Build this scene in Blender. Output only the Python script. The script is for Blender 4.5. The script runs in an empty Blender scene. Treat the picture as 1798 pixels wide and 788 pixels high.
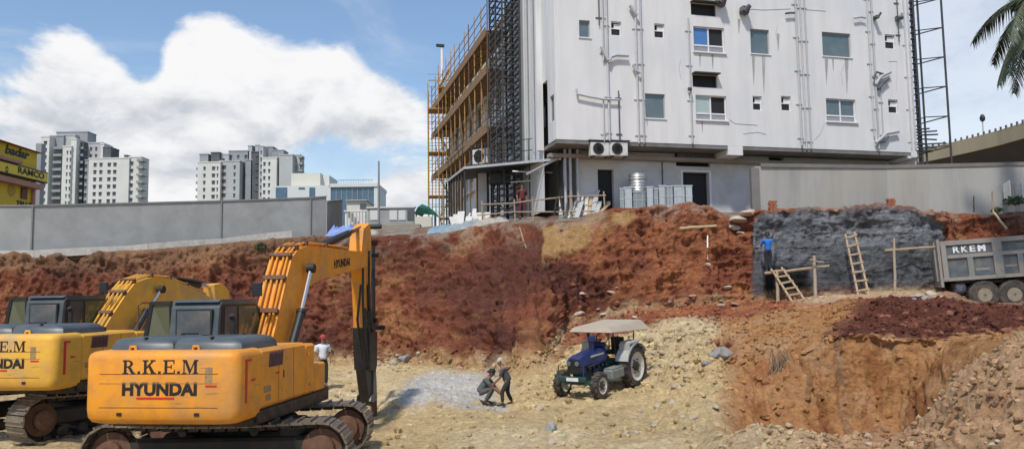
import bpy, math, random
import numpy as np
from mathutils import Vector, Matrix
from mathutils.bvhtree import BVHTree
R = math.radians
rnd = random.Random(7)
SC = bpy.context.scene
COL = SC.collection
# ---------------------------------------------------------------- camera
W0, H0, F0 = 1798.0, 788.0, 1411.0
CAMZ = 3.05
CAMROT = Matrix.Rotation(R(90 + 5.1), 3, 'X') @ Matrix.Rotation(R(-0.8), 3, 'Z')
cam = bpy.data.cameras.new('camera'); co = bpy.data.objects.new('camera', cam); COL.objects.link(co)
co.location = (0, 0, CAMZ); co.rotation_euler = CAMROT.to_euler()
cam.sensor_width = 36; cam.sensor_fit = 'HORIZONTAL'; cam.lens = F0 / W0 * 36
cam.clip_start = 0.2; cam.clip_end = 9000
SC.camera = co
C0 = Vector((0, 0, CAMZ))
def ray(px, py):
    return (CAMROT @ Vector(((px - W0/2)/F0, (H0/2 - py)/F0, -1))).normalized()
def P(px, py, D):
    d = ray(px, py); return C0 + d*(D/d.y)
def PZ(px, py, D): return P(px, py, D).z
def hit_plane(px, py, p0, n):
    d = ray(px, py); t = (p0 - C0).dot(n)/d.dot(n); return C0 + d*t
# ---------------------------------------------------------------- numpy noise
def _h(ix, iy, iz, s):
    n = (ix*374761393 + iy*668265263 + iz*2147483647 + s*974634777) & 0xFFFFFFFF
    n = ((n ^ (n >> 13))*1274126177) & 0xFFFFFFFF
    n = ((n ^ (n >> 16))*2246822519) & 0xFFFFFFFF
    return ((n ^ (n >> 15)) & 0xFFFFFF)/float(0xFFFFFF)*2 - 1
def vnoise(p, s=0):
    i = np.floor(p).astype(np.int64); f = p - i; u = f*f*f*(f*(f*6-15)+10)
    x, y, z = i[:, 0], i[:, 1], i[:, 2]; r = 0
    for dx in (0, 1):
        wx = u[:, 0] if dx else 1-u[:, 0]
        for dy in (0, 1):
            wy = u[:, 1] if dy else 1-u[:, 1]
            for dz in (0, 1):
                wz = u[:, 2] if dz else 1-u[:, 2]
                r = r + wx*wy*wz*_h(x+dx, y+dy, z+dz, s)
    return r
def fbm(p, sc, octv=4, s=0, g=.5, rid=False):
    p = p*sc; a = 1; t = 0; r = 0
    for k in range(octv):
        v = vnoise(p + k*17.3, s+k)
        if rid: v = 1 - 2*np.abs(v)
        r = r + a*v; t += a; a *= g; p = p*2.03
    return r/t
# ---------------------------------------------------------------- materials
MATS = {}
def nodes(m):
    m.use_nodes = True; nt = m.node_tree
    return nt, nt.nodes, nt.links, nt.nodes['Principled BSDF']
def mat(name, c, rough=.7, metal=0., c2=None, sc=3., amt=.5, bump=0., bsc=40., streak=False, spec=None, coat=0., c3=None, sc3=1., amt3=.3, scratch=None):
    """Weathered paint/concrete: base colour c broken up by stains of colour c2 (noise), optional third large blotches."""
    if name in MATS: return MATS[name]
    m = bpy.data.materials.new(name); nt, N, L, b = nodes(m)
    b.inputs['Roughness'].default_value = rough; b.inputs['Metallic'].default_value = metal
    if spec is not None: b.inputs['Specular IOR Level'].default_value = spec
    if coat: b.inputs['Coat Weight'].default_value = coat
    c = tuple(c) + (1,)
    if c2 is None:
        c2 = tuple(x*.72 for x in c[:3])
    tc = N.new('ShaderNodeTexCoord'); mp = N.new('ShaderNodeMapping')
    L.new(tc.outputs['Object'], mp.inputs['Vector'])
    if streak: mp.inputs['Scale'].default_value = (1, 1, .12)
    nz = N.new('ShaderNodeTexNoise'); nz.inputs['Scale'].default_value = sc; nz.inputs['Detail'].default_value = 8; nz.inputs['Roughness'].default_value = .65
    L.new(mp.outputs[0], nz.inputs['Vector'])
    mr = N.new('ShaderNodeMapRange'); mr.inputs[1].default_value = .42; mr.inputs[2].default_value = .72; mr.inputs[4].default_value = amt
    L.new(nz.outputs[0], mr.inputs[0])
    mx = N.new('ShaderNodeMix'); mx.data_type = 'RGBA'; mx.inputs[6].default_value = c; mx.inputs[7].default_value = tuple(c2) + (1,)
    L.new(mr.outputs[0], mx.inputs[0]); out = mx.outputs[2]
    if c3 is not None:
        n3 = N.new('ShaderNodeTexNoise'); n3.inputs['Scale'].default_value = sc3; n3.inputs['Detail'].default_value = 5
        L.new(tc.outputs['Object'], n3.inputs['Vector'])
        m3 = N.new('ShaderNodeMapRange'); m3.inputs[1].default_value = .5; m3.inputs[2].default_value = .68; m3.inputs[4].default_value = amt3
        L.new(n3.outputs[0], m3.inputs[0])
        x3 = N.new('ShaderNodeMix'); x3.data_type = 'RGBA'; L.new(out, x3.inputs[6]); x3.inputs[7].default_value = tuple(c3) + (1,)
        L.new(m3.outputs[0], x3.inputs[0]); out = x3.outputs[2]
    if scratch is not None:      # scuffs dragged along the panel, with ragged thresholds
        for scl, vec, thr, col_ in ((5, (1, .35, 5), .66, scratch), (14, (.3, .12, 7), .70, tuple(q_*.6 for q_ in scratch))):
            ms = N.new('ShaderNodeMapping'); ms.inputs['Scale'].default_value = vec; L.new(tc.outputs['Object'], ms.inputs['Vector'])
            ns_ = N.new('ShaderNodeTexNoise'); ns_.inputs['Scale'].default_value = scl; ns_.inputs['Detail'].default_value = 6; ns_.inputs['Roughness'].default_value = .7; L.new(ms.outputs[0], ns_.inputs['Vector'])
            mr_ = N.new('ShaderNodeMapRange'); mr_.inputs[1].default_value = thr-.03; mr_.inputs[2].default_value = thr+.03; mr_.inputs[4].default_value = .8; L.new(ns_.outputs[0], mr_.inputs[0])
            xs_ = N.new('ShaderNodeMix'); xs_.data_type = 'RGBA'; L.new(mr_.outputs[0], xs_.inputs[0]); L.new(out, xs_.inputs[6]); xs_.inputs[7].default_value = tuple(col_) + (1,); out = xs_.outputs[2]
    L.new(out, b.inputs['Base Color'])
    if bump:
        nb = N.new('ShaderNodeTexNoise'); nb.inputs['Scale'].default_value = bsc; nb.inputs['Detail'].default_value = 6
        L.new(tc.outputs['Object'], nb.inputs['Vector'])
        bp = N.new('ShaderNodeBump'); bp.inputs['Strength'].default_value = bump; bp.inputs['Distance'].default_value = .03
        L.new(nb.outputs[0], bp.inputs['Height']); L.new(bp.outputs[0], b.inputs['Normal'])
    MATS[name] = m; return m
# ---------------------------------------------------------------- mesh builder
PM = {}   # world matrices of the empties that parent parts
class MB:
    def __init__(s): s.v = []; s.f = []; s.m = []
    def add(s, vs, fs, mi=0):
        o = len(s.v); s.v += [tuple(q) for q in vs]; s.f += [tuple(i+o for i in q) for q in fs]; s.m += [mi]*len(fs); return s
    def box(s, c, d, rot=None, mi=0, bev=0):
        hx, hy, hz = d[0]/2, d[1]/2, d[2]/2
        if bev:
            b = min(bev, hx*.45, hy*.45, hz*.45); vs = []; 
            for sx in (-1, 1):
                for sy in (-1, 1):
                    for sz in (-1, 1):
                        vs += [Vector((sx*(hx-b), sy*(hy-b), sz*hz)), Vector((sx*(hx-b), sy*hy, sz*(hz-b))), Vector((sx*hx, sy*(hy-b), sz*(hz-b)))]
            def I(sx, sy, sz, k): return ((sx*2+sy)*2+sz)*3+k
            fs = []
            for k, o in ((0, (1, 2)), (1, (0, 2)), (2, (0, 1))):
                pass
            for z in (0, 1): q = [I(0,0,z,0), I(1,0,z,0), I(1,1,z,0), I(0,1,z,0)]; fs.append(q if z else q[::-1])
            for y in (0, 1): q = [I(0,y,0,1), I(1,y,0,1), I(1,y,1,1), I(0,y,1,1)]; fs.append(q[::-1] if y else q)
            for x in (0, 1): q = [I(x,0,0,2), I(x,1,0,2), I(x,1,1,2), I(x,0,1,2)]; fs.append(q if x else q[::-1])
            for z in (0, 1):
                for y in (0, 1): fs.append([I(0,y,z,0), I(1,y,z,0), I(1,y,z,1), I(0,y,z,1)])
                for x in (0, 1): fs.append([I(x,0,z,0), I(x,1,z,0), I(x,1,z,2), I(x,0,z,2)])
            for y in (0, 1):
                for x in (0, 1): fs.append([I(x,y,0,1), I(x,y,1,1), I(x,y,1,2), I(x,y,0,2)])
            for x in (0, 1):
                for y in (0, 1):
                    for z in (0, 1): fs.append([I(x,y,z,0), I(x,y,z,1), I(x,y,z,2)])
        else:
            vs = [Vector((x, y, z)) for x in (-hx, hx) for y in (-hy, hy) for z in (-hz, hz)]
            fs = [(0,1,3,2), (4,6,7,5), (0,4,5,1), (2,3,7,6), (0,2,6,4), (1,5,7,3)]
        if rot is not None: vs = [rot @ q for q in vs]
        c = Vector(c); return s.add([q + c for q in vs], fs, mi)
    def box2(s, a, b, mi=0, bev=0):
        a = Vector(a); b = Vector(b); return s.box((a+b)/2, [abs(b[i]-a[i]) for i in range(3)], None, mi, bev)
    def beam(s, p, q, w, h, mi=0, up=(0, 0, 1)):
        p = Vector(p); q = Vector(q); z = (q-p); L = z.length; z.normalize(); u = Vector(up)
        x = u.cross(z)
        if x.length < 1e-3: x = Vector((1, 0, 0)).cross(z)
        x.normalize(); y = z.cross(x)
        return s.box((p+q)/2, (w, h, L), Matrix((x, y, z)).transposed(), mi)
    def tube(s, pts, r, n=8, mi=0, cap=True):
        pts = [Vector(p) for p in pts]; k = len(pts); rs = r if isinstance(r, (list, tuple)) else [r]*k
        vs = []; t0 = (pts[1]-pts[0]).normalized(); a = Vector((0, 0, 1)) if abs(t0.z) < .9 else Vector((1, 0, 0))
        x = a.cross(t0).normalized()
        for i in range(k):
            t = (pts[min(i+1, k-1)] - pts[max(i-1, 0)]).normalized()
            x = (x - t*x.dot(t)).normalized(); y = t.cross(x)
            for j in range(n):
                g = 2*math.pi*j/n; vs.append(pts[i] + (x*math.cos(g) + y*math.sin(g))*rs[i])
        fs = [(i*n+j, i*n+(j+1) % n, (i+1)*n+(j+1) % n, (i+1)*n+j) for i in range(k-1) for j in range(n)]
        if cap: fs += [tuple(range(n))[::-1], tuple(range((k-1)*n, k*n))]
        return s.add(vs, fs, mi)
    def prism(s, poly, h0, h1, ax='y', mi=0):
        """poly: 2-D outline; ax = extrusion axis. y: poly=(x,z); z: poly=(x,y); x: poly=(y,z)"""
        def mk(a, b, h): return (a, h, b) if ax == 'y' else ((a, b, h) if ax == 'z' else (h, a, b))
        n = len(poly); vs = [mk(a, b, h0) for a, b in poly] + [mk(a, b, h1) for a, b in poly]
        fs = [tuple(range(n))[::-1], tuple(range(n, 2*n))] + [(i, (i+1) % n, n+(i+1) % n, n+i) for i in range(n)]
        return s.add(vs, fs, mi)
    def lathe(s, c, ax, prof, n=24, mi=0, cap=True):
        """prof: list of (radius, offset along ax)"""
        c = Vector(c); z = Vector(ax).normalized(); a = Vector((0, 0, 1)) if abs(z.z) < .9 else Vector((1, 0, 0))
        x = a.cross(z).normalized(); y = z.cross(x); vs = []
        for r_, h in prof:
            for j in range(n):
                g = 2*math.pi*j/n; vs.append(c + z*h + (x*math.cos(g)+y*math.sin(g))*r_)
        k = len(prof)
        fs = [(i*n+j, i*n+(j+1) % n, (i+1)*n+(j+1) % n, (i+1)*n+j) for i in range(k-1) for j in range(n)]
        if cap: fs += [tuple(range(n))[::-1], tuple(range((k-1)*n, k*n))]
        return s.add(vs, fs, mi)
    def loft(s, rings, mi=0, cap=True):
        n = len(rings[0]); vs = [q for r_ in rings for q in r_]
        fs = [(i*n+j, i*n+(j+1) % n, (i+1)*n+(j+1) % n, (i+1)*n+j) for i in range(len(rings)-1) for j in range(n)]
        if cap: fs += [tuple(range(n))[::-1], tuple(range((len(rings)-1)*n, len(rings)*n))]
        return s.add(vs, fs, mi)
    def build(s, name, mats, parent=None, smooth=False, world=False, jit=0):
        """world=True: coordinates are world ones and are moved into the parent's frame"""
        me = bpy.data.meshes.new(name); vs = s.v
        if jit: vs = [(x+rnd.uniform(-jit, jit), y+rnd.uniform(-jit, jit), z+rnd.uniform(-jit, jit)) for x, y, z in vs]
        if world and parent is not None:
            M = PM[parent.name].inverted(); vs = [tuple(M @ Vector(q)) for q in vs]
        me.from_pydata(vs, [], s.f)
        if not isinstance(mats, (list, tuple)): mats = [mats]
        for m in mats: me.materials.append(m)
        me.polygons.foreach_set('material_index', s.m)
        import bmesh
        bm = bmesh.new(); bm.from_mesh(me); bmesh.ops.recalc_face_normals(bm, faces=bm.faces); bm.to_mesh(me); bm.free()
        if smooth:
            me.polygons.foreach_set('use_smooth', [True]*len(me.polygons))
            me.set_sharp_from_angle(angle=R(38))
        o = bpy.data.objects.new(name, me); COL.objects.link(o)
        if parent is not None:
            o.parent = parent
            PM[o.name] = PM.get(parent.name, Matrix())
        return o
def tag(o, label=None, cat=None, group=None, kind=None):
    if label: o['label'] = label
    if cat: o['category'] = cat
    if group: o['group'] = group
    if kind: o['kind'] = kind
    return o
def empty(name, label, cat, loc=(0, 0, 0), rz=0., group=None):
    o = bpy.data.objects.new(name, None); COL.objects.link(o); o.empty_display_size = .2
    o.location = loc; o.rotation_euler = (0, 0, rz)
    PM[o.name] = Matrix.Translation(Vector(loc)) @ Matrix.Rotation(rz, 4, 'Z')
    return tag(o, label, cat, group)
def copy_tree(o, parent=None):
    c = o.copy(); COL.objects.link(c)
    if parent is not None: c.parent = parent
    for ch in list(o.children): copy_tree(ch, c)
    return c
def text_mb(mb, s, size, M, bold=0., ext=.004, mi=0, width=None):
    cu = bpy.data.curves.new('t', 'FONT'); cu.body = s; cu.size = size; cu.offset = bold; cu.extrude = ext; cu.resolution_u = 3
    cu.align_x = 'CENTER'
    ob = bpy.data.objects.new('t', cu); COL.objects.link(ob)
    dg = bpy.context.evaluated_depsgraph_get(); me = bpy.data.meshes.new_from_object(ob.evaluated_get(dg))
    xs = [v.co.x for v in me.vertices]; w = max(xs)-min(xs); k = (width/w) if width else 1; xc = (max(xs)+min(xs))/2
    mb.add([M @ Vector(((v.co.x-xc)*k, v.co.y, v.co.z)) for v in me.vertices], [tuple(p.vertices) for p in me.polygons], mi)
    bpy.data.objects.remove(ob); bpy.data.curves.remove(cu); bpy.data.meshes.remove(me)
def frame(o, xd, yd, off=(0, 0, 0)):
    """matrix whose local x runs along xd, y along yd"""
    x = Vector(xd).normalized(); y = Vector(yd).normalized(); z = x.cross(y)
    return Matrix.Translation(Vector(o)) @ Matrix((x, y, z)).transposed().to_4x4()
# ---------------------------------------------------------------- shared materials
DUST = (.36, .25, .15)
yellow = mat('yellow_paint', (.80, .31, .022), .5, 0, (.50, .20, .05), 3.5, .7, .12, 14, c3=(.38, .24, .12), sc3=1.6, amt3=.45, spec=.35, scratch=(.13, .07, .03))
yellow2 = mat('pale_yellow_paint', (.78, .42, .05), .55, 0, (.55, .28, .08), 3, .7, .12, 14, c3=(.42, .30, .17), sc3=1.2, amt3=.65, spec=.3, scratch=(.2, .12, .05))
bluegrey = mat('blue_grey_paint', (.062, .078, .088), .42, 0, (.15, .15, .14), 3, .5, .04)
blackp = mat('black_steel', (.012, .012, .013), .5, 0, (.045, .035, .028), 5, .6, .1)
blackm = mat('grimy_track_steel', (.028, .024, .021), .6, .3, (.16, .11, .075), 5, .55, .3, 30)
shoem = mat('worn_track_steel', (.17, .14, .115), .5, .4, (.4, .31, .2), 6, .7, .2)
rustm = mat('rust_brown', (.12, .055, .03), .8, 0, (.2, .12, .08), 6, .6, .2)
chrome = mat('chrome_rod', (.75, .75, .76), .18, 1, (.6, .58, .55), 5, .3)
rubber = mat('rubber_hose', (.015, .015, .016), .6, 0, (.07, .055, .04), 6, .5)
tyre_m = mat('dusty_tyre', (.035, .032, .03), .85, 0, (.17, .125, .085), 4, .8, .3, 25)
glass = mat('dark_glass', (.05, .065, .07), .08, 0, (.12, .13, .12), 2, .5, spec=.8)
glass_t = mat('tinted_pane', (.10, .14, .15), .08, 0, (.2, .22, .2), 1.5, .5, spec=.8)
decal_blk = mat('black_decal', (.01, .008, .008), .6, 0, (.03, .02, .012), 6, .3)
decal_red = mat('red_decal', (.55, .02, .015), .5, 0, (.4, .05, .02), 6, .4)
decal_grey = mat('faded_decal', (.25, .17, .1), .7, 0, (.5, .3, .08), 12, .8)
vent_m = mat('purple_grey_grille', (.09, .04, .05), .6, 0, (.2, .1, .06), 8, .5)
wood = mat('pale_timber', (.46, .34, .21), .8, 0, (.26, .18, .11), 6, .6, .1)
bamboo = mat('weathered_pole_wood', (.38, .29, .2), .8, 0, (.2, .14, .09), 6, .6, .1)
white_m = mat('white_paint', (.75, .75, .74), .6, 0, (.5, .49, .46), 3, .5)
conc = mat('grey_concrete', (.34, .345, .34), .85, 0, (.23, .23, .225), 1.1, .8, .2, 25, c3=(.26, .265, .255), sc3=.45, amt3=.55)
conc_d = mat('dark_concrete', (.16, .155, .15), .9, 0, (.25, .23, .2), 1.5, .6, .2)
concb = mat('broken_concrete', (.5, .46, .42), .9, 0, (.33, .2, .13), 3, .7, .3)
# ================================================================ sky, sun
SUN_EL, SUN_AZ = 56, 200     # azimuth clockwise from +Y: behind the camera, a little to the left
def world():
    w = bpy.data.worlds.new('World'); SC.world = w; w.use_nodes = True; nt = w.node_tree; N = nt.nodes; L = nt.links
    N.clear(); out = N.new('ShaderNodeOutputWorld')
    sky = N.new('ShaderNodeTexSky'); sky.sky_type = 'NISHITA'; sky.sun_disc = False
    sky.sun_elevation = R(SUN_EL); sky.sun_rotation = R(SUN_AZ); sky.air_density = 1.25; sky.dust_density = .3; sky.ozone_density = 5.0
    b1 = N.new('ShaderNodeBackground'); b1.inputs[1].default_value = .108; L.new(sky.outputs[0], b1.inputs[0])
    tc = N.new('ShaderNodeTexCoord'); V = tc.outputs['Generated']
    def vm(op, a, b=None):
        n = N.new('ShaderNodeVectorMath'); n.operation = op
        for i, q in enumerate((a, b)):
            if q is None: continue
            if isinstance(q, (tuple, Vector)): n.inputs[i].default_value = tuple(q)
            else: L.new(q, n.inputs[i])
        return n.outputs['Value'] if op == 'DISTANCE' else n.outputs[0]
    def ma(op, a, b=0., c=None, clamp=False):
        n = N.new('ShaderNodeMath'); n.operation = op; n.use_clamp = clamp
        for i, q in enumerate((a, b, c)):
            if q is None: continue
            if isinstance(q, (int, float)): n.inputs[i].default_value = q
            else: L.new(q, n.inputs[i])
        return n.outputs[0]
    def noise(vec, sc, det=8, rough=.55, dist=0.):
        n = N.new('ShaderNodeTexNoise'); n.inputs['Scale'].default_value = sc; n.inputs['Detail'].default_value = det
        n.inputs['Roughness'].default_value = rough; n.inputs['Distortion'].default_value = dist; L.new(vec, n.inputs['Vector']); return n.outputs[0]
    def mrange(v, a, b, c, d, sm=True):
        n = N.new('ShaderNodeMapRange'); n.interpolation_type = 'SMOOTHSTEP' if sm else 'LINEAR'
        for i, q in enumerate((a, b, c, d)): n.inputs[i+1].default_value = q
        L.new(v, n.inputs[0]); return n.outputs[0]
    sv = vm('MULTIPLY', V, (1, 1, 1.9))
    warp = N.new('ShaderNodeTexNoise'); warp.inputs['Scale'].default_value = 7; warp.inputs['Detail'].default_value = 3; L.new(V, warp.inputs['Vector'])
    wv = vm('ADD', sv, vm('MULTIPLY', vm('SUBTRACT', warp.outputs[1], (.5, .5, .5)), (.09, .09, .09)))
    n1 = noise(wv, 5.5, 12, .60)
    puff = noise(vm('ADD', wv, (3.1, 1.7, .4)), 17, 8, .62)
    fld = ma('ADD', ma('MULTIPLY', n1, 1.05), ma('MULTIPLY', puff, .55))
    lit = None
    # cumulus heaps: (direction, radius, amount); negative ones are the clear gaps
    heaps = [(90, 190, .14, .30), (180, 120, .10, .30), (140, 70, .06, .16), (335, 85, .065, .30), (400, 130, .09, .30), (330, 220, .14, .30), (520, 170, .13, .32), (440, 240, .14, .22),
             (575, 100, .06, .28), (640, 150, .09, .30), (700, 200, .07, .28), (80, 300, .14, .22), (300, 330, .10, .26), (690, 335, .06, .30), (740, 345, .06, .26),
             (40, 30, .08, -.10), (600, 285, .06, -.30), (500, 305, .07, -.25), (700, 265, .05, -.25), (620, 10, .12, -.45), (480, 10, .09, -.35), (745, 95, .08, -.5), (265, 125, .035, -.34), (235, 70, .05, -.36), (250, 15, .10, -.30), (110, 0, .08, -.2),
             (1740, 60, .2, -.35), (1740, 200, .16, -.10), (800, 10, .1, -.3), (10, 110, .06, -.15)]
    for x, y, r_, g in heaps:
        fld = ma('ADD', fld, mrange(vm('DISTANCE', V, ray(x, y)), 0, r_*1.25, g, 0))
    mask = mrange(fld, .80, 1.12, 0, 1)
    up = vm('ADD', wv, (0, -.01, .05)); n2 = noise(up, 5.5, 12, .60)
    p2 = noise(vm('ADD', up, (3.1, 1.7, .4)), 17, 8, .62)
    shade = ma('ADD', ma('MULTIPLY', ma('SUBTRACT', n1, n2), 2.6), ma('MULTIPLY', ma('SUBTRACT', puff, p2), .7))
    shade = ma('ADD', shade, ma('MULTIPLY', ma('SUBTRACT', noise(vm('ADD', sv, (7, 2, 5)), 5, 5, .5), .5), .9))
    for x, y, r_, g in [(330, 262, .08, -.42), (200, 240, .08, -.26), (100, 255, .09, -.20), (620, 220, .08, -.42), (430, 268, .06, -.3), (410, 205, .05, .34), (190, 85, .08, .3), (560, 110, .08, .3), (400, 90, .07, .25), (650, 120, .06, .25), (470, 150, .06, -.16), (350, 170, .06, .1), (250, 330, .1, .2)]:
        shade = ma('ADD', shade, mrange(vm('DISTANCE', V, ray(x, y)), 0, r_*1.3, g, 0))
    lum = mrange(shade, -.85, .22, 0, 1)
    cr = N.new('ShaderNodeMix'); cr.data_type = 'RGBA'; cr.inputs[6].default_value = (.55, .58, .65, 1); cr.inputs[7].default_value = (.98, .98, .99, 1)
    L.new(lum, cr.inputs[0])
    b2 = N.new('ShaderNodeBackground'); b2.inputs[1].default_value = .72; L.new(cr.outputs[2], b2.inputs[0])
    # thin high veil that pales the blue
    veil = mrange(noise(vm('MULTIPLY', V, (1, 1, 3.2)), 3.0, 7, .6, .6), .46, .80, .03, .50)
    low = N.new('ShaderNodeSeparateXYZ'); L.new(V, low.inputs[0])
    hor = mrange(low.outputs[2], .25, .0, 0, .35)
    rgt = mrange(vm('DISTANCE', V, ray(1780, 180)), .1, .38, .62, 0)
    mm = ma('MAXIMUM', mask, ma('MAXIMUM', rgt, ma('ADD', veil, hor, clamp=True)))
    mix = N.new('ShaderNodeMixShader'); L.new(mm, mix.inputs[0]); L.new(b1.outputs[0], mix.inputs[1]); L.new(b2.outputs[0], mix.inputs[2])
    L.new(mix.outputs[0], out.inputs[0])
world()
sl = bpy.data.lights.new('sun', 'SUN'); sl.energy = 2.7; sl.angle = R(4.5); sl.color = (1, .955, .88)
so = bpy.data.objects.new('sun', sl); COL.objects.link(so)
sdir = Vector((math.sin(R(SUN_AZ))*math.cos(R(SUN_EL)), math.cos(R(SUN_AZ))*math.cos(R(SUN_EL)), math.sin(R(SUN_EL))))
so.rotation_euler = sdir.to_track_quat('Z', 'Y').to_euler(); so.location = sdir*60
SC.view_settings.view_transform = 'Standard'; SC.view_settings.look = 'None'; SC.view_settings.gamma = 1; SC.view_settings.exposure = 0.42
SC.view_settings.use_curve_mapping = False
SC.render.engine = 'CYCLES'; SC.cycles.max_bounces = 6; SC.cycles.use_denoising = True

# ================================================================ terrain
# stations: azimuth (given as photo column), then for each feature line (distance, height); a height over 20 is read as a sight line to that photo row
T = {
 -600: [(9,.3),(14,.1),(18,.3),(24,.35),(27,.4),(29,.5),(31,.9),(33,5.2)],
 -150: [(9,.2),(14,.1),(18,.35),(24,.35),(27,.5),(29,.5),(32,1.0),(34.8,5.2)],
 0:    [(9,.1),(14,.1),(18,.35),(24,.35),(27.5,.3),(30,.5),(33,1.0),(35.6,448)],
 150:  [(9,.1),(14,.1),(18,.3),(24,.2),(28,.3),(31,.4),(34,.8),(36.8,443)],
 300:  [(9,.1),(14,.1),(18,.15),(24,.1),(29,.2),(32,.3),(35,.5),(38.0,436)],
 450:  [(9,.1),(14,.1),(18,.1),(24,.05),(29,.1),(33,.2),(36,.4),(39.0,424)],
 560:  [(9,.1),(14,.1),(18,.1),(24,.0),(29,.1),(33.5,.1),(36.5,.3),(39.4,417)],
 640:  [(9,.1),(14,.1),(18,.05),(22.6,-.42),(28,.05),(33,.1),(36.2,.3),(39.3,416)],
 700:  [(9,.1),(14,.1),(18,.0),(22.6,-.18),(26,.1),(32,.1),(35.6,.2),(39.0,416)],
 760:  [(9,.1),(14,.1),(18,.0),(21.5,-.05),(26,-.1),(31,.05),(34.2,.2),(38.4,414)],
 830:  [(9,.15),(14,.15),(18,.1),(22,.0),(25,-.30),(29,-.1),(32.5,.1),(37.8,404)],
 880:  [(9,.2),(14,.2),(18,.1),(22,-.05),(25,-.35),(27,-.15),(30.0,.3),(37.4,393)],
 930:  [(9,.2),(14,.2),(18,.15),(22,.05),(24.5,.1),(26,.1),(28.6,.7),(37.0,393)],
 955:  [(9,.25),(14,.2),(18,.15),(22,.05),(25,.05),(26.6,.2),(29.4,.9),(36.6,391)],
 1000: [(9,.3),(14,.2),(18,.1),(22,.0),(27,.3),(29.5,1.0),(32.5,578),(36.0,388)],
 1060: [(9,.35),(14,.25),(18,.1),(22,.0),(27.5,.4),(30,1.3),(33.0,562),(35.9,370)],
 1130: [(9,.4),(14,.3),(18,.1),(22.5,.0),(26.6,.7),(28.7,576),(33.0,550),(36.0,362)],
 1200: [(9,.45),(13.5,.35),(18,.15),(22.0,.3),(26,1.5),(29,562),(33.5,541),(36.2,359)],
 1250: [(9,.6),(13,.65),(17,.25),(21,.25),(25,1.4),(28.5,566),(33.8,536),(35.7,364)],
 1290: [(9,.75),(12.8,752),(16,.0),(20.4,-.1),(23.3,648),(27.6,566),(34,531),(35.4,382)],
 1316: [(9,.8),(12.7,745),(15.5,-.2),(20.3,-.4),(23.2,645),(27.4,562),(34,530),(35.3,372)],
 1328: [(9,.8),(12.6,742),(15.5,-.3),(20.2,-.5),(23.0,640),(27.4,558),(34.1,529),(34.9,370)],
 1380: [(9,.85),(12.3,742),(15,-.4),(20.2,-.6),(22.6,628),(27.4,550),(34.3,527),(34.8,366)],
 1430: [(9,.85),(12,752),(14.5,-.5),(20.9,-.9),(22.2,610),(27.2,543),(34.4,522),(34.8,364)],
 1480: [(9,.85),(12,757),(14,-.5),(20.8,-.9),(21.9,600),(26.5,537),(34.4,519),(34.8,366)],
 1560: [(9,.9),(11.7,755),(14,-.6),(20.4,-.9),(21.5,600),(26,534),(34.3,516),(34.8,362)],
 1600: [(8.5,.95),(11.4,738),(13.8,-.3),(19.8,-.7),(21.2,600),(26,533),(34.2,514),(34.7,366)],
 1645: [(8.2,1.1),(11,690),(13.4,.6),(18.6,.3),(20.9,602),(25.5,534),(34.2,513),(34.7,372)],
 1664: [(8,1.2),(10.9,672),(13.2,.9),(18.4,.8),(20.7,602),(25.5,535),(34.0,512),(36.2,372)],
 1720: [(7.5,1.4),(10.4,632),(13.5,1.6),(18,610),(20.3,598),(25,541),(34.5,530),(36.0,378)],
 1798: [(7,1.6),(10,596),(13.5,2.3),(17.5,594),(20,584),(24.5,545),(34.0,532),(35.6,372)],
 1950: [(7,1.7),(10,2.6),(13.5,2.5),(17.5,2.2),(20,2.2),(24.5,2.4),(33.6,2.3),(35.4,6.6)],
 2400: [(7,1.8),(10,2.6),(13.5,2.5),(17.5,2.2),(20,2.2),(24.5,2.3),(33.6,2.3),(35.4,6.6)],
}
GZ = 7.05
K8 = {-600: 5.3, 0: 5.5, 300: 6.0, 560: 6.5, 700: 6.75, 880: 6.95, 1000: GZ, 1300: GZ, 1330: 6.7, 2400: 6.7}
T[-2600] = T[-600]; T[4300] = T[2400]
def pchip(xs, ys, xq):
    xs = np.array(xs, float); ys = np.array(ys, float); h = np.diff(xs); d = np.diff(ys)/h; m = np.zeros(len(xs))
    for i in range(1, len(xs)-1):
        if d[i-1]*d[i] > 0: w1 = 2*h[i]+h[i-1]; w2 = h[i]+2*h[i-1]; m[i] = (w1+w2)/(w1/d[i-1]+w2/d[i])
    m[0] = d[0]; m[-1] = d[-1]
    i = np.clip(np.searchsorted(xs, xq)-1, 0, len(xs)-2); t = (xq-xs[i])/h[i]
    return ((2*t**3-3*t**2+1)*ys[i] + (t**3-2*t**2+t)*h[i]*m[i] + (-2*t**3+3*t**2)*ys[i+1] + (t**3-t**2)*h[i]*m[i+1])
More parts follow.
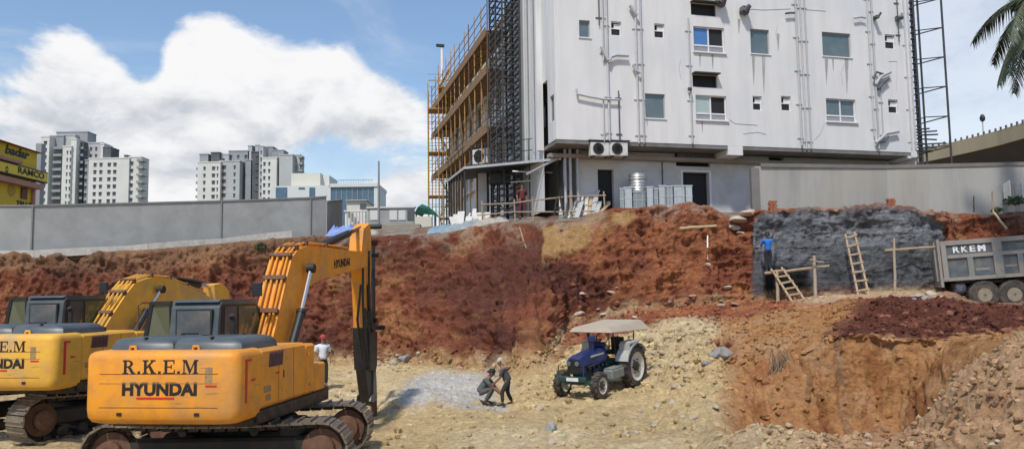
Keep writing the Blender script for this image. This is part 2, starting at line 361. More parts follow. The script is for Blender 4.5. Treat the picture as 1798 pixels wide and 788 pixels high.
def terrain():
    pxs = sorted(T); nk = 12
    Dk = np.zeros((len(pxs), nk)); Zk = np.zeros_like(Dk)
    for i, p in enumerate(pxs):
        rows = T[p]; v = []
        for D, z in rows: v.append((D, z if z < 20 else PZ(p, z, D)))
        z8 = np.interp(p, sorted(K8), [K8[k] for k in sorted(K8)])
        v = [(-8, v[0][1])] + v + [(39.5 if p > 880 else v[-1][0]+3.5, z8), (150, 6.0), (4000, 5.0)]
        Dk[i] = [a for a, _ in v]; Zk[i] = [b for _, b in v]
    inner = np.concatenate([np.linspace(-600, -20, 50), np.linspace(-18, 1815, 850), np.linspace(1820, 2400, 45)])
    cols = np.concatenate([np.linspace(-2600, -620, 14), inner, np.linspace(2450, 4300, 14)])
    seg = [14, 60, 50, 40, 70, 60, 70, 130, 26, 14, 8]     # rows between consecutive feature lines (11 spans)
    s = np.concatenate([np.arange(n)/n + k for k, n in enumerate(seg)] + [[11.]])
    Dc = np.array([pchip(pxs, Dk[:, k], cols) for k in range(nk)]).T; Zc = np.array([pchip(pxs, Zk[:, k], cols) for k in range(nk)]).T
    nC, nR = len(cols), len(s)
    k0 = np.minimum(s.astype(int), nk-2); t = s-k0
    D = Dc[:, k0]*(1-t) + Dc[:, k0+1]*t; Z = Zc[:, k0]*(1-t) + Zc[:, k0+1]*t
    last = s > 9; D[:, last] = Dc[:, k0[last]]*(Dc[:, k0[last]+1]/Dc[:, k0[last]])**t[last]
    for it in range(5):      # soften the creases
        D[:, 1:-1] = .25*D[:, :-2]+.5*D[:, 1:-1]+.25*D[:, 2:]; Z[:, 1:-1] = .25*Z[:, :-2]+.5*Z[:, 1:-1]+.25*Z[:, 2:]
    tx = np.array([ray(p, 520).x/ray(p, 520).y for p in cols])
    X = tx[:, None]*np.maximum(D, 9.0)
    PX = np.repeat(cols[:, None], nR, 1); S = np.repeat(s[None, :], nC, 0)
    Pt = np.stack([X, D, Z], -1)
    def normals(Pt):
        du = np.gradient(Pt, axis=0); dv = np.gradient(Pt, axis=1); n = np.cross(du, dv); return n/(np.linalg.norm(n, axis=-1, keepdims=True)+1e-9)
    n = normals(Pt); n[n[..., 2] < -.2] *= -1
    flat = Pt.reshape(-1, 3)
    def F(sc, o, sd, g=.5, rid=False, st=(1, 1, 1)): return fbm(flat*np.array(st), sc, o, sd, g, rid).reshape(nC, nR)
    big = F(.22, 3, 1); mid = F(.9, 4, 5, .55, True); fine = F(3.2, 4, 9, .6); gull = F(.8, 4, 13, .55, True, (1, .7, .22)); chunk = F(1.9, 3, 33, .6, True)
    def sst(a, b, x): t = np.clip((x-a)/(b-a), 0, 1); return t*t*(3-2*t)
    cliff = sst(6.95, 7.15, S)*(1-sst(7.93, 8.05, S))
    shot = sst(1318, 1326, PX + fine*3)*(1-sst(1654, 1660, PX + fine*4))*cliff
    topround = ((PX-1490)/172.)**14*.34
    shot = shot*(S < 7.99-topround*.9)
    cav = sst(3.9, 4.1, S)*(1-sst(4.95, 5.05, S))*sst(1275, 1310, PX)*(1-sst(1690, 1730, PX))
    heap = sst(4.98, 5.15, S)*(1-sst(6.15, 6.5, S))*sst(1440, 1500, PX)
    tanp = sst(1120, 1150, PX)*(1-sst(1250, 1275, PX))*(1-sst(6.0, 6.3, S))*sst(2, 3, S)
    fg = sst(1240, 1330, PX)*(1-sst(2.3, 2.8, S))
    upper = sst(8.02, 8.2, S)
    darkheap = np.exp(-(((PX-925)/55)**2)) * np.exp(-((S-7.15)/.3)**2)
    plaster = sst(950, 956, PX+6*fine)*(1-sst(1062, 1090, PX+30*mid))*sst(7.58, 7.68, S+.10*mid+.10*big+.04*fine-.0012*(PX-950))*(1-sst(7.97, 8.02, S))
    plaster2 = sst(1070, 1085, PX)*(1-sst(1110, 1150, PX+40*mid))*sst(7.82, 7.88, S+.08*mid)*(1-sst(7.95, 8.0, S))
    plaster = np.maximum(plaster, plaster2)
    rough = cliff*(1-.85*shot)*(1-.9*plaster)
    amp = .05*(1-upper)*(1 - rough)
    disp = amp*fine*.9 + (.09*big+.07*mid*sst(2., 3., S))*(1-upper)
    disp = disp + rough*(.50*big + .34*(gull-.35) + .34*(mid-.4) + .13*fine + .26*(chunk-.4)) + shot*(.22*(mid-.4)+.05*fine+.06*(chunk-.3))*(.35+.65*sst(7.35, 7.75, S))
    teeth = np.sin(PX*.36+4*big+1.5*fine)*.5+.5
    disp = disp + cav*(.20*big+.13*(F(1.6, 4, 21, .5, True, (1.2, 1, .12))-.3)+.05*fine+.07*(mid-.3)+.05*(teeth-.5)*sst(4.15, 4.4, S)*(1-sst(4.75, 4.9, S))*sst(-.2, .2, big+.3))
    rimn = np.exp(-((S-5.0)/.28)**2)*sst(1270, 1300, PX)*(1-sst(1700, 1760, PX))
    disp = disp + heap*(.16*(F(2.6, 4, 23, .6, True)-.3)+.10*big+.05*fine)
    disp = disp + tanp*(.14*(mid-.4)+.10*fine) + fg*(.09*(chunk-.4)+.05*fine+.10*big) + darkheap*.5
    benchz = sst(5.9, 6.2, S)*(1-sst(6.9, 7.05, S))*sst(950, 1000, PX)
    disp = disp + benchz*(.10*(chunk-.4)+.05*fine)*(1-.7*sst(1400, 1500, PX))
    near = 1-sst(0., .9, S)
    disp = disp*(1-near)*(1-sst(8.4, 9, S))
    # ruts and crumbs on the pit floor; the crest line breaks up
    crest = np.exp(-((S-8.)/.12)**2)*(1-shot)*sst(560, 620, PX)
    Z2 = Z + crest*.18*F(1.1, 3, 41, .6)
    Pt = np.stack([X, D, Z2], -1) + n*disp[..., None]
    # undermined hollow with dark mouth and the two gullies of the cut in the right-hand pit
    gl = np.exp(-((PX-1400-((5-S)*45))/10.)**2)*cav
    gl2 = np.exp(-((PX-1488+14*big+5*fine)/7.)**2)*cav*sst(-.5, .1, mid)
    cline = 1395 + (5-S)*45 + 10*mid + 8*big
    stepr = sst(cline-5, cline+9, PX)*cav*(1-sst(1690, 1720, PX))
    Pt[..., 1] += .18*gl2 + .45*stepr*sst(3.95, 4.3, S) - .30*np.exp(-((PX-cline+16)/16.)**2)*cav
    Pt[..., 1] += rimn*(.20*F(.9, 3, 81)+.10*F(3., 3, 83, .6)); Pt[..., 2] += rimn*.16*F(1.3, 3, 85)
    Pt[..., 1] += .40*np.exp(-((PX-cline)/5.5)**2)*(1-sst(4.8, 4.98, S))*cav*sst(4.1, 4.4, S)
    hol = np.exp(-((PX-1272)/11.)**2)*np.exp(-((S-5.35)/.28)**2); Pt[..., 1] += 1.0*hol; Pt[..., 2] -= .35*hol
    wpb = np.exp(-(((X+2.1)/1.9)**2)**1.3 - (((D-27)/4.8)**2)**1.3)
    Pt[..., 2] += wpb*(.24+.10*mid)
    floor_ = sst(1.2, 2, S)*(1-sst(5.5, 6.5, S))*(1-sst(1180, 1260, PX))
    Pt[..., 2] += floor_*(.13*(F(1.0, 4, 91, .6, True, (.35, 1.3, 1))-.4) + .05*F(.45, 3, 93))
    rut = np.exp(-((np.abs(X-.9-.35*(D-18)+.4*np.sin(D*.6))-.62)/.16)**2)*floor_*sst(15, 17, D)*(1-sst(21.5, 23, D))
    Pt[..., 2] -= .07*rut
    # soil colour, with shade of the bank and trench ridge painted in
    def C(*c): return np.array(c, float)
    tan, tan2, red, dred, och, pink, white, grey, dirt = C(.64,.47,.245), C(.72,.56,.33), C(.23,.078,.043), C(.105,.038,.028), C(.47,.235,.095), C(.50,.32,.20), C(.56,.545,.52), C(.155,.16,.17), C(.2,.13,.09)
    def mixc(c, d, w): return c*(1-w[..., None]) + d*w[..., None]
    c = np.zeros((nC, nR, 3)) + tan
    nb = F(.35, 4, 51); nm = F(1.3, 4, 55, .6); nf = F(5, 3, 59, .6)
    c = mixc(c, tan2, sst(-.1, .4, nb)); c = mixc(c, C(.40,.265,.135), sst(.15, .5, nm)*.55)
    wp = np.exp(-(((Pt[..., 0]+2.1)/1.75)**2)**1.4 - (((Pt[..., 1]-27)/4.6)**2)**1.4)
    c = mixc(c, white, sst(.25, .75, wp+.42*nm+.18*nf+.12*nb)*.85)
    wp2 = np.exp(-((Pt[..., 0]+.9)/1.0)**2 - ((Pt[..., 1]-22.6)/1.3)**2)
    c = mixc(c, white*.9, sst(.4, .7, wp2+.2*nm)*.7)
    toe = sst(6.3, 6.9, S+.25*nm)*(PX < 960)
    c = mixc(c, och*.8, toe*.5)
    redc = mixc(mixc(np.zeros_like(c)+red*1.12, dred, sst(-.05, .4, nb+.35*nm)), och*.85, sst(.1, .45, nm-.5*nb)*.65)
    redc = mixc(redc, C(.33,.14,.075), sst(.2, .6, nf)*.5)
    redc = mixc(redc, C(.13,.05,.036), (1-sst(940, 1010, PX+50*nm))*(.32+.42*sst(600, 720, PX+60*nm))*sst(-.35, .25, nb+.6*(S-7.45)))  # puts the shade over the left and middle bank into the colour
    bright = sst(1000, 1120, PX+60*nm)*(1-sst(1650, 1700, PX))
    redc = mixc(redc, C(.38,.145,.065), bright*sst(-.35, .25, nm+.5*nb)*.75)
    redc = mixc(redc, C(.27,.17,.10), (1-sst(560, 700, PX))*sst(7.7, 7.95, S+.1*nm)*.6)
    c = mixc(c, redc, sst(6.98, 7.12, S+.12*nm))
    # right part: slope crest and bench
    rt = sst(955, 1010, PX+25*nm)
    bz = 6.1 - .25*sst(1000, 1150, PX)
    c = mixc(c, redc*1.1, rt*sst(bz, bz+.2, S+.12*nm)*(1-sst(6.98, 7.1, S))*(1-sst(1400, 1460, PX)*sst(6.3, 6.6, S)))
    c = mixc(c, C(.62,.47,.28), tanp*sst(-.3, .3, nb)*.7)
    s2 = sst(1240, 1290, PX+30*nm)
    c = mixc(c, mixc(np.zeros_like(c)+och, C(.46,.26,.13), sst(-.1, .4, nm)), s2*sst(2.2, 2.8, S)*(1-sst(5.9, 6.3, S)))
    str_ = F(1.5, 3, 71, .5, False, (1.6, 1, .1)); lay = F(1.2, 3, 73, .5, False, (.15, .15, 2.2))
    c = mixc(c, C(.30,.12,.045), cav*sst(.0, .5, str_)*.7); c = mixc(c, C(.52,.29,.13), cav*sst(.1, .5, lay)*.6)
    c = mixc(c, C(.40,.15,.06), cav*(1-sst(1330, 1420, PX))*sst(-.2, .3, nm)*.5)
    c = mixc(c, C(.30,.22,.17), gl2*.5); c = mixc(c, C(.26,.10,.045), gl*.6)  # shadow of the diagonal ridge put into the colour; second gully greyed
    heapc = sst(4.99+.25*nm, 5.12+.25*nm, S)*(1-sst(6.1, 6.4, S+.2*nb))*sst(1450, 1500, PX+50*nm-60*(S-5.5)); c = mixc(c, C(.14,.05,.034), heapc); c = mixc(c, C(.23,.085,.05), heapc*sst(-.05, .4, nm)*.8)
    pk = mixc(np.zeros_like(c)+C(.64,.40,.225), C(.70,.50,.31), sst(-.1, .3, nb)); pk = mixc(pk, C(.42,.19,.09), sst(.08, .40, nm)*.7)
    pk = mixc(pk, tan2, (1-sst(1330, 1480, PX+60*nb))*.6)
    c = mixc(c, pk, s2*(1-sst(2.0, 2.7, S+.15*nm)))
    c = mixc(c, mixc(pk, C(.5,.36,.24), sst(-.2, .3, nm)), sst(1380, 1440, PX)*sst(6.1, 6.5, S+.2*nm)*(1-sst(6.97, 7.03, S)))
    c = mixc(c, redc, sst(1640, 1660, PX)*sst(6.2, 6.5, S)*.6)
    c = mixc(c, mixc(np.zeros_like(c)+C(.42,.255,.105), C(.30,.12,.055), sst(.05, .4, nm)), plaster*.9); 
    c = mixc(c, dirt*1.3, upper); c = mixc(c, C(.3,.27,.23), upper*sst(-.1, .3, nm)); c = mixc(c, C(.12,.14,.07), sst(9.3, 10, S))
    c = mixc(c, C(.34,.30,.25), crest*sst(-.1, .2, nm)*.5)
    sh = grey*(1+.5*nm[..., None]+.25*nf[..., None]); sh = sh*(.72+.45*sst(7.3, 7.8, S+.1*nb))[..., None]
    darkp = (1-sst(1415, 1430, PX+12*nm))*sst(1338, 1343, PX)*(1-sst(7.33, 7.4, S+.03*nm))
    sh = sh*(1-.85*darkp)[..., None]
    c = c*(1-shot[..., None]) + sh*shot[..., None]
    c *= (1+.22*nf+.14*nm)[..., None]; c = np.clip(c, .008, .8)
    V = Pt.reshape(-1, 3); CC = c.reshape(-1, 3)
    idx = np.arange(nC*nR).reshape(nC, nR)
    Q = np.stack([idx[:-1, :-1], idx[1:, :-1], idx[1:, 1:], idx[:-1, 1:]], -1)
    Sf = .5*(S[:-1, :-1]+S[1:, 1:]); Pf = .5*(PX[:-1, :-1]+PX[1:, 1:]); shf = shot[:-1, :-1]
    wob = .12*nm[:-1, :-1]
    zone = np.zeros(Sf.shape, int)                       # 0 pit floor
    zone[(Sf > 7.0+wob)] = 1                             # earth bank
    zone[(Sf > 8.0)] = 2                                 # upper ground
    zone[(Pf > 965) & (Sf > 6.0+wob) & (Sf <= 7.0+wob*0)] = 3    # bench
    zone[(Pf > 1240) & (Sf > 2.3) & (Sf < 5.02) & (Pf < 1740)] = 4       # trench
    zone[(Pf > 1440) & (Sf >= 5.02) & (Sf < 6.2+wob)] = 5
    zone[(Pf > 1240) & (Sf <= 2.3)] = 6
    zone[shf > .5] = 7
    names = ['pit_floor', 'earth_bank', 'upper_ground', 'earth_bench', 'trench', 'red_soil_heap', 'foreground_mound', 'shotcrete_wall']
    m = bpy.data.materials.new('soil'); nt, N, L, b = nodes(m); b.inputs['Roughness'].default_value = .95; b.inputs['Specular IOR Level'].default_value = .15
    at = N.new('ShaderNodeAttribute'); at.attribute_name = 'soil'
    tc = N.new('ShaderNodeTexCoord')
    n1 = N.new('ShaderNodeTexNoise'); n1.inputs['Scale'].default_value = 9; n1.inputs['Detail'].default_value = 10; n1.inputs['Roughness'].default_value = .7; L.new(tc.outputs['Object'], n1.inputs['Vector'])
    mr = N.new('ShaderNodeMapRange'); mr.inputs[1].default_value = .3; mr.inputs[2].default_value = .7; mr.inputs[3].default_value = .66; mr.inputs[4].default_value = 1.34; L.new(n1.outputs[0], mr.inputs[0])
    vmx = N.new('ShaderNodeVectorMath'); vmx.operation = 'MULTIPLY'; L.new(at.outputs['Color'], vmx.inputs[0]); L.new(mr.outputs[0], vmx.inputs[1]); L.new(vmx.outputs[0], b.inputs['Base Color'])
    n2 = N.new('ShaderNodeTexNoise'); n2.inputs['Scale'].default_value = 6; n2.inputs['Detail'].default_value = 12; n2.inputs['Roughness'].default_value = .72; L.new(tc.outputs['Object'], n2.inputs['Vector'])
    bp = N.new('ShaderNodeBump'); bp.inputs['Strength'].default_value = 1.0; bp.inputs['Distance'].default_value = .2; L.new(n2.outputs[0], bp.inputs['Height']); L.new(bp.outputs[0], b.inputs['Normal'])
    MATS['soil'] = m
    for z, nm_ in enumerate(names):
        q = Q[zone == z]
        u, inv = np.unique(q.ravel(), return_inverse=True); vs = V[u]
        me = bpy.data.meshes.new(nm_); me.vertices.add(len(u)); me.vertices.foreach_set('co', vs.ravel())
        me.loops.add(q.size); me.loops.foreach_set('vertex_index', inv.astype(np.int32)); me.polygons.add(len(q))
        me.polygons.foreach_set('loop_start', np.arange(0, q.size, 4, dtype=np.int32)); me.polygons.foreach_set('loop_total', np.full(len(q), 4, dtype=np.int32))
        me.update(calc_edges=True); me.polygons.foreach_set('use_smooth', np.ones(len(q), bool))
        ca = me.color_attributes.new('soil', 'FLOAT_COLOR', 'POINT'); ca.data.foreach_set('color', np.concatenate([CC[u], np.ones((len(u), 1))], 1).ravel())
        me.materials.append(m); o = bpy.data.objects.new(nm_, me); COL.objects.link(o)
        if nm_ == 'shotcrete_wall': tag(o, 'rough grey sprayed concrete face on the cut bank behind the ladders', 'retaining wall')
        else: tag(o, kind='structure')
    # a coarse copy for standing things on the ground
    st = 3; cs = Pt[::st, ::st]; a_, b_ = cs.shape[:2]; id2 = np.arange(a_*b_).reshape(a_, b_)
    q2 = np.stack([id2[:-1, :-1], id2[1:, :-1], id2[1:, 1:], id2[:-1, 1:]], -1).reshape(-1, 4)
    bvh = BVHTree.FromPolygons(cs.reshape(-1, 3).tolist(), q2.tolist())
    return bvh, V.reshape(nC, nR, 3), CC.reshape(nC, nR, 3), S, PX
BVH, TV, TC, TS, TPX = terrain()
def gz(x, y, top=30):
    h = BVH.ray_cast(Vector((x, y, top)), Vector((0, 0, -1)))
    return h[0].z if h[0] else 0.
def ground(px, py):
    h = BVH.ray_cast(C0, ray(px, py)); return h[0], h[1]
# ground plane far beyond and behind, just below everything
mb = MB(); mb.add([(-4000, -300, -3), (4000, -300, -3), (4000, 5000, -3), (-4000, 5000, -3)], [(0, 1, 2, 3)])
tag(mb.build('ground', mat('far_ground', (.12, .13, .07), .95)), kind='structure')
# ---------------------------------------------------------------- rocks and clods
def ico(): 
    import bmesh
    bm = bmesh.new(); bmesh.ops.create_icosphere(bm, subdivisions=1, radius=1); v = [q.co.copy() for q in bm.verts]; f = [tuple(a.index for a in q.verts) for q in bm.faces]; bm.free(); return np.array(v), f
IV, IF = ico()
def clods():
    rs = np.random.RandomState(3); vs = []; cs = []; fs = []; base = 0; IFa = np.array(IF)
    Tf = TV.reshape(-1, 3); Cf = TC.reshape(-1, 3); S = TS.ravel(); X = TPX.ravel()
    w = np.zeros(len(S)); 
    w[(S > 1) & (S < 7)] = .16
    w[(X > 1240) & (S > 1) & (S < 2.3)] = 1.6
    w[(X > 1440) & (S > 5) & (S < 6.2)] = 1.6
    w[(X > 960) & (X < 1420) & (S > 4.3) & (S < 7.05)] = 1.2
    w[(S > 6.7) & (S < 7.15) & (X < 970)] = 1.4
    w[(S >= 7.15) & (S < 7.95)] = .22
    w[(X > 1322) & (X < 1658) & (S > 7)] = 0
    w[(X > 1275) & (X < 1720) & (S > 3.6) & (S < 5)] = .15
    w[(np.abs(Tf[:, 0]+2.1) < 1.6) & (np.abs(Tf[:, 1]-27) < 4)] *= .15
    w[(X < -20) | (X > 1820)] = 0
    pick = rs.choice(len(S), 14000, p=w/w.sum())
    for i in pick:
        r_ = .018 + .05*rs.rand()**3*2; r_ *= (.7 if S[i] > 7.15 else 1.0)
        if Tf[i, 1] < 14: r_ *= .55
        sc = r_*np.array([1, .6+.6*rs.rand(), .5+.5*rs.rand()]); v = IV*(1+.75*(rs.rand(len(IV), 1)-.5))*sc
        a = rs.rand()*6.28; ca, sa = math.cos(a), math.sin(a); v = np.stack([v[:, 0]*ca-v[:, 1]*sa, v[:, 0]*sa+v[:, 1]*ca, v[:, 2]], 1)
        j = Tf[i] + np.array([(rs.rand()-.5)*.1, (rs.rand()-.5)*.1, r_*.2]); vs.append(v+j); fs.append(IFa+base); base += len(IV)
        cs.append(np.repeat((Cf[i]*(.75+.6*rs.rand()))[None], len(IV), 0))
    V = np.concatenate(vs); Fc = np.concatenate(fs); Cc = np.clip(np.concatenate(cs), 0, .8)
    me = bpy.data.meshes.new('soil_clods'); me.from_pydata(V.tolist(), [], Fc.tolist())
    ca = me.color_attributes.new('soil', 'FLOAT_COLOR', 'POINT'); ca.data.foreach_set('color', np.concatenate([Cc, np.ones((len(Cc), 1))], 1).ravel())
    me.materials.append(MATS['soil']); o = bpy.data.objects.new('soil_clods', me); COL.objects.link(o)
    tag(o, 'loose clods and small stones strewn over the dug ground', 'clods', kind='stuff')
clods()
def rock_mesh(seed, m, flat=.6):
    rs = np.random.RandomState(seed); import bmesh
    bm = bmesh.new(); bmesh.ops.create_icosphere(bm, subdivisions=2, radius=1)
    pl = [(rs.randn(3)) for _ in range(9)]
    for v in bm.verts:
        p = np.array(v.co)
        for q in pl:
            q = q/np.linalg.norm(q); d = p.dot(q)
            if d > .68: p = p - q*(d-.68)
        p *= 1+.05*rs.randn(); v.co = (p[0], p[1]*.8, p[2]*flat)
    me = bpy.data.meshes.new('rock'); bm.to_mesh(me); bm.free(); me.materials.append(m); return me
rk_tan = mat('tan_rock', (.42, .35, .25), .9, 0, (.26, .19, .12), 1.2, .7, .4, 6)
rk_red = mat('red_clay_rock', (.24, .09, .05), .95, 0, (.14, .05, .035), 1.5, .7, .4, 6)
rk_wht = mat('pale_rubble', (.46, .38, .31), .9, 0, (.36, .25, .17), 1.2, .7, .3, 6)
rk_gry = mat('grey_boulder', (.24, .23, .22), .85, 0, (.4, .38, .34), .8, .6, .3, 6)
RM = {k: [rock_mesh(11*i+s, m, f) for s in range(4)] for i, (k, m, f) in enumerate([('tan', rk_tan, .6), ('red', rk_red, .7), ('wht', rk_wht, .42), ('gry', rk_gry, .75)])}
def rock(px, py, w, kind, label, group=None, name='rock', wide=1.):
    g, n = ground(px, py)
    if g is None: return None
    r_ = w/2*g.y/F0; lift = .3 if w > 38 and kind == 'gry' else .12
    o = bpy.data.objects.new(name, RM[kind][rnd.randrange(4)]); COL.objects.link(o); o.location = g + Vector((0, -r_*lift*.3, r_*lift)); o.scale = (r_*wide, r_, r_*rnd.uniform(.8, 1.2))
    o.rotation_euler = (rnd.uniform(-.3, .3), rnd.uniform(-.3, .3), rnd.uniform(0, 6.28)); tag(o, label, 'rock', group); return o
for (px, py, w, k, lab) in [
    (967, 757, 34, 'gry', 'grey brown flat topped boulder on the pit floor in front of the tractor'),
    (1265, 628, 42, 'gry', 'big round grey boulder lodged above the trench beside a dark hollow'),
    (1240, 640, 22, 'gry', 'smaller grey stone touching the big round boulder above the trench'),
    (1283, 606, 26, 'red', 'dark clay lump added for the hollow shade just above the big round grey boulder'),  # these dark lumps are added to stand in for the shaded hollow
    (1256, 604, 24, 'red', 'dark clay lump added for the hollow shade above the boulder on the tractor side'),
    (1290, 632, 18, 'red', 'dark clay lump added for the hollow shade beside the big round boulder on the trench side'),
    (1018, 552, 26, 'wht', 'pale angular block on the red bench just above the tractor canopy'),
    (1060, 553, 18, 'wht', 'pale slab lying beside the angular block above the tractor canopy'),
    (1115, 558, 20, 'wht', 'flat pale stone at the rim of the tan slope behind the tractor'),
    (1022, 516, 14, 'wht', 'single white stone on the red slope above the tractor'),
    (1178, 532, 14, 'wht', 'small round white stone on the red bench among the debris'),
    (710, 632, 30, 'gry', 'dark grey rock at the foot of the bank behind the breaker'),
    (690, 640, 24, 'tan', 'tan rock beside the dark grey one at the foot of the bank'),
    (1050, 700, 20, 'wht', 'pale flat stone beside the tractor front wheel'),
    (1148, 750, 22, 'tan', 'tan rock on the slope edge near the trench')]:
    rock(px, py, w, k, lab)
for i in range(46):
    if i < 16: a = (rnd.uniform(1140, 1260), rnd.uniform(590, 735), rnd.uniform(9, 20), 'tan', 'jagged tan rock sticking out of the tan slope beside the tractor', 'rocks on the tan slope')
    elif i < 30: a = (rnd.uniform(1260, 1780), rnd.uniform(745, 785), rnd.uniform(8, 22), rnd.choice(['tan', 'tan', 'wht']), 'pinkish tan stone lying on the near mound in front of the trench', 'stones on the near mound')
    elif i < 40: a = (rnd.uniform(930, 1130), rnd.uniform(715, 785), rnd.uniform(8, 24), 'tan', 'tan stone lying on the pit floor in front of the tractor', 'stones on the pit floor')
    else: a = (rnd.uniform(1620, 1790), rnd.uniform(650, 740), rnd.uniform(8, 18), 'tan', 'stone on the upper face of the near mound beside the trench', 'stones high on the near mound')
    rock(*a)
for i in range(22): rock(rnd.uniform(1470, 1790), rnd.uniform(545, 592), rnd.uniform(9, 20), 'red', 'lump of dark red clay on the heap beside the truck', 'clay lumps on the red heap', 'clay_lump')
for i in range(16): rock(rnd.uniform(990, 1290), rnd.uniform(500, 545), rnd.uniform(7, 18), rnd.choice(['wht', 'red', 'red']), 'chunk of rubble on the red bench below the bank', 'rubble on the red bench', 'rubble_chunk')
for i in range(12): rock(rnd.uniform(660, 850), rnd.uniform(615, 650), rnd.uniform(8, 18), rnd.choice(['tan', 'red']), 'fallen lump of earth at the foot of the pit wall', 'lumps at the foot of the pit wall', 'earth_lump')
# ================================================================ main building
BROT = R(14.7)
UD = Vector((math.cos(BROT), math.sin(BROT), 0)); VD = Vector((-math.sin(BROT), math.cos(BROT), 0))
BO = P(978, 300, 36.0); BO.z = GZ
BINV = (Matrix.Translation(BO) @ Matrix.Rotation(BROT, 4, 'Z')).inverted()
def fp(px, py, v=0.):
    """photo point -> (u, z) on the facade plane v metres behind the front"""
    h = BINV @ hit_plane(px, py, BO + VD*v, VD); return h.x, h.z
def sp(px, py, u=0.):
    h = BINV @ hit_plane(px, py, BO + UD*u, UD); return h.y, h.z
wallw = mat('white_stained_render', (.70, .68, .665), .8, 0, (.50, .49, .48), 1.9, .45, .12, 30, streak=True, c3=(.58, .59, .61), sc3=.35, amt3=.5)
walls_ = mat('white_side_render', (.72, .71, .70), .8, 0, (.42, .42, .41), 1.2, .7, .1, 30, streak=True)
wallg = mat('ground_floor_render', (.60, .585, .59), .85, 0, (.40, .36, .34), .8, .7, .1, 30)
soff = mat('dark_soffit', (.20, .19, .18), .9, 0, (.09, .08, .075), 1.2, .7)  # soffit coloured darker than the walls, with darker blotches
pipe_g = mat('grey_drain_pipe', (.40, .41, .43), .6, 0, (.5, .5, .5), 4, .6)
pipe_w = mat('off_white_pipe', (.50, .50, .52), .6, 0, (.3, .3, .3), 3, .5)
pipe_d = mat('dark_pipe', (.07, .07, .08), .6, 0, (.2, .2, .2), 4, .5)
frame_w = mat('window_frame_white', (.72, .72, .72), .5, 0, (.5, .5, .5), 4, .3)
frame_g = mat('window_frame_grey', (.30, .31, .31), .6, 0, (.45, .45, .45), 4, .3)
louv = mat('grey_louvre', (.28, .28, .30), .6, 0, (.2, .2, .2), 6, .4)
dark_in = mat('dark_interior', (.01, .01, .012), .7, 0, (.03, .03, .03), 2, .4)
blue_p = mat('blue_pane', (.06, .17, .42), .1, 0, (.1, .25, .5), 2, .4, spec=.8)
green_p = mat('pale_green_pane', (.40, .47, .44), .15, 0, (.3, .38, .36), 2, .4, spec=.8)
stain_m = mat('runoff_stain', (.30, .29, .27), .85, 0, (.52, .52, .52), 5, .9, streak=True)
bld = empty('apartment_building', 'long white rendered building with drain pipes and small windows above the excavated red bank', 'building', BO, BROT)
LU, LV, HT = 19.42, 27.0, 12.3          # front length, depth, height of the parapet
zb = fp(1100, 249)[1]                    # underside of the projecting floors
WIN = [((1017, 36, 1036, 66), 'fix'), ((1133, 165, 1168, 208), 'fix'), ((1318, 52, 1351, 95), 'fix'), ((1444, 58, 1494, 100), 'fix'),
       ((1073, 38, 1091, 63), 'bath'), ((1149, 42, 1167, 67), 'bath'), ((1322, 169, 1338, 194), 'bath'), ((1372, 169, 1389, 195), 'bath'), ((1554, 61, 1572, 86), 'bath'), ((1560, 175, 1577, 199), 'bath'),
       ((1218, 48, 1272, 92), 'slide_b'), ((1222, 168, 1276, 211), 'slide_g'), ((1451, 174, 1503, 214), 'slide_w'),
       ((1213, 7, 1257, 28), 'slot'), ((1216, 132, 1259, 154), 'slot'),
       # the storey above the photo's edge
       ((1017, -80, 1036, -50), 'fix'), ((1215, -72, 1268, -28), 'slide_g'), ((1438, -60, 1488, -18), 'fix')]
def holed_wall(name, holes, u0, u1, z0, z1, v, m, depth=.22, parent=bld, axis='u'):
    """wall sheet with real openings and reveals; returns nothing. holes: (u0,z0,u1,z1)"""
    mb = MB(); us = sorted({u0, u1, *[h[0] for h in holes], *[h[2] for h in holes]}); zs = sorted({z0, z1, *[h[1] for h in holes], *[h[3] for h in holes]})
    def pt(a, d, z): return (a, v+d, z) if axis == 'u' else (v+d, a, z)
    for i in range(len(us)-1):
        for j in range(len(zs)-1):
            cu, cz = (us[i]+us[i+1])/2, (zs[j]+zs[j+1])/2
            if any(h[0] < cu < h[2] and h[1] < cz < h[3] for h in holes): continue
            mb.add([pt(us[i], 0, zs[j]), pt(us[i+1], 0, zs[j]), pt(us[i+1], 0, zs[j+1]), pt(us[i], 0, zs[j+1])], [(0, 1, 2, 3)])
    for h in holes:
        a, b, c, d = h
        for p, q in (((a, b), (c, b)), ((c, b), (c, d)), ((c, d), (a, d)), ((a, d), (a, b))):
            mb.add([pt(p[0], 0, p[1]), pt(q[0], 0, q[1]), pt(q[0], depth, q[1]), pt(p[0], depth, p[1])], [(0, 1, 2, 3)])
    return mb.build(name, m, parent)
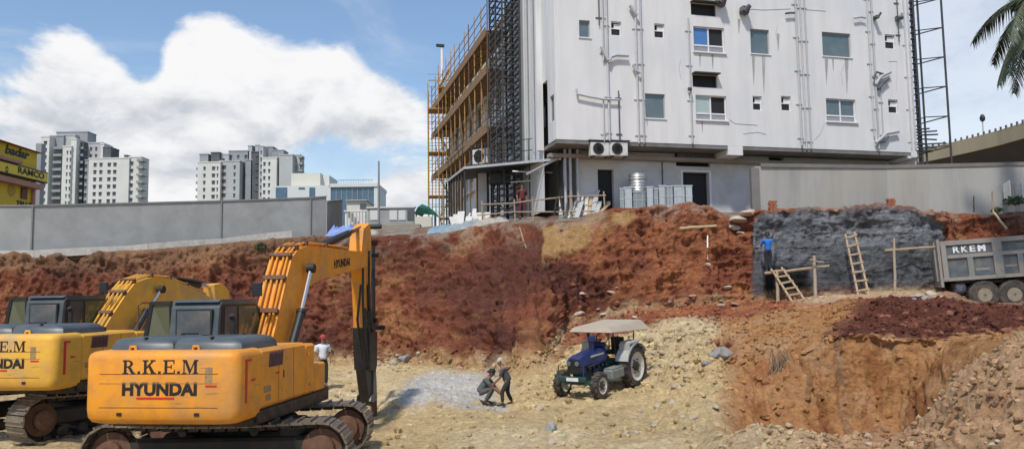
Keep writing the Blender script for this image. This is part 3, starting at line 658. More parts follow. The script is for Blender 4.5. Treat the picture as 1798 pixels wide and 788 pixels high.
def window(parent, h, kind, v, axis='u', dep=.12):
    a, b, c, d = h; fw = .05
    def bx(mb, u0, z0, u1, z1, d0, d1, mi=0):
        if axis == 'u': mb.box2((u0, v+d0, z0), (u1, v+d1, z1), mi)
        else: mb.box2((v+d0, u0, z0), (v+d1, u1, z1), mi)
    f = MB(); g = 0
    for q in ((a, b, c, b+fw), (a, d-fw, c, d), (a, b+fw, a+fw, d-fw), (c-fw, b+fw, c, d-fw)): bx(f, *q, dep-.03, dep+.05)
    if kind.startswith('slide'):
        zm = b+(d-b)*.27; um = (a+c)/2
        bx(f, a+fw, zm-.035, c-fw, zm+.035, dep-.034, dep+.05); bx(f, um-.035, b+fw, um+.035, zm-.035, dep-.032, dep+.05); bx(f, um-.035, zm+.035, um+.035, d-fw, dep-.032, dep+.05)
        w = f.build('window', frame_w, parent)
        l = MB(); 
        for u0, u1 in ((a+fw, um-.035), (um+.035, c-fw)):
            for k in range(4): zz = b+fw+(zm-.035-b-fw)*(k+.5)/4; bx(l, u0+.004, zz-.03, u1-.004, zz+.03, dep-.01, dep+.02)
        l.build('louvre', louv, w)
        p1 = MB(); bx(p1, a+fw, zm+.035, um-.035, d-fw, dep, dep+.02); p1.build('pane', {'slide_b': blue_p, 'slide_g': green_p, 'slide_w': glass_t}[kind], w)
        p2 = MB(); bx(p2, um+.035, zm+.035, c-fw, d-fw, dep+.03, dep+.04); p2.build('pane', glass_t if kind == 'slide_w' else dark_in, w)
        s = MB(); bx(s, a-.06, b-.07, c+.06, b-.003, -.09, dep-.04); s.build('sill', frame_w, w)
    elif kind == 'fix':
        w = f.build('window', frame_g, parent); p1 = MB(); bx(p1, a+fw, b+fw, c-fw, d-fw, dep, dep+.02); p1.build('pane', glass_t, w)
        s = MB(); bx(s, a-.05, b-.05, c+.05, b-.003, -.05, dep-.04); s.build('sill', frame_w, w)
    elif kind == 'bath':
        zm = b+(d-b)*.52; um = a+(c-a)*.35
        bx(f, a+fw, zm-.02, c-fw, zm+.03, dep-.032, dep+.05)
        w = f.build('window', frame_w, parent)
        p1 = MB(); bx(p1, a+fw, b+fw, c-fw, zm-.02, dep, dep+.02); p1.build('pane', dark_in, w)
        p2 = MB(); bx(p2, um, zm+.03, c-fw, d-fw-.05, dep-.01, dep+.02); p2.build('pane', white_m, w)
        p3 = MB(); bx(p3, a+fw, zm+.03, um-.003, d-fw, dep+.03, dep+.04); p3.build('pane', dark_in, w)
    elif kind == 'slot':
        w = f.build('window', mat('dark_vent_frame', (.06, .055, .05), .7), parent)
        p1 = MB(); bx(p1, a+fw, b+fw, c-fw, d-fw, dep+.05, dep+.07); p1.build('pane', dark_in, w)
        s = MB(); bx(s, a-.03, d+.003, c+.03, d+.06, -.35, -.004); s.build('hood', mat('dark_vent_frame', (0, 0, 0)), w)
    elif kind == 'side':
        w = f.build('window', frame_g, parent); p1 = MB(); bx(p1, a+fw, b+fw, c-fw, d-fw, dep, dep+.02); p1.build('pane', glass, w)
holes = []
for (x0, y0, x1, y1), k in WIN:
    a, d = fp(x0, (y0+y1)/2)[0], fp((x0+x1)/2, y0)[1]; c, b = fp(x1, (y0+y1)/2)[0], fp((x0+x1)/2, y1)[1]; holes.append(((a, b, c, d), k))
holed_wall('wall', [h for h, _ in holes], 0, LU, zb, HT, 0, wallw)
for h, k in holes: window(bld, h, k, 0)
# run-off stains are thin films of grime on the render
st = MB()
for x0, x1, y0, y1 in ((1322, 1326, 99, 150), (1340, 1344, 99, 165), (1450, 1454, 104, 150), (1486, 1490, 104, 165), (1462, 1464, 104, 125), (1228, 1231, 96, 118), (1250, 1253, 96, 122), (1232, 1234, 214, 232), (1135, 1137, 212, 222), (1296, 1300, 34, 60), (1365, 1369, 60, 90)):
    a, b = fp(x0, y1); c, d = fp(x1, y0); st.add([(a+.03, -.004, b), (a+.05, -.004, b), (c, -.004, d), (a, -.004, d)], [(0, 1, 2, 3)]); st.build('runoff_stain', stain_m, bld); st = MB()
cr = MB()
for pts in ([(1195, 105), (1192, 120), (1196, 140)], [(1365, 45), (1362, 60), (1366, 78)], [(1280, 210), (1290, 217), (1330, 220)], [(1430, 245), (1440, 235), (1448, 215)], [(1305, 235), (1330, 232), (1345, 236)], [(1560, 108), (1575, 108), (1574, 160)], [(1298, 15), (1340, 18), (1388, 16)], [(1410, 17), (1450, 20)], [(1480, 150), (1476, 128), (1482, 112)]):
    cr = MB(); cr.tube([(fp(*p)[0], -.012, fp(*p)[1]) for p in pts], .009, 4); cr.build('wire', pipe_g, bld)
# edges of the projecting block: soffit, right end, parapet, roof
m2 = MB()
u1c, u2c = fp(1278, 255)[0], fp(1304, 255)[0]; RV = 1.5
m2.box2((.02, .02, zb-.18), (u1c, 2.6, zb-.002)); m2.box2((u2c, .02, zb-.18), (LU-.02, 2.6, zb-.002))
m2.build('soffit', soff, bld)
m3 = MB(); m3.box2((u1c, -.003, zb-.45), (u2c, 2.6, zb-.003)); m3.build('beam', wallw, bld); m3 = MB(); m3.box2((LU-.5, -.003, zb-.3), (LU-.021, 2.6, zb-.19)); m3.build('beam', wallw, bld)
m4 = MB(); m4.add([(LU, 0, 0), (LU, LV, 0), (LU, LV, HT), (LU, 0, HT)], [(0, 1, 2, 3)]); m4.add([(0, 0, HT), (LU, 0, HT), (LU, LV, HT), (0, LV, HT)], [(0, 1, 2, 3)])
m4.add([(0, LV, 0), (LU, LV, 0), (LU, LV, HT), (0, LV, HT)], [(0, 1, 2, 3)])
m4.build('rear_wall', walls_, bld)
# short return of the front block with its slit window, the dark gap, then the long side wall
gap0, gap1 = sp(962, 200)[0], sp(954, 200)[0]
sh = [(sp(973, 190)[0], sp(969, 214)[1], sp(966, 190)[0], sp(969, 168)[1])]
holed_wall('return_wall', sh, 0, gap0, zb, HT, 0, walls_, .2, axis='v'); window(bld, sh[0], 'side', 0, 'v', .1)
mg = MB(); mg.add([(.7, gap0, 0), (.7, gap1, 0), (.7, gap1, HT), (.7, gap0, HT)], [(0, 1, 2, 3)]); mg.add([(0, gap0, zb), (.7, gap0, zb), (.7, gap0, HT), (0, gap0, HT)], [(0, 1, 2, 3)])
zt_ = sp(958, 143)[1]; mw = MB(); mw.box2((.0, gap0+.002, zt_), (.3, gap1-.002, HT-.1)); mw.build('upper_return_wall', walls_, bld)
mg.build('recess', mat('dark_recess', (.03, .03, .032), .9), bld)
sw = []
for zc in (4.3, 7.5, 10.7):
    for k in range(7):
        vv = 7.4 + 2.75*k; sw.append((vv, zc-.55, vv+1.15, zc+.75))
for zc in (4.6, 7.9, 11.0): sw.append((gap1+.35, zc-.5, gap1+.8, zc+.5))
holed_wall('side_wall', sw, gap1, LV, 0, HT-.5, 0, walls_, .2, axis='v')
for h in sw: window(bld, h, 'side', 0, 'v', .1)
mp = MB()
v0 = sp(937, 150)[0]; v1 = sp(921, 150)[0]
for v_ in (sp(948, 150)[0], sp(940, 150)[0], sp(929, 150)[0]): mp.tube([(-.12, v_, 3.0), (-.12, v_, HT+.3)], .07, 8)
mp.build('drain_pipe', pipe_g, bld)
for a_, b_ in ((gap1+.02, gap1+.3), (v1-.1, v1+.5)):
    q = MB(); q.box2((-.3, a_, 2.9), (-.004, b_, HT-.2)); q.build('pilaster', walls_, bld)
q = MB()
for z in (2.95, 5.95, 9.3, HT-.5): q.box2((-.25, 6.2, z), (-.005, LV, z+.22))
q.build('floor_band', walls_, bld)
# ground floor wall, set back
gh = []
for (x0, y0, x1, y1) in ((1050, 297, 1078, 357), (1199, 302, 1245, 358)):
    gh.append((fp(x0, 330, RV)[0], 0., fp(x1, 330, RV)[0], fp(x0, y0, RV)[1]))
vh = (fp(1187, 285, RV)[0], fp(1200, 292, RV)[1], fp(1247, 285, RV)[0], fp(1200, 273, RV)[1])
vh2 = (fp(1350, 285, RV)[0], fp(1360, 287, RV)[1], fp(1376, 285, RV)[0], fp(1360, 276, RV)[1])
gu0 = fp(1012, 330, RV)[0]
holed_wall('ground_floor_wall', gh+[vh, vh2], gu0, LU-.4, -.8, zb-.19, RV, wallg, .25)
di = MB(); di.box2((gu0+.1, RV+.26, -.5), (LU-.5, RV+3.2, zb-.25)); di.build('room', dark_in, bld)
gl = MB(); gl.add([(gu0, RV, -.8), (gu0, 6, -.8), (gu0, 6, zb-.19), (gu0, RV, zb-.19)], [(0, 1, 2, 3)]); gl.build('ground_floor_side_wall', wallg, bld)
uL = gh[1]
df = MB(); w_ = .09
df.box2((uL[0]-.12, RV-.05, 0), (uL[0]-.002, RV+.1, uL[3]+.1)); df.box2((uL[2]+.002, RV-.05, 0), (uL[2]+.12, RV+.1, uL[3]+.1)); df.box2((uL[0]-.001, RV-.05, uL[3]+.002), (uL[2]+.001, RV+.1, uL[3]+.1))
df.build('door_frame', frame_w, bld)
bb = MB()
for dx, m_ in ((.2, 0),): bb.box2((.0, RV-.42, zb-.62), (LU-.6, RV-.003, zb-.45))
bb.build('ledge', mat('stained_ledge', (.28, .24, .21), .9, 0, (.4, .38, .36), 1, .6), bld)
bb = MB(); bb.box2((fp(1185, 280, RV)[0], RV-.3, zb-.44), (fp(1249, 280, RV)[0], RV-.004, zb-.19)); bb.build('duct', pipe_d, bld)
for px in (990, 999, 1012):
    q = MB(); u_ = fp(px, 330, RV)[0]; q.tube([(u_, RV-.25, -.3), (u_, RV-.25, zb-.2)], .07, 8); q.build('drain_pipe', pipe_g if px != 999 else pipe_w, bld)
q = MB(); u_ = fp(1163, 330, RV)[0]; q.tube([(u_, RV-.06, .2), (u_, RV-.06, zb-.65)], .03, 6); q.build('drain_pipe', pipe_d, bld)
# drain pipes on the front
def vpipe(px, y0, y1, wpx, m, off=.0, py=125):
    r_ = wpx/2/37.5*.66; u = fp(px, py)[0]; z1 = fp(px, y0)[1] if y0 > 0 else HT+.2; z0 = fp(px, y1)[1]
    q = MB(); q.tube([(u, -r_-.05-off, z0), (u, -r_-.05-off, z1)], r_, 10)
    z = z0+.35
    while z < z1: q.box2((u-r_-.12, -.035, z), (u+r_+.12, -.002, z+.05)); q.tube([(u, -r_-.05-off, z-.02), (u, -r_-.05-off, z+.07)], r_*1.25, 10); z += 1.7
    q.build('drain_pipe', m, bld)
for a in ((1059, -5, 108, 4.5, pipe_w), (1066, -5, 248, 5.5, pipe_w), (1057, 175, 250, 3.5, pipe_w), (1053, -5, 46, 3, pipe_d), (1084, 160, 250, 3.4, pipe_d), (1117, -5, 252, 5, pipe_w), (1126, -5, 252, 5, pipe_g), (1210, 33, 252, 4.5, pipe_g),
          (1400, -5, 256, 6.5, pipe_g), (1408, -5, 262, 5.5, pipe_w), (1416, -5, 262, 5, pipe_g), (1527, -5, 240, 4.5, pipe_w), (1534, -5, 262, 5.5, pipe_g), (1543, 130, 250, 3, pipe_g), (1580, -5, 75, 3.2, pipe_d), (1591, -5, 262, 3.5, pipe_w), (1598, -5, 262, 5.5, pipe_w)):
    vpipe(*a)
def bent(pts, r_, m, name='drain_pipe'):
    q = MB(); q.tube([(fp(*p)[0], -.16, fp(*p)[1]) for p in pts], r_, 8); q.build(name, m, bld)
bent([(1010, 158), (1011, 167), (1035, 172), (1058, 176), (1086, 177)], .05, pipe_g); bent([(1067, 112), (1071, 102), (1080, 99), (1101, 100)], .07, pipe_g)
bent([(1054, 84), (1060, 96), (1066, 108)], .09, pipe_w); bent([(1104, 12), (1110, 22), (1117, 30)], .08, pipe_g); bent([(1109, 116), (1114, 126), (1122, 130)], .06, pipe_g)
bent([(1534, 150), (1540, 140), (1545, 135), (1560, 128)], .08, pipe_g); bent([(1538, 158), (1548, 146), (1556, 140)], .07, pipe_d); bent([(1530, 140), (1535, 128), (1548, 132)], .05, pipe_d)
bent([(1534, 252), (1545, 243), (1552, 236), (1574, 232)], .08, pipe_g); bent([(1537, 250), (1550, 250), (1556, 240)], .05, pipe_d)
bent([(1376, 26), (1384, 25), (1392, 25)], .05, pipe_d); bent([(1496, 34), (1508, 32), (1516, 34)], .05, pipe_g); bent([(1206, 158), (1211, 158)], .09, pipe_d); bent([(1570, 34), (1580, 33)], .12, pipe_d)
def lump(px, py, r_, m, name):
    q = MB(); u, z = fp(px, py); q.box((u, -.18, z), (r_*1.6, .34, r_*1.4), Matrix.Rotation(.3, 3, 'Y'), bev=.05); q.tube([(u-r_*.4, -.36, z-.1), (u+r_*.4, -.5, z+.15)], r_*.45, 8); q.build(name, m, bld)
lump(1304, 21, .26, pipe_d, 'exhaust_fan'); lump(1262, 6, .3, pipe_d, 'exhaust_fan'); lump(1534, 33, .13, pipe_d, 'junction_box')
q = MB(); q.box2((LU-.32, -.06, zb-.25), (LU+.02, -.004, HT)); q.build('corner_pilaster', wallw, bld)
# ---------------------------------------------------------------- air conditioning units
acw = mat('off_white_casing', (.62, .61, .57), .5, 0, (.35, .3, .25), 4, .6)
def ac_unit(loc, rz, label, s=1., group=None):
    t = empty('air_conditioner', label, 'air conditioner', loc, rz, group)
    q = MB(); q.box((0, .16, .3*s), (.82*s, .32, .58*s), bev=.02); q.build('casing', acw, t)
    q = MB(); q.lathe((-.08*s, -.004, .31*s), (0, -1, 0), [(.235*s, 0), (.245*s, .025), (.2*s, .03), (.2*s, .004)], 20)
    for k in range(5): q.lathe((-.08*s, -.006, .31*s), (0, -1, 0), [(.04*s*(k+.6), .02), (.04*s*(k+.6)+.008, .026)], 16)
    q.build('fan_grille', blackp, t)
    q = MB(); q.box((-.3*s, .1, -.03), (.05, .5, .05)); q.box((.3*s, .1, -.03), (.05, .5, .05)); q.box((0, .3, .66*s), (1.02*s, .7, .03)); q.build('bracket', blackp, t)
    return t
for px, lab in ((1054, 'white air conditioner under the overhang, nearer the canopy'), (1087, 'white air conditioner under the overhang at the foot of the dark vertical pipe')):
    h = hit_plane(px, 274, BO + VD*(-.06), VD); ac_unit(h, BROT, lab, 1.1)
h = hit_plane(844, 288, BO - UD*1.3, UD); ac_unit(h, BROT - .9, 'large air conditioner with round fan on top of the dark canopy', 1.5)
# ---------------------------------------------------------------- canopy over the side yard
can_m = mat('dark_canopy_sheet', (.05, .052, .055), .7, 0, (.12, .12, .12), 3, .5); steel_g = mat('galvanised_trim', (.5, .5, .5), .5, .4, (.3, .3, .3), 4, .5); post_m = mat('dark_post', (.03, .025, .022), .7, 0, (.1, .07, .05), 5, .5)
cz = 9.55
A = hit_plane(816, 300, Vector((0, 0, cz)), Vector((0, 0, 1))); Bc = hit_plane(984, 279, Vector((0, 0, cz+.15)), Vector((0, 0, 1))); Cc = hit_plane(785, 323, Vector((0, 0, cz)), Vector((0, 0, 1)))
A = P(816, 296, 40.6); Bc = P(985, 280, 37.4); Cc = P(784, 321, 46.5); Dc_ = Bc + (Cc-A)*.9; Dc_.z = Cc.z+.1
cn = empty('canopy', 'dark flat canopy on thin black posts along the scaffolded side of the building', 'canopy', (A.x, A.y, 6.9))
q = MB(); th = Vector((0, 0, .07)); q.add([A, Bc, Dc_, Cc, A+th, Bc+th, Dc_+th, Cc+th], [(0, 1, 2, 3), (4, 5, 6, 7), (0, 1, 5, 4), (1, 2, 6, 5), (2, 3, 7, 6), (3, 0, 4, 7)]); q.build('roof_sheet', can_m, cn, world=True)
q = MB(); e = Vector((0, 0, .0)); q.beam(A+Vector((-.05, -.06, .02)), Bc+Vector((0, -.06, .02)), .06, .12); q.beam(A+Vector((-.06, -.02, 0)), Cc+Vector((-.06, 0, 0)), .06, .12); q.build('fascia', steel_g, cn, world=True)
q = MB(); q.tube([P(978, 279, 37.3), P(925, 306, 38.4)], .06, 8); q.tube([P(900, 301, 39), P(970, 303, 38.6)], .04, 6); q.tube([P(897, 320, 40), P(935, 317, 39)], .04, 6); q.build('brace', steel_g, cn, world=True)
for k in range(8):
    p = Cc.lerp(A, k/7.) ; q = MB(); q.tube([(p.x, p.y, 6.6), (p.x, p.y, p.z)], .055, 6); q.build('post', post_m, cn, world=True)
for px, D in ((856, 41.5), (866, 41.3), (877, 41.2), (889, 41.0), (838, 41), (930, 39.3)):
    p = P(px, 330, D); q = MB(); q.tube([(p.x, p.y, 6.6), (p.x, p.y, 9.5)], .05, 6); q.build('post', post_m, cn, world=True)
q = MB(); p = P(848, 350, 42.0); q.box((p.x, p.y, 8.2), (.5, .3, 2.6)); q.build('column', wallg, cn, world=True)
q = MB(); p = P(878, 315, 41.2); q.box((p.x, p.y, 9.1), (1.1, .5, .6), bev=.04); q.build('cable_box', blackp, cn, world=True)
# railing on the canopy
rl = empty('railing', 'thin dark metal railing standing on the dark canopy', 'railing', (A.x, A.y, A.z))
q = MB()
for k in range(9):
    p = A.lerp(Bc, .08+.075*k); q.tube([p, p+Vector((0, 0, 1.15))], .022, 5)
a0, a1 = A.lerp(Bc, .06), A.lerp(Bc, .72)
for hh in (.6, 1.15): q.tube([a0+Vector((0, 0, hh)), a1+Vector((0, 0, hh))], .022, 5)
for k in range(5):
    p = A.lerp(Cc, .1+.2*k); q.tube([p, p+Vector((0, 0, 1.2))], .022, 5)
q.tube([A+Vector((0, 0, 1.15)), Cc+Vector((0, 0, 1.15))], .022, 5)
q.build('rail', post_m, rl, world=True)
# ---------------------------------------------------------------- lattice frame on the side wall
lat = mat('dark_lattice_steel', (.03, .032, .036), .6, 0, (.09, .09, .1), 5, .5)
vA, vB = sp(913, 150, -.35)[0], sp(889, 150, -.35)[0]
tw = empty('lattice_tower', 'tall dark steel lattice frame fixed to the side wall next to the scaffolding', 'lattice frame', BO + UD*-.35 + VD*vA, BROT)
for v_ in (0, (vB-vA)*.5, vB-vA):
    q = MB(); q.box2((-.05, v_-.06, 0), (.05, v_+.06, HT+1.5)); q.build('upright', lat, tw)
    q = MB(); q.box2((-.95, v_-.04, .0), (-.87, v_+.04, HT+1.5)); q.build('upright', lat, tw)
q = MB(); z = .3
while z < HT+1.4:
    q.box2((-.045, 0.06, z), (.045, vB-vA-.06, z+.07)); q.box2((-.94, .04, z+.1), (-.88, vB-vA-.04, z+.16)); q.box2((-.87, -.035, z), (-.05, .035, z+.06)); q.box2((-.87, vB-vA-.035, z), (-.05, vB-vA+.035, z+.06)); z += .36
q.build('rungs', lat, tw)
q = MB(); z = .3; s_ = 0
while z < HT+.3:
    a_, b_ = (.02, vB-vA) if s_ % 2 == 0 else (vB-vA, .02); q.tube([(-.9, a_, z), (-.9, b_, z+1.2)], .035, 5); z += 1.2; s_ += 1
q.build('diagonal_brace', lat, tw)
# ---------------------------------------------------------------- yellow scaffolding along the side wall
scf = mat('ochre_scaffold_pole', (.46, .26, .07), .65, 0, (.28, .14, .05), 5, .6); scd = mat('rusty_scaffold_pole', (.13, .085, .06), .7, 0, (.25, .13, .06), 5, .5); plank = mat('brown_scaffold_plank', (.27, .155, .065), .8, 0, (.14, .08, .045), 3, .7)
sv0, sv1 = vB+.3, LV+.2; zd = (13.0-GZ, 16.2-GZ, 18.75-GZ)
zd = (sp(891, 197, -1.2)[1], sp(891, 84, -1.2)[1], sp(891, 10, -1.2)[1])
sc1 = empty('scaffolding', 'ochre pole scaffolding with plank decks along the long side wall', 'scaffolding', BO + UD*-1.35 + VD*sv0, BROT)
n = 12; stp = (sv1-sv0)/n
for k in range(n+1):
    for u_, top in ((0, zd[2]+2.1), (1.1, zd[2]+.4)):
        q = MB(); j = rnd.uniform(-.05, .05); q.tube([(u_, k*stp, 2.5 if u_ else .0), (u_+j, k*stp+j, top+rnd.uniform(-.3, .2))], .035, 6); q.build('standard', scf if rnd.random() < .6 else scd, sc1)
for z in zd:
    q = MB(); q.box2((-.05, 0, z), (1.25, sv1-sv0, z+.06)); q.build('deck', plank, sc1)
    q = MB(); q.box2((-.09, 0, z-.28), (-.051, sv1-sv0, z+.22)); q.build('toe_board', plank, sc1)
    for hh in (.5, 1.0, 1.5):
        q = MB(); q.tube([(-.04, 0, z+hh), (-.04, sv1-sv0, z+hh)], .022, 5); q.build('ledger', scd, sc1)
    for k in range(n+1):
        q = MB(); q.tube([(-.1, k*stp+.05, z-.1), (1.2, k*stp+.05, z-.1)], .03, 5); q.build('transom', scf, sc1)
for k in range(0, n, 2):
    q = MB(); q.tube([(-.06, k*stp, zd[0]), (-.06, (k+1)*stp, zd[1])], .028, 5); q.build('brace', scd, sc1)
# stair tower at the far end
st_o = P(771, 385, 58.5)
sc2 = empty('scaffold_tower', 'tall ochre scaffold stair tower beyond the end of the scaffolded wall', 'scaffold tower', (st_o.x, st_o.y, 6.8), R(4))
hT = PZ(771, 112, 58.5)-6.8; wx = .78
for x in (-wx, -.0, wx):
    for y in (0, 1.6):
        q = MB(); tp = hT if x > -.5 else hT-1.6*(1 if x < -.5 else 0)
        if x == 0: tp = hT-.3
        q.tube([(x, y, 0), (x, y, tp+rnd.uniform(-.2, .2))], .04, 6); q.build('standard', scf, sc2)
z = .4; k = 0
while z < hT-1:
    q = MB(); q.box2((-wx, -.03, z), (wx, 1.63, z+.07)) if k % 2 == 0 else q.box2((0, -.03, z), (wx, 1.63, z+.05)); q.build('deck', scf, sc2)
    q = MB(); a_, b_ = (0.05, wx-.02) if k % 2 else (wx-.02, .05)
    for t in range(8): x = a_+(b_-a_)*t/7; q.box((x, .8, z+.1+1.55*t/8), (.16, .75, .04))
    q.tube([(a_, .4, z), (b_, .4, z+1.6)], .03, 5); q.build('stair_flight', scf, sc2)
    for y in (0, 1.6):
        q = MB(); q.tube([(-wx, y, z+1.0), (wx, y, z+1.0)], .024, 5); q.tube([(-wx, y, z+.5), (wx, y, z+.5)], .024, 5); q.build('ledger', scf, sc2)
    z += 1.62; k += 1
# ---------------------------------------------------------------- black scaffold mast on the right
def lattice_mast():
    D = 42.3; a, b = P(1609, 280, D), P(1671, 280, D); w = b.x-a.x
    t = empty('scaffold_mast', 'black steel lattice mast standing beyond the white building in front of the flyover', 'lattice mast', (a.x, a.y, 6.7))
    H = 16
    xs = [(.0, 0), (.16, .5), (.34, 0), (.62, .6), (1.05, .9), (w, 0), (w*.55, 1.6)]
    for x, y in xs:
        q = MB(); q.tube([(x, y, 0), (x-.05, y, H)], .055, 6); q.build('upright', lat, t)
    z = .7
    while z < H:
        q = MB(); q.tube([(.32, 0, z-.1), (1.05, .9, z+.2)], .03, 5); q.tube([(1.05, .9, z+.2), (w, 0, z+.05)], .03, 5); q.tube([(.32, 0, z-.35), (w, 0, z+.05)], .036, 5); q.build('brace', lat, t); z += 1.62
    q = MB(); z = .3
    while z < H: q.tube([(0, 0, z), (.34, 0, z+.12), (.62, .6, z+.17), (.16, .5, z+.15), (0, 0, z)], .04, 5); z += .34
    q.build('rungs', lat, t)
    q = MB(); z = 3.6
    for k in range(9): q.tube([(-.05, rnd.uniform(-.3, .1), z+k*.16), (rnd.uniform(.6, 1.6), rnd.uniform(-.3, .2), z+k*.16+rnd.uniform(-.15, .15))], .045, 5)
    q.build('pole_bundle', lat, t)
lattice_mast()
# ================================================================ walls, far buildings, flyover
def wall_run(name, label, cat, pts, h, th, m, joints=0, cap=None):
    """pts: base line world points (x,y,z)"""
    t = empty(name, label, cat, pts[0])
    for i in range(len(pts)-1):
        a, b = Vector(pts[i]), Vector(pts[i+1]); d = (b-a); dl = d.length; n = Vector((-d.y, d.x, 0)).normalized()*th
        up = Vector((0, 0, h)); dn = Vector((0, 0, -1.0)); e = d/dl*.012 if joints else Vector()
        q = MB(); A_, B_ = a+e, b-e
        q.add([A_+dn, B_+dn, B_+n+dn, A_+n+dn, A_+up, B_+up, B_+n+up, A_+n+up], [(0, 1, 2, 3), (4, 5, 6, 7), (0, 1, 5, 4), (1, 2, 6, 5), (2, 3, 7, 6), (3, 0, 4, 7)]); q.build('wall_panel', m, t, world=True)
        if cap:
            q = MB(); A_, B_ = a+up-n*.25, b+up-n*.25; m_ = n*1.5; u2 = Vector((0, 0, .07)); z2 = Vector((0, 0, .003))
            q.add([A_+z2, B_+z2, B_+m_+z2, A_+m_+z2, A_+u2, B_+u2, B_+m_+u2, A_+m_+u2], [(0, 1, 2, 3), (4, 5, 6, 7), (0, 1, 5, 4), (1, 2, 6, 5), (2, 3, 7, 6), (3, 0, 4, 7)]); q.build('coping', cap, t, world=True)
        if joints:
            q = MB(); q.beam(a+n*-.05+dn, a+n*-.05+up, .09, .07); q.build('joint_strip', joints, t, world=True)
    return t
def lerp_px(pa, pb, k): return pa.lerp(pb, k)
wl0, wl1 = P(-330, 447, 34.4), P(55, 440, 36.4); wl2, wl3, wl4 = P(388, 424, 40.4), P(545, 415, 42.3), P(573, 412, 42.8)
capm = mat('dark_coping', (.2, .2, .2), .85, 0, (.3, .3, .3), 3, .6)
wall_run('compound_wall', 'long grey concrete panel wall on top of the bank behind the excavators', 'wall', [wl0, wl1, wl2, wl3, wl4], 2.02, .2, conc, capm and mat('joint_grey', (.2, .2, .195), .9), capm)
wr = P(600, 404, 47.5)
wall_run('side_wall', 'short shaded return of the grey concrete wall running away from the pit', 'wall', [wl4 + Vector((.03, .0, 0)), wr], 1.75, .2, conc, 0, capm)
# white footing strip at its base
ft = MB()
pr = None
for px, py, D in ((-300, 452, 33.9), (0, 447, 35.6), (60, 446, 36.0), (150, 441, 36.9), (225, 438, 37.8), (260, 434, 38.1), (330, 428, 39.1), (388, 425, 39.9), (450, 417, 40.8), (512, 411, 41.4)):
    p = P(px, py, D)
    if pr is not None: ft.beam(pr, p, .16, .35, up=(0, 0, 1))
    pr = p
tag(ft.build('footing_strip', mat('whitish_mortar', (.55, .53, .48), .9, 0, (.3, .25, .2), 3, .7, .3)), 'narrow whitish mortar strip along the foot of the long grey wall', 'kerb')
# right compound wall
wallb = mat('mud_stained_concrete', (.36, .35, .33), .9, 0, (.22, .215, .2), .9, .75, .2, 20, streak=True, c3=(.38, .33, .26), sc3=.45, amt3=.35)
ra, rb, rc = P(1329, 365, 35.6), P(1560, 362, 36.6), P(1830, 366, 36.2); rd = P(2300, 366, 34)
ra.z = rb.z = rc.z = rd.z = 6.55
tr = wall_run('boundary_wall', 'mud stained concrete wall above the grey sprayed bank and the truck', 'wall', [ra, rb, rc, rd], PZ(1500, 293, 36.2)-6.55, .25, wallb)
q = MB(); q.box((ra.x-.02, ra.y+.12, 7.55), (.36, .3, 2.12)); q.build('end_pier', conc_d, tr, world=True)
q = MB(); a = ra+Vector((.25, -.02, 2.18)); b = rb+Vector((0, -.02, 2.18)); c = rc + Vector((0, -.02, 2.18))
for s, e in ((a, b), (b, c)): q.beam(s, e, .05, .16)
q.build('top_band', conc_d, tr, world=True)
soilband = mat('splashed_mud', (.36, .19, .08), .95, 0, (.3, .24, .17), 1.6, .8, .2)
# brick stubs on the crest
brick = mat('red_brick', (.3, .1, .05), .9, 0, (.4, .22, .13), 5, .6, .3)
for px, py, D, h, lab in ((1357, 372, 34.9, .55, 'orange clay lump and brick stub near the top of the sprayed concrete, above the worker'), (1565, 372, 34.9, .7, 'small red brick stub standing at the foot of the stained wall')):
    p = P(px, py, D); q = MB(); 
    for k in range(int(h/.09)):
        for j in (-1, 1): q.box((p.x+j*.085+(.04 if k % 2 else 0)-.02, p.y, p.z+k*.09), (.16, .2, .08), Matrix.Rotation(rnd.uniform(-.06, .06), 3, 'Z'), bev=.008)
    tag(q.build('brick_stub', brick), lab, 'bricks')
# ---------------------------------------------------------------- far buildings
tw_w = mat('far_white_render', (.66, .63, .585), .85, 0, (.5, .48, .45), .15, .5); tw_g = mat('far_grey_render', (.27, .28, .29), .85, 0, (.36, .36, .36), .15, .6); tw_d = mat('far_dark_recess', (.075, .08, .09), .8, 0, (.16, .16, .17), .3, .6); tw_m = mat('far_mid_render', (.42, .415, .41), .85, 0, (.5, .5, .49), .15, .6)
def tower(label, D, rz, blocks, balc=()):
    x0 = min(b[0] for b in blocks); x1 = max(b[1] for b in blocks)
    c = P((x0+x1)/2, 360, D); t = empty('tower_block', label, 'apartment block', (c.x, c.y, 0), 0)
    for (a, b, yt, dy, m, cols) in blocks:
        A_, B_ = P(a, 350, D+dy), P(b, 350, D+dy); top = PZ((a+b)/2, yt, D+dy); dep = 7
        q = MB(); q.box2((A_.x, A_.y, 3), (B_.x, A_.y+dep, top)); q.box2((A_.x-.15, A_.y-.15, top+.003), (B_.x+.15, A_.y+dep, top+.5))
        w = q.build('wing', m, t, world=True)
        fl = 2.95; k = 0
        for cc, wpx in cols:
            z = top-2.4; wx_ = wpx*D/F0/2
            xc = P(cc, 350, D+dy).x
            while z > 20*0 + 6 + 6:
                q = MB(); q.box2((xc-wx_, A_.y-.06, z-.75), (xc+wx_, A_.y+.3, z+.65)); q.box2((xc-wx_-.1, A_.y-.35, z+.66), (xc+wx_+.1, A_.y-.002, z+.76))
                q.build('window', tw_d, w, world=True); z -= fl
    for (a, b, y0, dy) in balc:
        z = PZ(a, y0, D+dy); 
        while z > 14:
            A_, B_ = P(a, 350, D+dy), P(b, 350, D+dy); q = MB(); q.box2((A_.x, A_.y, z), (B_.x, A_.y+4, z+.25)); q.box2((A_.x, A_.y, z+.26), (B_.x, A_.y+.12, z+1.0)); q.build('balcony', tw_g, t, world=True); z -= 2.95
    return t
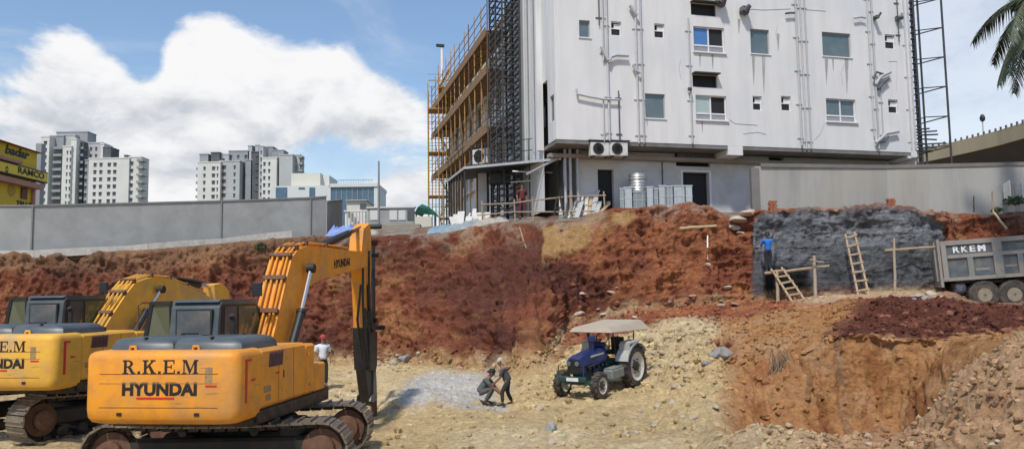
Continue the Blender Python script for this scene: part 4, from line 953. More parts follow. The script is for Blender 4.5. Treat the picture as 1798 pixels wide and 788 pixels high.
tower('tall stepped grey and white apartment block beside the yellow building', 320, 0, [
    (68, 83, 241, 4, tw_w, [(76, 5.5)]), (82.5, 108, 240, 8, tw_g, []), (95, 150, 233, 12, tw_g, []), (96, 128, 238, 9, tw_m, []), (107, 122, 258, 2, tw_w, [(115.5, 2), (121, 1.8)]),
    (121.5, 131, 245, 3, tw_w, []), (130, 144, 251, 6, tw_d, []), (142, 176, 252, 9, tw_m, [(148, 3), (157, 3.5), (166, 3.5)]), (178, 192, 260, 7, tw_d, []), (174, 180, 254, 8, tw_w, []),
    (147, 156, 282, 3, tw_g, [(149, 4)]), (154, 225, 279, 0, tw_w, [(165, 5), (175.5, 5), (190, 5.5), (200, 5.5)]), (224.5, 246, 277, 1, tw_w, [(230, 4.5)]), (216, 221, 274, 6, tw_d, [])],
    [(90, 105, 262, 5), (238, 249, 283, -.5), (130, 143, 262, 5)])
tower('wide white and grey apartment block with a dark central shaft', 330, 0, [
    (346, 386, 286, 1, tw_w, [(358, 3.5), (374, 5.5), (381, 2)]), (384, 401, 284, 3, tw_m, [(392.5, 6.5)]), (399.5, 420, 284, 1.5, tw_m, [(411, 3)]), (418, 432, 288, 6, tw_d, []), (430, 442, 282, 5, tw_g, []), (440, 455, 268, 5, tw_d, [(450, 4)]),
    (454, 461, 258, 3, tw_m, [(457.5, 2)]), (459.5, 485, 278, 0, tw_w, [(463.5, 3.5), (472, 3)]), (483, 491, 272, 5, tw_g, [(488, 5)]), (489.5, 513, 273, 1, tw_m, []), (511, 526, 273, 6, tw_m, [(518, 3.5)]),
    (349, 364, 272, 5, tw_g, []), (369, 384, 269, 5, tw_d, []), (384, 400, 272, 7, tw_m, [(391.5, 3)]), (400, 436, 266, 9, tw_g, [(404, 4), (417, 4), (430.5, 4.5)]), (434, 441, 257, 9, tw_m, []), (441, 447, 258, 12, tw_g, []), (447, 453, 256, 9, tw_m, []), (460, 478, 259, 13, tw_g, []), (476, 497, 265, 9, tw_g, [])],
    [(523, 530, 277, 4), (343, 350, 298, 3)])
far_w = mat('far_white_panel', (.62, .62, .60), .7, 0, (.52, .52, .5), .1, .5); far_c = mat('far_cream_panel', (.60, .58, .49), .7, 0, (.5, .49, .42), .2, .5)
cglass = mat('blue_curtain_glass', (.05, .10, .16), .12, 0, (.10, .17, .24), .35, .7, spec=.8)
def simple_block(parent, name, a, b, y0, y1, D, dep, m):
    A_, B_ = P(a, 350, D), P(b, 350, D); z1 = PZ((a+b)/2, y0, D); z0 = PZ((a+b)/2, y1, D); q = MB(); q.box2((A_.x, A_.y, z0), (B_.x, A_.y+dep, z1)); return q.build(name, m, parent, world=True)
c = P(532, 360, 165); t = empty('white_office_building', 'low white and cream building with blue windows beside the glass fronted building', 'building', (c.x, c.y, 5))
simple_block(t, 'wall', 476, 577, 326, 400, 165, 12, far_w); simple_block(t, 'upper_wall', 511, 562, 304, 400, 168, 8, far_c); simple_block(t, 'upper_wall', 562, 578, 308, 400, 170, 8, far_w)
for a, b in ((484, 504), (543, 553)):
    w = simple_block(t, 'window', a, b, 329, 347, 164.9, .3, cglass)
simple_block(t, 'window', 524, 535, 329, 332, 164.9, .3, cglass)
c = P(620, 360, 150); t = empty('glass_building', 'dark blue glass fronted building with a white roof edge behind the pole', 'building', (c.x, c.y, 5))
simple_block(t, 'glass_front', 581, 656, 328, 400, 150, 10, cglass); simple_block(t, 'roof_edge', 579, 663, 322, 328, 149.6, 11, far_w); simple_block(t, 'side_pier', 656.5, 663, 328.2, 400, 149.8, 10, far_w); simple_block(t, 'side_pier', 576.5, 580.5, 328.2, 400, 149.8, 10, far_w)
q = MB(); z = PZ(620, 321, 151)
for k in range(14):
    p = P(594+4.4*k, 350, 151); q.box2((p.x, p.y, z), (p.x+.06, p.y+.06, z+.5))
a, b = P(594, 350, 151), P(655, 350, 151); q.box2((a.x, a.y, z+.5), (b.x, a.y+.08, z+.62)); q.build('roof_railing', tw_g, t, world=True)
for k in range(1, 8):
    q = MB(); p = P(581+75*k/8, 350, 149.9); q.box2((p.x-.06, p.y-.02, 5), (p.x+.06, p.y+.08, PZ(620, 328.3, 149.9))); q.build('mullion', tw_g, t, world=True)
c = P(625, 360, 90); t = empty('site_hut', 'small beige hut in front of the blue glass building', 'hut', (c.x, c.y, 5))
simple_block(t, 'wall', 609, 642, 352, 400, 90, 4, far_c); simple_block(t, 'roof', 607, 644, 350.5, 352, 89.7, 5, tw_m); simple_block(t, 'window', 632, 642.5, 357, 366, 89.9, .3, tw_d)
# white balustrade / fence posts
c = P(625, 380, 62); t = empty('picket_fence', 'low white fence of short pillars behind the end of the grey wall', 'fence', (c.x, c.y, 5))
for k in range(9):
    simple_block(t, 'picket', 606+5.4*k, 609+5.4*k, 371, 402, 62+k*.2, .25, white_m)
simple_block(t, 'rail', 604, 655, 369, 371, 61.9, .4, white_m)
c = P(700, 375, 56); t = empty('parapet_wall', 'low pale wall with dark openings behind the grey planks', 'wall', (c.x, c.y, 5))
simple_block(t, 'wall', 645, 727, 365, 402, 56, .4, conc); simple_block(t, 'coping', 643, 729, 362.5, 365, 55.9, .6, far_w)
for a, b in ((650, 664), (684, 697), (700, 712), (715, 726)): simple_block(t, 'opening', a, b, 369, 386, 55.95, .2, tw_d if a % 2 else far_w)
# green tarpaulin tent
c = P(742, 372, 52); t = empty('tarpaulin_tent', 'dark green tarpaulin tent beside the scaffold stair tower', 'tent', (c.x, c.y, 6.5))
q = MB(); a, b = P(727, 375, 52), P(760, 377, 52); pk = P(741, 358, 52.6)
ring = [a, P(734, 363, 51.6), pk, P(750, 366, 51.8), b]
vs = [tuple(p) for p in ring] + [tuple(p+Vector((.3, 2.2, 0))) for p in ring]
q.add(vs, [(i, i+1, i+6, i+5) for i in range(4)] + [(0, 1, 2, 3, 4)]); q.build('tarpaulin', mat('green_tarpaulin', (.015, .12, .09), .6, 0, (.03, .2, .15), 3, .5), t, world=True)
for p in (a, b):
    q = MB(); q.tube([p+Vector((.1, .3, 0)), (p.x+.1, p.y+.3, 6.5)], .05, 5); q.build('post', post_m, t, world=True)
simple_block(t, 'counter', 728, 757, 380, 402, 51.5, .4, far_c)
# thin pole
p = P(665, 388, 50); q = MB(); q.tube([(p.x, p.y, 6.4), (p.x, p.y, PZ(664, 283, 50))], [.09, .05], 8); tag(q.build('utility_pole', mat('grey_pole', (.25, .25, .26), .6)), 'thin grey pole standing alone in front of the blue glass building', 'pole')
# street lamp behind the scaffolding
p = P(777, 300, 63); t = empty('street_lamp', 'pale street lamp pole with a dark flat head rising behind the scaffolding', 'street lamp', (p.x, p.y, 6))
zt = PZ(777, 84, 63); q = MB(); q.tube([(p.x, p.y, 6), (p.x, p.y, zt)], [.16, .1], 8); q.build('pole', white_m, t, world=True)
a = P(766, 80, 63); b = P(780, 81, 63); q = MB(); q.beam(a, b, .35, .16); q.build('lamp_head', blackp, t, world=True)
# ---------------------------------------------------------------- yellow shop building
yel = mat('yellow_shop_render', (.62, .45, .025), .75, 0, (.45, .3, .05), .9, .6); pinkm = mat('pink_ledge', (.42, .22, .16), .8, 0, (.3, .15, .12), 1, .6); tile = mat('red_roof_tile', (.24, .09, .06), .85, 0, (.15, .1, .09), 2, .6); sgn = mat('yellow_sign_board', (.72, .52, .04), .6, 0, (.6, .4, .04), 1, .4); inkb = mat('black_sign_paint', (.015, .012, .01), .6)
YX = P(65, 300, 60).x
def yp(px, py): 
    h = hit_plane(px, py, Vector((YX, 0, 0)), Vector((1, 0, 0))); return h.y, h.z
yb = empty('shop_building', 'bright yellow shop building with tiled roof and lettered sign band', 'building', (YX, yp(30, 300)[0], 4))
y0_, y1_ = 46., yp(64, 300)[0]
def yz(py, px=30): return yp(px, py)[1]
q = MB(); q.box2((YX-8, y0_, 3), (YX, y1_, yz(258))); q.build('wall', yel, yb, world=True)
q = MB(); zt = yz(256); q.add([(YX+.4, y0_-.5, zt), (YX+.4, y1_+.3, zt-.1), (YX-8.4, y1_+.3, zt), (YX-8.4, y0_-.5, zt), (YX-3, y0_+3, zt+1.1), (YX-3, y1_-3.2, zt+1.1)], [(0, 1, 5, 4), (1, 2, 5), (2, 3, 4, 5), (3, 0, 4), (0, 1, 2, 3)]); q.build('roof', tile, yb, world=True)
q = MB(); z = yz(287); q.box2((YX+.003, y0_, z-.1), (YX+.5, yp(28, 290)[0], z+.12)); q.build('ledge', pinkm, yb, world=True)
zs0, zs1 = yp(30, 312)[1], yp(30, 291)[1]
q = MB(); q.box2((YX+.02, y0_, zs0), (YX+.35, y1_+.9, zs1)); sb = q.build('sign_board', inkb, yb, world=True)
q = MB(); q.box2((YX+.351, y0_, zs0+.1), (YX+.37, y1_+.82, zs1-.1)); q.build('sign_face', sgn, sb, world=True)
q = MB(); z = yz(321); q.box2((YX+.003, y0_, z-.22), (YX+.6, y1_-.1, z+.14)); q.build('ledge', pinkm, yb, world=True)
def ytext(s, px0, px1, py, size, m, parent, x=YX+.38, bold=.02, sh=0):
    a, b = yp(px0, py)[0], yp(px1, py)[0]; z = yp((px0+px1)/2, py)[1]
    q = MB(); M = Matrix.Translation((x, (a+b)/2, z)) @ Matrix(((0, 0, 1, 0), (1, 0, 0, 0), (0, 1, 0, 0), (0, 0, 0, 1)))
    if sh: M = M @ Matrix(((1, sh, 0, 0), (0, 1, 0, 0), (0, 0, 1, 0), (0, 0, 0, 1)))
    text_mb(q, s, size, M, bold, .01, 0, b-a); q.build('lettering', m, parent, world=True)
ytext('RAMCO', 22, 69, 309, .62, inkb, sb); ytext('O', 0, 5, 303, .62, inkb, sb)
ytext('badar', 8, 50, 274, .85, inkb, yb, YX+.02, .03, .3); ytext('TRU T', 28, 55, 361, .4, inkb, yb, YX+.02)
a, b = yp(36, 340)[0], yp(46, 340)[0]; q = MB(); q.box2((YX+.004, a, yz(349, 40)), (YX+.1, b, yz(327, 40))); q.build('window', mat('brown_shutter', (.13, .05, .03), .7), yb, world=True)
q = MB(); q.lathe((YX+.003, yp(20, 334)[0], yp(20, 334)[1]), (1, 0, 0), [(.45, 0), (.45, .03), (.38, .031)], 20); q.build('emblem', mat('ochre_emblem', (.4, .27, .03), .7), yb, world=True)
q = MB(); q.tube([(YX+.1, yp(57, 330)[0], 4), (YX+.1, yp(57, 330)[0], yz(322, 57))], .14, 8); q.build('corner_pipe', pinkm, yb, world=True)
q = MB(); a = P(60, 330, 64); b = P(70, 330, 64); q.box2((a.x, a.y, 3), (b.x, a.y+.6, PZ(65, 252, 64))); tag(q.build('grey_house', tw_g), 'narrow grey house wall squeezed behind the yellow building', 'building')
# ---------------------------------------------------------------- flyover
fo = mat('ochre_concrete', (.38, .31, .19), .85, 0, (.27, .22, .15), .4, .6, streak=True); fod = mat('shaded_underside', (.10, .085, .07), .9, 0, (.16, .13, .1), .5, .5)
cz_ = 16.3; pts = []
for px, py in ((1540, 280), (1600, 266), (1650, 255), (1700, 243), (1750, 230), (1798, 215), (1870, 190), (2000, 140)):
    d = ray(px, py); tt = (cz_-CAMZ)/d.z; pts.append(C0+d*tt)
fl = empty('flyover', 'ochre concrete flyover curving past behind the white building', 'bridge', (pts[3].x, pts[3].y, 5))
def nrm(i):
    d = pts[min(i+1, len(pts)-1)]-pts[max(i-1, 0)]; n_ = Vector((-d.y, d.x, 0)).normalized(); return n_ if n_.x > 0 else -n_
q = MB(); q.loft([[p+Vector((0, 0, 0)), p+Vector((0, 0, -1.25)), p+nrm(i)*.3+Vector((0, 0, -1.25)), p+nrm(i)*.3] for i, p in enumerate(pts)]); q.build('parapet', fo, fl, world=True)
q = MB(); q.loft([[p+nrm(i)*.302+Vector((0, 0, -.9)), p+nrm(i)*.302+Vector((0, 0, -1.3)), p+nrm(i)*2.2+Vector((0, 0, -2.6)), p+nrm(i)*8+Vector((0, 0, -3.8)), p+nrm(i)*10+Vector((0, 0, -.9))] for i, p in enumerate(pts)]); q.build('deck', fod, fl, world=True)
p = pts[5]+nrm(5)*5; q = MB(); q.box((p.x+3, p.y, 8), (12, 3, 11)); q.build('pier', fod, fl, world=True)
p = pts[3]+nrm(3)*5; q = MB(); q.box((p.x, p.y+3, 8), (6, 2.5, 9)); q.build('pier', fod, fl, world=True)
q = MB()
for i in range(1, 7):
    for k in range(5): p = pts[i].lerp(pts[i+1] if i+1 < len(pts) else pts[i], k/5.); q.box((p.x, p.y+.15, p.z+.12), (.12, .12, .24))
q.build('rail_stubs', fod, fl, world=True)
p = P(1727, 240, 72); t = empty('flyover_lamp', 'small round headed lamp on a thin post on the flyover parapet', 'lamp', (p.x, p.y, p.z))
q = MB(); q.tube([p+Vector((0, 0, -.6)), P(1725, 212, 72)], .05, 6); q.build('post', pipe_g, t, world=True)
q = MB(); a = P(1725, 208, 72); q.lathe(a-Vector((0, 0, .3)), (0, 0, 1), [(.05, 0), (.2, .1), (.24, .35), (.15, .6), (.03, .68)], 10); q.build('lamp_head', blackp, t, world=True)
# ================================================================ excavators
def serif(mb, s, size, M, mi=0, width=None):
    """slab-serif capitals drawn from bars; glyph box 0..1 high"""
    G = {'R': ([(.10,0,.30,1),(.0,0,.42,.1),(.0,.9,.5,1),(.3,.47,.5,.57)], [((.45,1),(.68,.92),(.78,.76),(.68,.58),(.45,.47),(.45,.58),(.54,.64),(.58,.76),(.54,.86),(.45,.9)), ((.38,.5),(.60,.5),(.86,.1),(.95,.1),(.95,0),(.68,0))], .98),
         'K': ([(.10,0,.30,1),(.0,0,.42,.1),(.0,.9,.42,1),(.58,.9,.95,1),(.60,0,1.0,.1)], [((.3,.38),(.3,.54),(.68,.92),(.82,.92)), ((.42,.52),(.56,.64),(.92,.06),(.66,.06))], 1.02),
         'E': ([(.10,0,.30,1),(.0,0,.85,.1),(.0,.9,.82,1),(.3,.46,.6,.55),(.56,.36,.63,.66),(.74,.7,.82,1),(.78,0,.86,.3)], [], .9),
         'M': ([(.08,0,.17,1),(.0,0,.30,.1),(.0,.9,.30,1),(.86,0,1.06,1),(.76,0,1.16,.1),(.86,.9,1.16,1)], [((.12,1),(.32,1),(.60,.3),(.50,.05)), ((.50,.05),(.60,.3),(.88,1),(.88,.8),(.56,.02))], 1.2),
         '.': ([(.05,0,.25,.2)], [], .34)}
    x = 0; polys = []
    for ch in s:
        bars, pl, adv = G[ch]
        for i, (a, b, c, d) in enumerate(bars): polys.append(([(x+a, b), (x+c, b), (x+c, d), (x+a, d)], i))
        for j, p in enumerate(pl): polys.append(([(x+a, b) for a, b in p], 9+j))
        x += adv+.08
    k = size; kx = (width/x) if width else size
    for p, i in polys:      # each bar sits a hair prouder than the last so none share a plane
        e = .0008+.0003*i; n = len(p); vs = [M @ Vector(((a-x/2)*kx, b*k, 0)) for a, b in p] + [M @ Vector(((a-x/2)*kx, b*k, e)) for a, b in p]
        mb.add(vs, [tuple(range(n)), tuple(range(n, 2*n))] + [(q, (q+1) % n, n+(q+1) % n, n+q) for q in range(n)], mi)
def outline(pts, O, rz, y0, fwd=None):
    """photo points on the vertical plane y_local=y0 of a machine -> (x,z) local"""
    Mi = (Matrix.Translation(O) @ Matrix.Rotation(rz, 4, 'Z')); n = (Mi.to_3x3() @ Vector((0, 1, 0))); p0 = Mi @ Vector((0, y0, 0)); inv = Mi.inverted(); r = []
    for a, b in pts: h = inv @ hit_plane(a, b, p0, n); r.append((h.x, h.z))
    return r
def excavator(O, rz, track_rel, label, paint, boom, stick, armcyl, bcyl, breaker=None, lettering_full=True, sag=0.):
    t = empty('excavator', label, 'excavator', O, rz)
    dr = mat('shadowed_chassis', (.02, .018, .016), .7, 0, (.08, .055, .035), 3, .5)
    # counterweight: plan outline lofted through levels
    def plan(x0, hw, rr, inset=0.):
        p = []; hw -= inset; xr = x0+inset
        for k in range(7): a = math.pi/2*k/6; p.append((xr+rr-rr*math.sin(a)*1.0, hw-rr+rr*math.cos(a)))
        p2 = [(xr-.03, .97-inset), (xr-.03, -.97+inset)]
        m_ = [(a, -b) for a, b in p[::-1]]
        return [(-1.95, hw)] + p + p2 + m_ + [(-1.95, -hw)]
    lv = [(1.10, .12), (1.13, .05), (1.20, .012), (1.32, 0), (2.08, 0), (2.15, .02), (2.185, .06), (2.20, .14)]
    q = MB(); q.loft([[(a, b, z + (-.06*max(0, (-1.95-a))*0)) for a, b in plan(-2.74, 1.245, .17, i)] for z, i in lv]); cw = q.build('counterweight', paint, t, smooth=True)
    q = MB(); q.box2((-2.20, -1.2475, 1.62), (-1.96, -1.2445, 1.628)); q.box((-2.7725, 0, 1.72), (.003, 1.9, .01)); q.build('seam', decal_grey, cw)
    # lettering on the rear face
    Mx = frame((-2.7712, .02, 0), (0, -1, 0), (0, 0, 1))
    q = MB(); serif(q, 'R.K.E.M', .21, Mx @ Matrix.Translation((.06, 1.86, .0)), 0, 1.24); q.build('lettering', decal_blk, cw)
    q = MB(); text_mb(q, 'HYUNDAI', .255, Mx @ Matrix.Translation((.04, 1.55, .001)), .013, .0012, 0, 1.20); q.build('lettering', decal_blk, cw)
    q = MB(); q.box((-2.773, .04, 1.50), (.006, .6, .032)); q.build('underline_stripe', decal_red, cw)
    q = MB(); q.box((-2.46, -1.247, 1.72), (.07, .008, .66)); q.box((-2.40, -1.249, 2.03), (.2, .008, .035)); q.build('red_edge_stripe', decal_red, cw)
    q = MB(); q.box((-2.22, -1.248, 1.72), (.14, .008, .035)); q.build('reflector', decal_red, cw)
    q = MB(); q.box((-2.770, -.80, 1.83), (.006, .12, .24)); q.build('warning_label', decal_grey, cw)
    q = MB(); q.box((-2.772, -.84, 1.68), (.006, .18, .03)); q.build('reflector', decal_red, cw)
    for y in (-.42, .62):
        q = MB(); q.tube([(-2.45, y-.05, 2.19), (-2.45, y-.04, 2.25), (-2.45, y+.04, 2.25), (-2.45, y+.05, 2.19)], .024, 6); q.build('lifting_eye', paint, cw)
    # right side housing, stepping down to a tool box in front
    q = MB(); q.box2((-1.945, -1.245, 1.22), (-.05, -.55, 2.17), bev=.05); q.build('side_housing', paint, t)
    q = MB(); q.box2((-.045, -1.235, 1.22), (.42, -.55, 2.13), bev=.04); q.box2((.424, -1.23, 1.22), (1.0, -.55, 1.74), bev=.03); q.build('tool_box', paint, t)
    q = MB()
    for k in range(10): q.box((-1.62+.055*k, -1.252, 1.98), (.032, .016, .24), Matrix.Rotation(.12, 3, 'Y'))
    q.build('vent_grille', vent_m, t)
    q = MB(); q.box((-1.3, -1.249, 1.74), (.14, .008, .035)); q.build('reflector', decal_red, t)
    q = MB(); q.box((-1.70, -1.249, 1.52), (.26, .008, .10)); q.box((-1.66, -1.249, 1.38), (.16, .008, .09)); q.build('warning_label', decal_grey, t)
    q = MB(); q.box((-1.05, -1.25, 1.7), (.03, .01, .12)); q.build('door_latch', blackp, t)
    seamm = mat('panel_gap', (.05, .03, .015), .8)
    for x_ in (-1.25, -.62): q = MB(); q.box2((x_-.006, -1.2465, 1.27), (x_+.006, -1.2445, 2.12)); q.build('seam', seamm, t)
    for zz in (1.86, 1.36): q = MB(); q.box((-2.7725, .0, zz), (.003, 1.9, .007)); q.build('seam', seamm, cw)
    for y_ in (-.62, .62): q = MB(); q.box((-2.768, y_, 1.26), (.012, .08, .05)); q.build('step_slot', blackp, cw)
    for x_, z_ in ((-.9, 1.4), (-.9, 1.95), (.1, 1.95), (.2, 1.4)): q = MB(); q.box((x_, -1.25, z_), (.10, .02, .05), bev=.006); q.build('hinge', paint, t)
    for bx_, by_ in ((-2.3, -.6), (-2.3, .5), (-1.2, -.6), (-1.2, .5)): q = MB(); q.box((bx_, by_, 2.375), (.10, .03, .03), bev=.005); q.build('hood_latch', blackp, t)
    q = MB(); q.box2((-1.94, .45, 1.22), (-.75, 1.24, 2.17), bev=.05); q.build('side_housing', paint, t)
    q = MB(); q.box2((-1.94, -.545, 1.2), (-.6, .445, 2.18)); q.build('engine_cover', paint, t)
    q = MB(); q.box2((-2.1, -1.18, .98), (1.3, 1.15, 1.215)); q.box2((-2.0, -1.225, 1.02), (1.2, -1.185, 1.2)); q.build('main_frame', blackm, t)
    # blue grey engine hood: two soft lids
    for a, b in ((-1.12, -.015), (.005, 1.02)):
        q = MB(); lv2 = [(2.16, 0), (2.27, .02), (2.34, .08), (2.37, .18)]
        q.loft([[(-2.35+i, a+i, z), (-2.42+i, a+.15+i, z), (-2.42+i, b-.08-i*.3, z), (-2.38+i, b-i*.3, z), (-1.02-i, b-i*.3, z), (-.92-i, b-.1-i*.3, z), (-.92-i, a+.1+i, z), (-1.02-i, a+i, z)] for z, i in lv2]); q.build('engine_hood', bluegrey, t, smooth=True)
    q = MB(); q.tube([(-.75, -.95, 2.17), (-.75, -.95, 2.24), (-.75, -.75, 2.24), (-.75, -.75, 2.17)], .03, 6); q.build('filler_cap', blackp, t)
    q = MB(); q.tube([(-1.0, -.30, 2.3), (-1.0, -.30, 2.62), (-1.06, -.30, 2.70)], .05, 8); q.build('exhaust_pipe', blackp, t)
    # cab
    cx0, cx1, cy0, cy1, cz0, cz1 = -.72, 1.0, .12, 1.02, 1.22, 2.92
    cb = [(cx0, cz0), (cx0-.02, 2.2), (cx0+.05, cz1-.10), (cx0+.14, cz1), (cx1-.15, cz1), (cx1, cz1-.2), (cx1+.12, 2.2), (cx1+.05, cz0)]
    q = MB(); q.prism(cb, cy0, cy1, 'y'); cab = q.build('cab', bluegrey, t)
    q = MB(); q.prism([(cx0+.05, cz1+.003), (cx0+.14, cz1+.05), (cx1-.15, cz1+.05), (cx1-.05, cz1+.003)], cy0+.02, cy1-.02, 'y'); q.build('cab_roof', bluegrey, cab)
    q = MB(); q.prism([(cx0+.10, 2.2), (cx0+.14, cz1-.04), (cx1-.2, cz1-.04), (cx1-.02, cz1-.22), (cx1+.05, 2.2)], cy0-.012, cy0-.002, 'y'); q.build('side_panel', blackp, cab)
    q = MB(); q.prism([(.05, 2.28), (.05, 2.84), (cx1-.26, 2.84), (cx1-.1, 2.7), (cx1-.05, 2.28)], cy0-.022, cy0-.0125, 'y'); q.build('window', mat('olive_glass', (.10, .105, .06), .12, 0, (.16, .15, .09), 2, .5), cab)
    q = MB(); q.prism([(-.5, 2.28), (-.5, 2.84), (-.05, 2.84), (-.05, 2.28)], cy0-.022, cy0-.0125, 'y'); q.build('window', glass, cab)
    q = MB(); q.box2((cx0-.022, cy0+.10, 2.32), (cx0+.03, cy1-.12, 2.80)); q.build('window_gasket', blackp, cab)
    q = MB(); q.add([(cx0-.026, cy0+.13, 2.35), (cx0-.026, cy1-.15, 2.35), (cx0-.026, cy1-.15, 2.77), (cx0-.026, cy0+.13, 2.77)], [(0, 1, 2, 3)]); q.build('rear_window', mat('reflective_glass', (.07, .085, .095), .12, 0, (.22, .17, .15), 3, .7, spec=.6), cab)
    q = MB(); q.box((cx0-.05, .62, 2.36), (.04, .3, .05)); q.build('wiper_bar', blackp, cab)
    # opened door swung out on the far side
    dx = cx0+.12
    q = MB()
    for a, b in (((dx, cy1+.02, 2.15), (dx-.02, cy1+.05, 2.92)), ((dx-.1, cy1+.50, 2.15), (dx-.05, cy1+.40, 2.92)), ((dx-.02, cy1+.03, 2.92), (dx-.05, cy1+.40, 2.92)), ((dx, cy1+.02, 2.15), (dx-.1, cy1+.5, 2.15))): q.beam(a, b, .07, .06)
    q.beam((dx, cy1+.02, 1.3), (dx, cy1+.02, 2.15), .06, .06); q.beam((dx-.1, cy1+.5, 1.3), (dx-.1, cy1+.5, 2.15), .06, .06); q.beam((dx, cy1+.02, 1.3), (dx-.1, cy1+.5, 1.3), .06, .06)
    d_ = q.build('door', blackp, cab)
    q = MB(); q.add([(dx-.01, cy1+.05, 2.18), (dx-.09, cy1+.47, 2.18), (dx-.05, cy1+.38, 2.9), (dx-.03, cy1+.06, 2.9)], [(0, 1, 2, 3)]); q.build('door_glass', mat('olive_glass', (0, 0, 0)), cab)
    q = MB(); q.tube([(.5, cy0-.1, 3.0), (.5, cy0-.1, 3.2)], .015, 5); q.box((.5, cy0-.16, 3.15), (.06, .2, .26), bev=.02); q.build('mirror', blackp, cab)
    # boom (box section), wear and pipes on its back
    bp_ = outline(boom, O, rz, -.26)
    q = MB(); q.prism(bp_, -.26, .22, 'y'); bm_ = q.build('boom', paint, t)
    nb = [i for i in range(len(boom))]
    top = bp_[:LAST_TOP[0] if False else 8]
    def offset(path, d):
        r = []
        for i, (x, z) in enumerate(path):
            a = path[max(i-1, 0)]; b = path[min(i+1, len(path)-1)]; tx, tz = b[0]-a[0], b[1]-a[1]; l = math.hypot(tx, tz); r.append((x - tz/l*d, z + tx/l*d))
        return r
    for y in (-.19, -.10, .03, .13):
        pth = offset(top, .055+rnd.uniform(0, .02)); q = MB(); q.tube([(x, y+rnd.uniform(-.008, .008), z) for x, z in pth], .024, 7); q.build('hydraulic_line', paint, bm_)
    for i in (1, 2, 3, 4, 5, 6):
        q = MB(); x, z = offset(top, .05)[i]; q.box((x, -.03, z), (.09, .46, .10), Matrix.Rotation(-math.atan2(top[min(i+1, 7)][1]-top[i-1][1], top[min(i+1, 7)][0]-top[i-1][0]), 3, 'Y')); q.build('pipe_clamp', rustm, bm_)
    if breaker:
        c = outline([(601, 459)], O, rz, -.262)[0]; e = outline([(583, 463)], O, rz, -.262)[0]
        ang = math.atan2(bp_[9][1]-bp_[11][1], bp_[9][0]-bp_[11][0])*.35
        M = Matrix.Translation((c[0], -.264, c[1]-.12)) @ Matrix.Rotation(math.pi/2, 4, 'X') @ Matrix.Rotation(.10, 4, 'Z')
        q = MB(); text_mb(q, 'HYUNDAI', .26, M, .01, .003, 0, 1.15); q.build('lettering', decal_blk, bm_)
    # lift cylinders, both sides
    b0, b1, b2 = outline(bcyl, O, rz, -.42)
    for y in (-.42, .36):
        q = MB(); q.tube([(b0[0], y, b0[1]), (b1[0], y, b1[1])], .085, 12); q.lathe((b1[0], y, b1[1]), (b1[0]-b0[0], 0, b1[1]-b0[1]), [(.10, -.06), (.10, .02)], 12); cyl = q.build('boom_cylinder', blackp, t)
        q = MB(); q.tube([(b1[0], y, b1[1]), (b2[0], y, b2[1])], .042, 10); q.build('piston_rod', chrome, cyl)
        q = MB(); q.lathe((b2[0], y-.08, b2[1]), (0, 1, 0), [(.10, 0), (.10, .16)], 14); q.build('pivot_pin', blackp, cyl)
    # stick
    sp_ = outline(stick, O, rz, -.19)
    q = MB(); q.prism(sp_, -.19, .17, 'y'); q.build('stick', paint, t)
    a0, a1, a2 = outline(armcyl, O, rz, -.03)
    q = MB(); q.tube([(a0[0], -.02, a0[1]), (a1[0], -.02, a1[1])], .095, 12); ac = q.build('arm_cylinder', blackp, t)
    q = MB(); q.tube([(a1[0], -.02, a1[1]), (a2[0], -.02, a2[1])], .05, 10); q.build('piston_rod', chrome if not breaker else mat('dull_rod', (.09, .09, .1), .35, .6), ac)
    q = MB(); q.tube([(a0[0], -.13, a0[1]+.05), (a1[0], -.13, a1[1]+.08)], .03, 6); q.build('hose', rubber, ac)
    # handrail on the tool box
    q = MB(); q.tube([(.15, -1.15, 2.12), (.15, -1.15, 2.72), (.3, -1.15, 2.78), (.62, -1.15, 2.78), (.85, -1.15, 2.15)], .022, 6); q.build('handrail', rustm, t) if not breaker else None
    # undercarriage
    Rt = Matrix.Rotation(track_rel, 4, 'Z')
    def rt(mbb):
        mbb.v = [tuple(Rt @ Vector(v)) for v in mbb.v]; return mbb
    q = MB(); q.lathe((0, 0, .85), (0, 0, 1), [(.65, 0), (.7, .05), (.7, .12)], 28); q.box((0, 0, .62), (1.9, 1.1, .42), bev=.08); q.box((.75, 0, .55), (.5, 2.1, .3), bev=.05); q.box((-.75, 0, .55), (.5, 2.1, .3), bev=.05); rt(q).build('undercarriage_frame', dr, t)
    Lh, r_, wd = 1.75, .44, .6
    for sy in (-1, 1):
        yc = sy*1.12
        f = MB(); f.box((0, yc, .47), (3.2, .26, .34), bev=.05); f.box((.1, yc+sy*.16*-1, .50), (1.5, .06, .2)); tr_ = rt(f).build('track_frame', dr, t)
        # belt
        per = []; npt = 0; path = []
        tot = 4*Lh + 2*math.pi*r_; ns = 44
        for k in range(ns):
            s = tot*k/ns
            if s < 2*Lh: p = (-Lh+s, r_*2+.02, 0.)
            elif s < 2*Lh+math.pi*r_: a = (s-2*Lh)/r_; p = (Lh+r_*math.sin(a), r_+.01+r_*math.cos(a), -a)
            elif s < 4*Lh+math.pi*r_: p = (Lh-(s-2*Lh-math.pi*r_), .02, math.pi)
            else: a = (s-4*Lh-math.pi*r_)/r_; p = (-Lh-r_*math.sin(a), r_+.01-r_*math.cos(a), math.pi-a)
            sagz = -.05*math.sin(math.pi*s/(2*Lh)) if s < 2*Lh else 0
            path.append((p[0], p[1]+sagz, p[2]))
        sh = MB(); sw_ = tot/ns
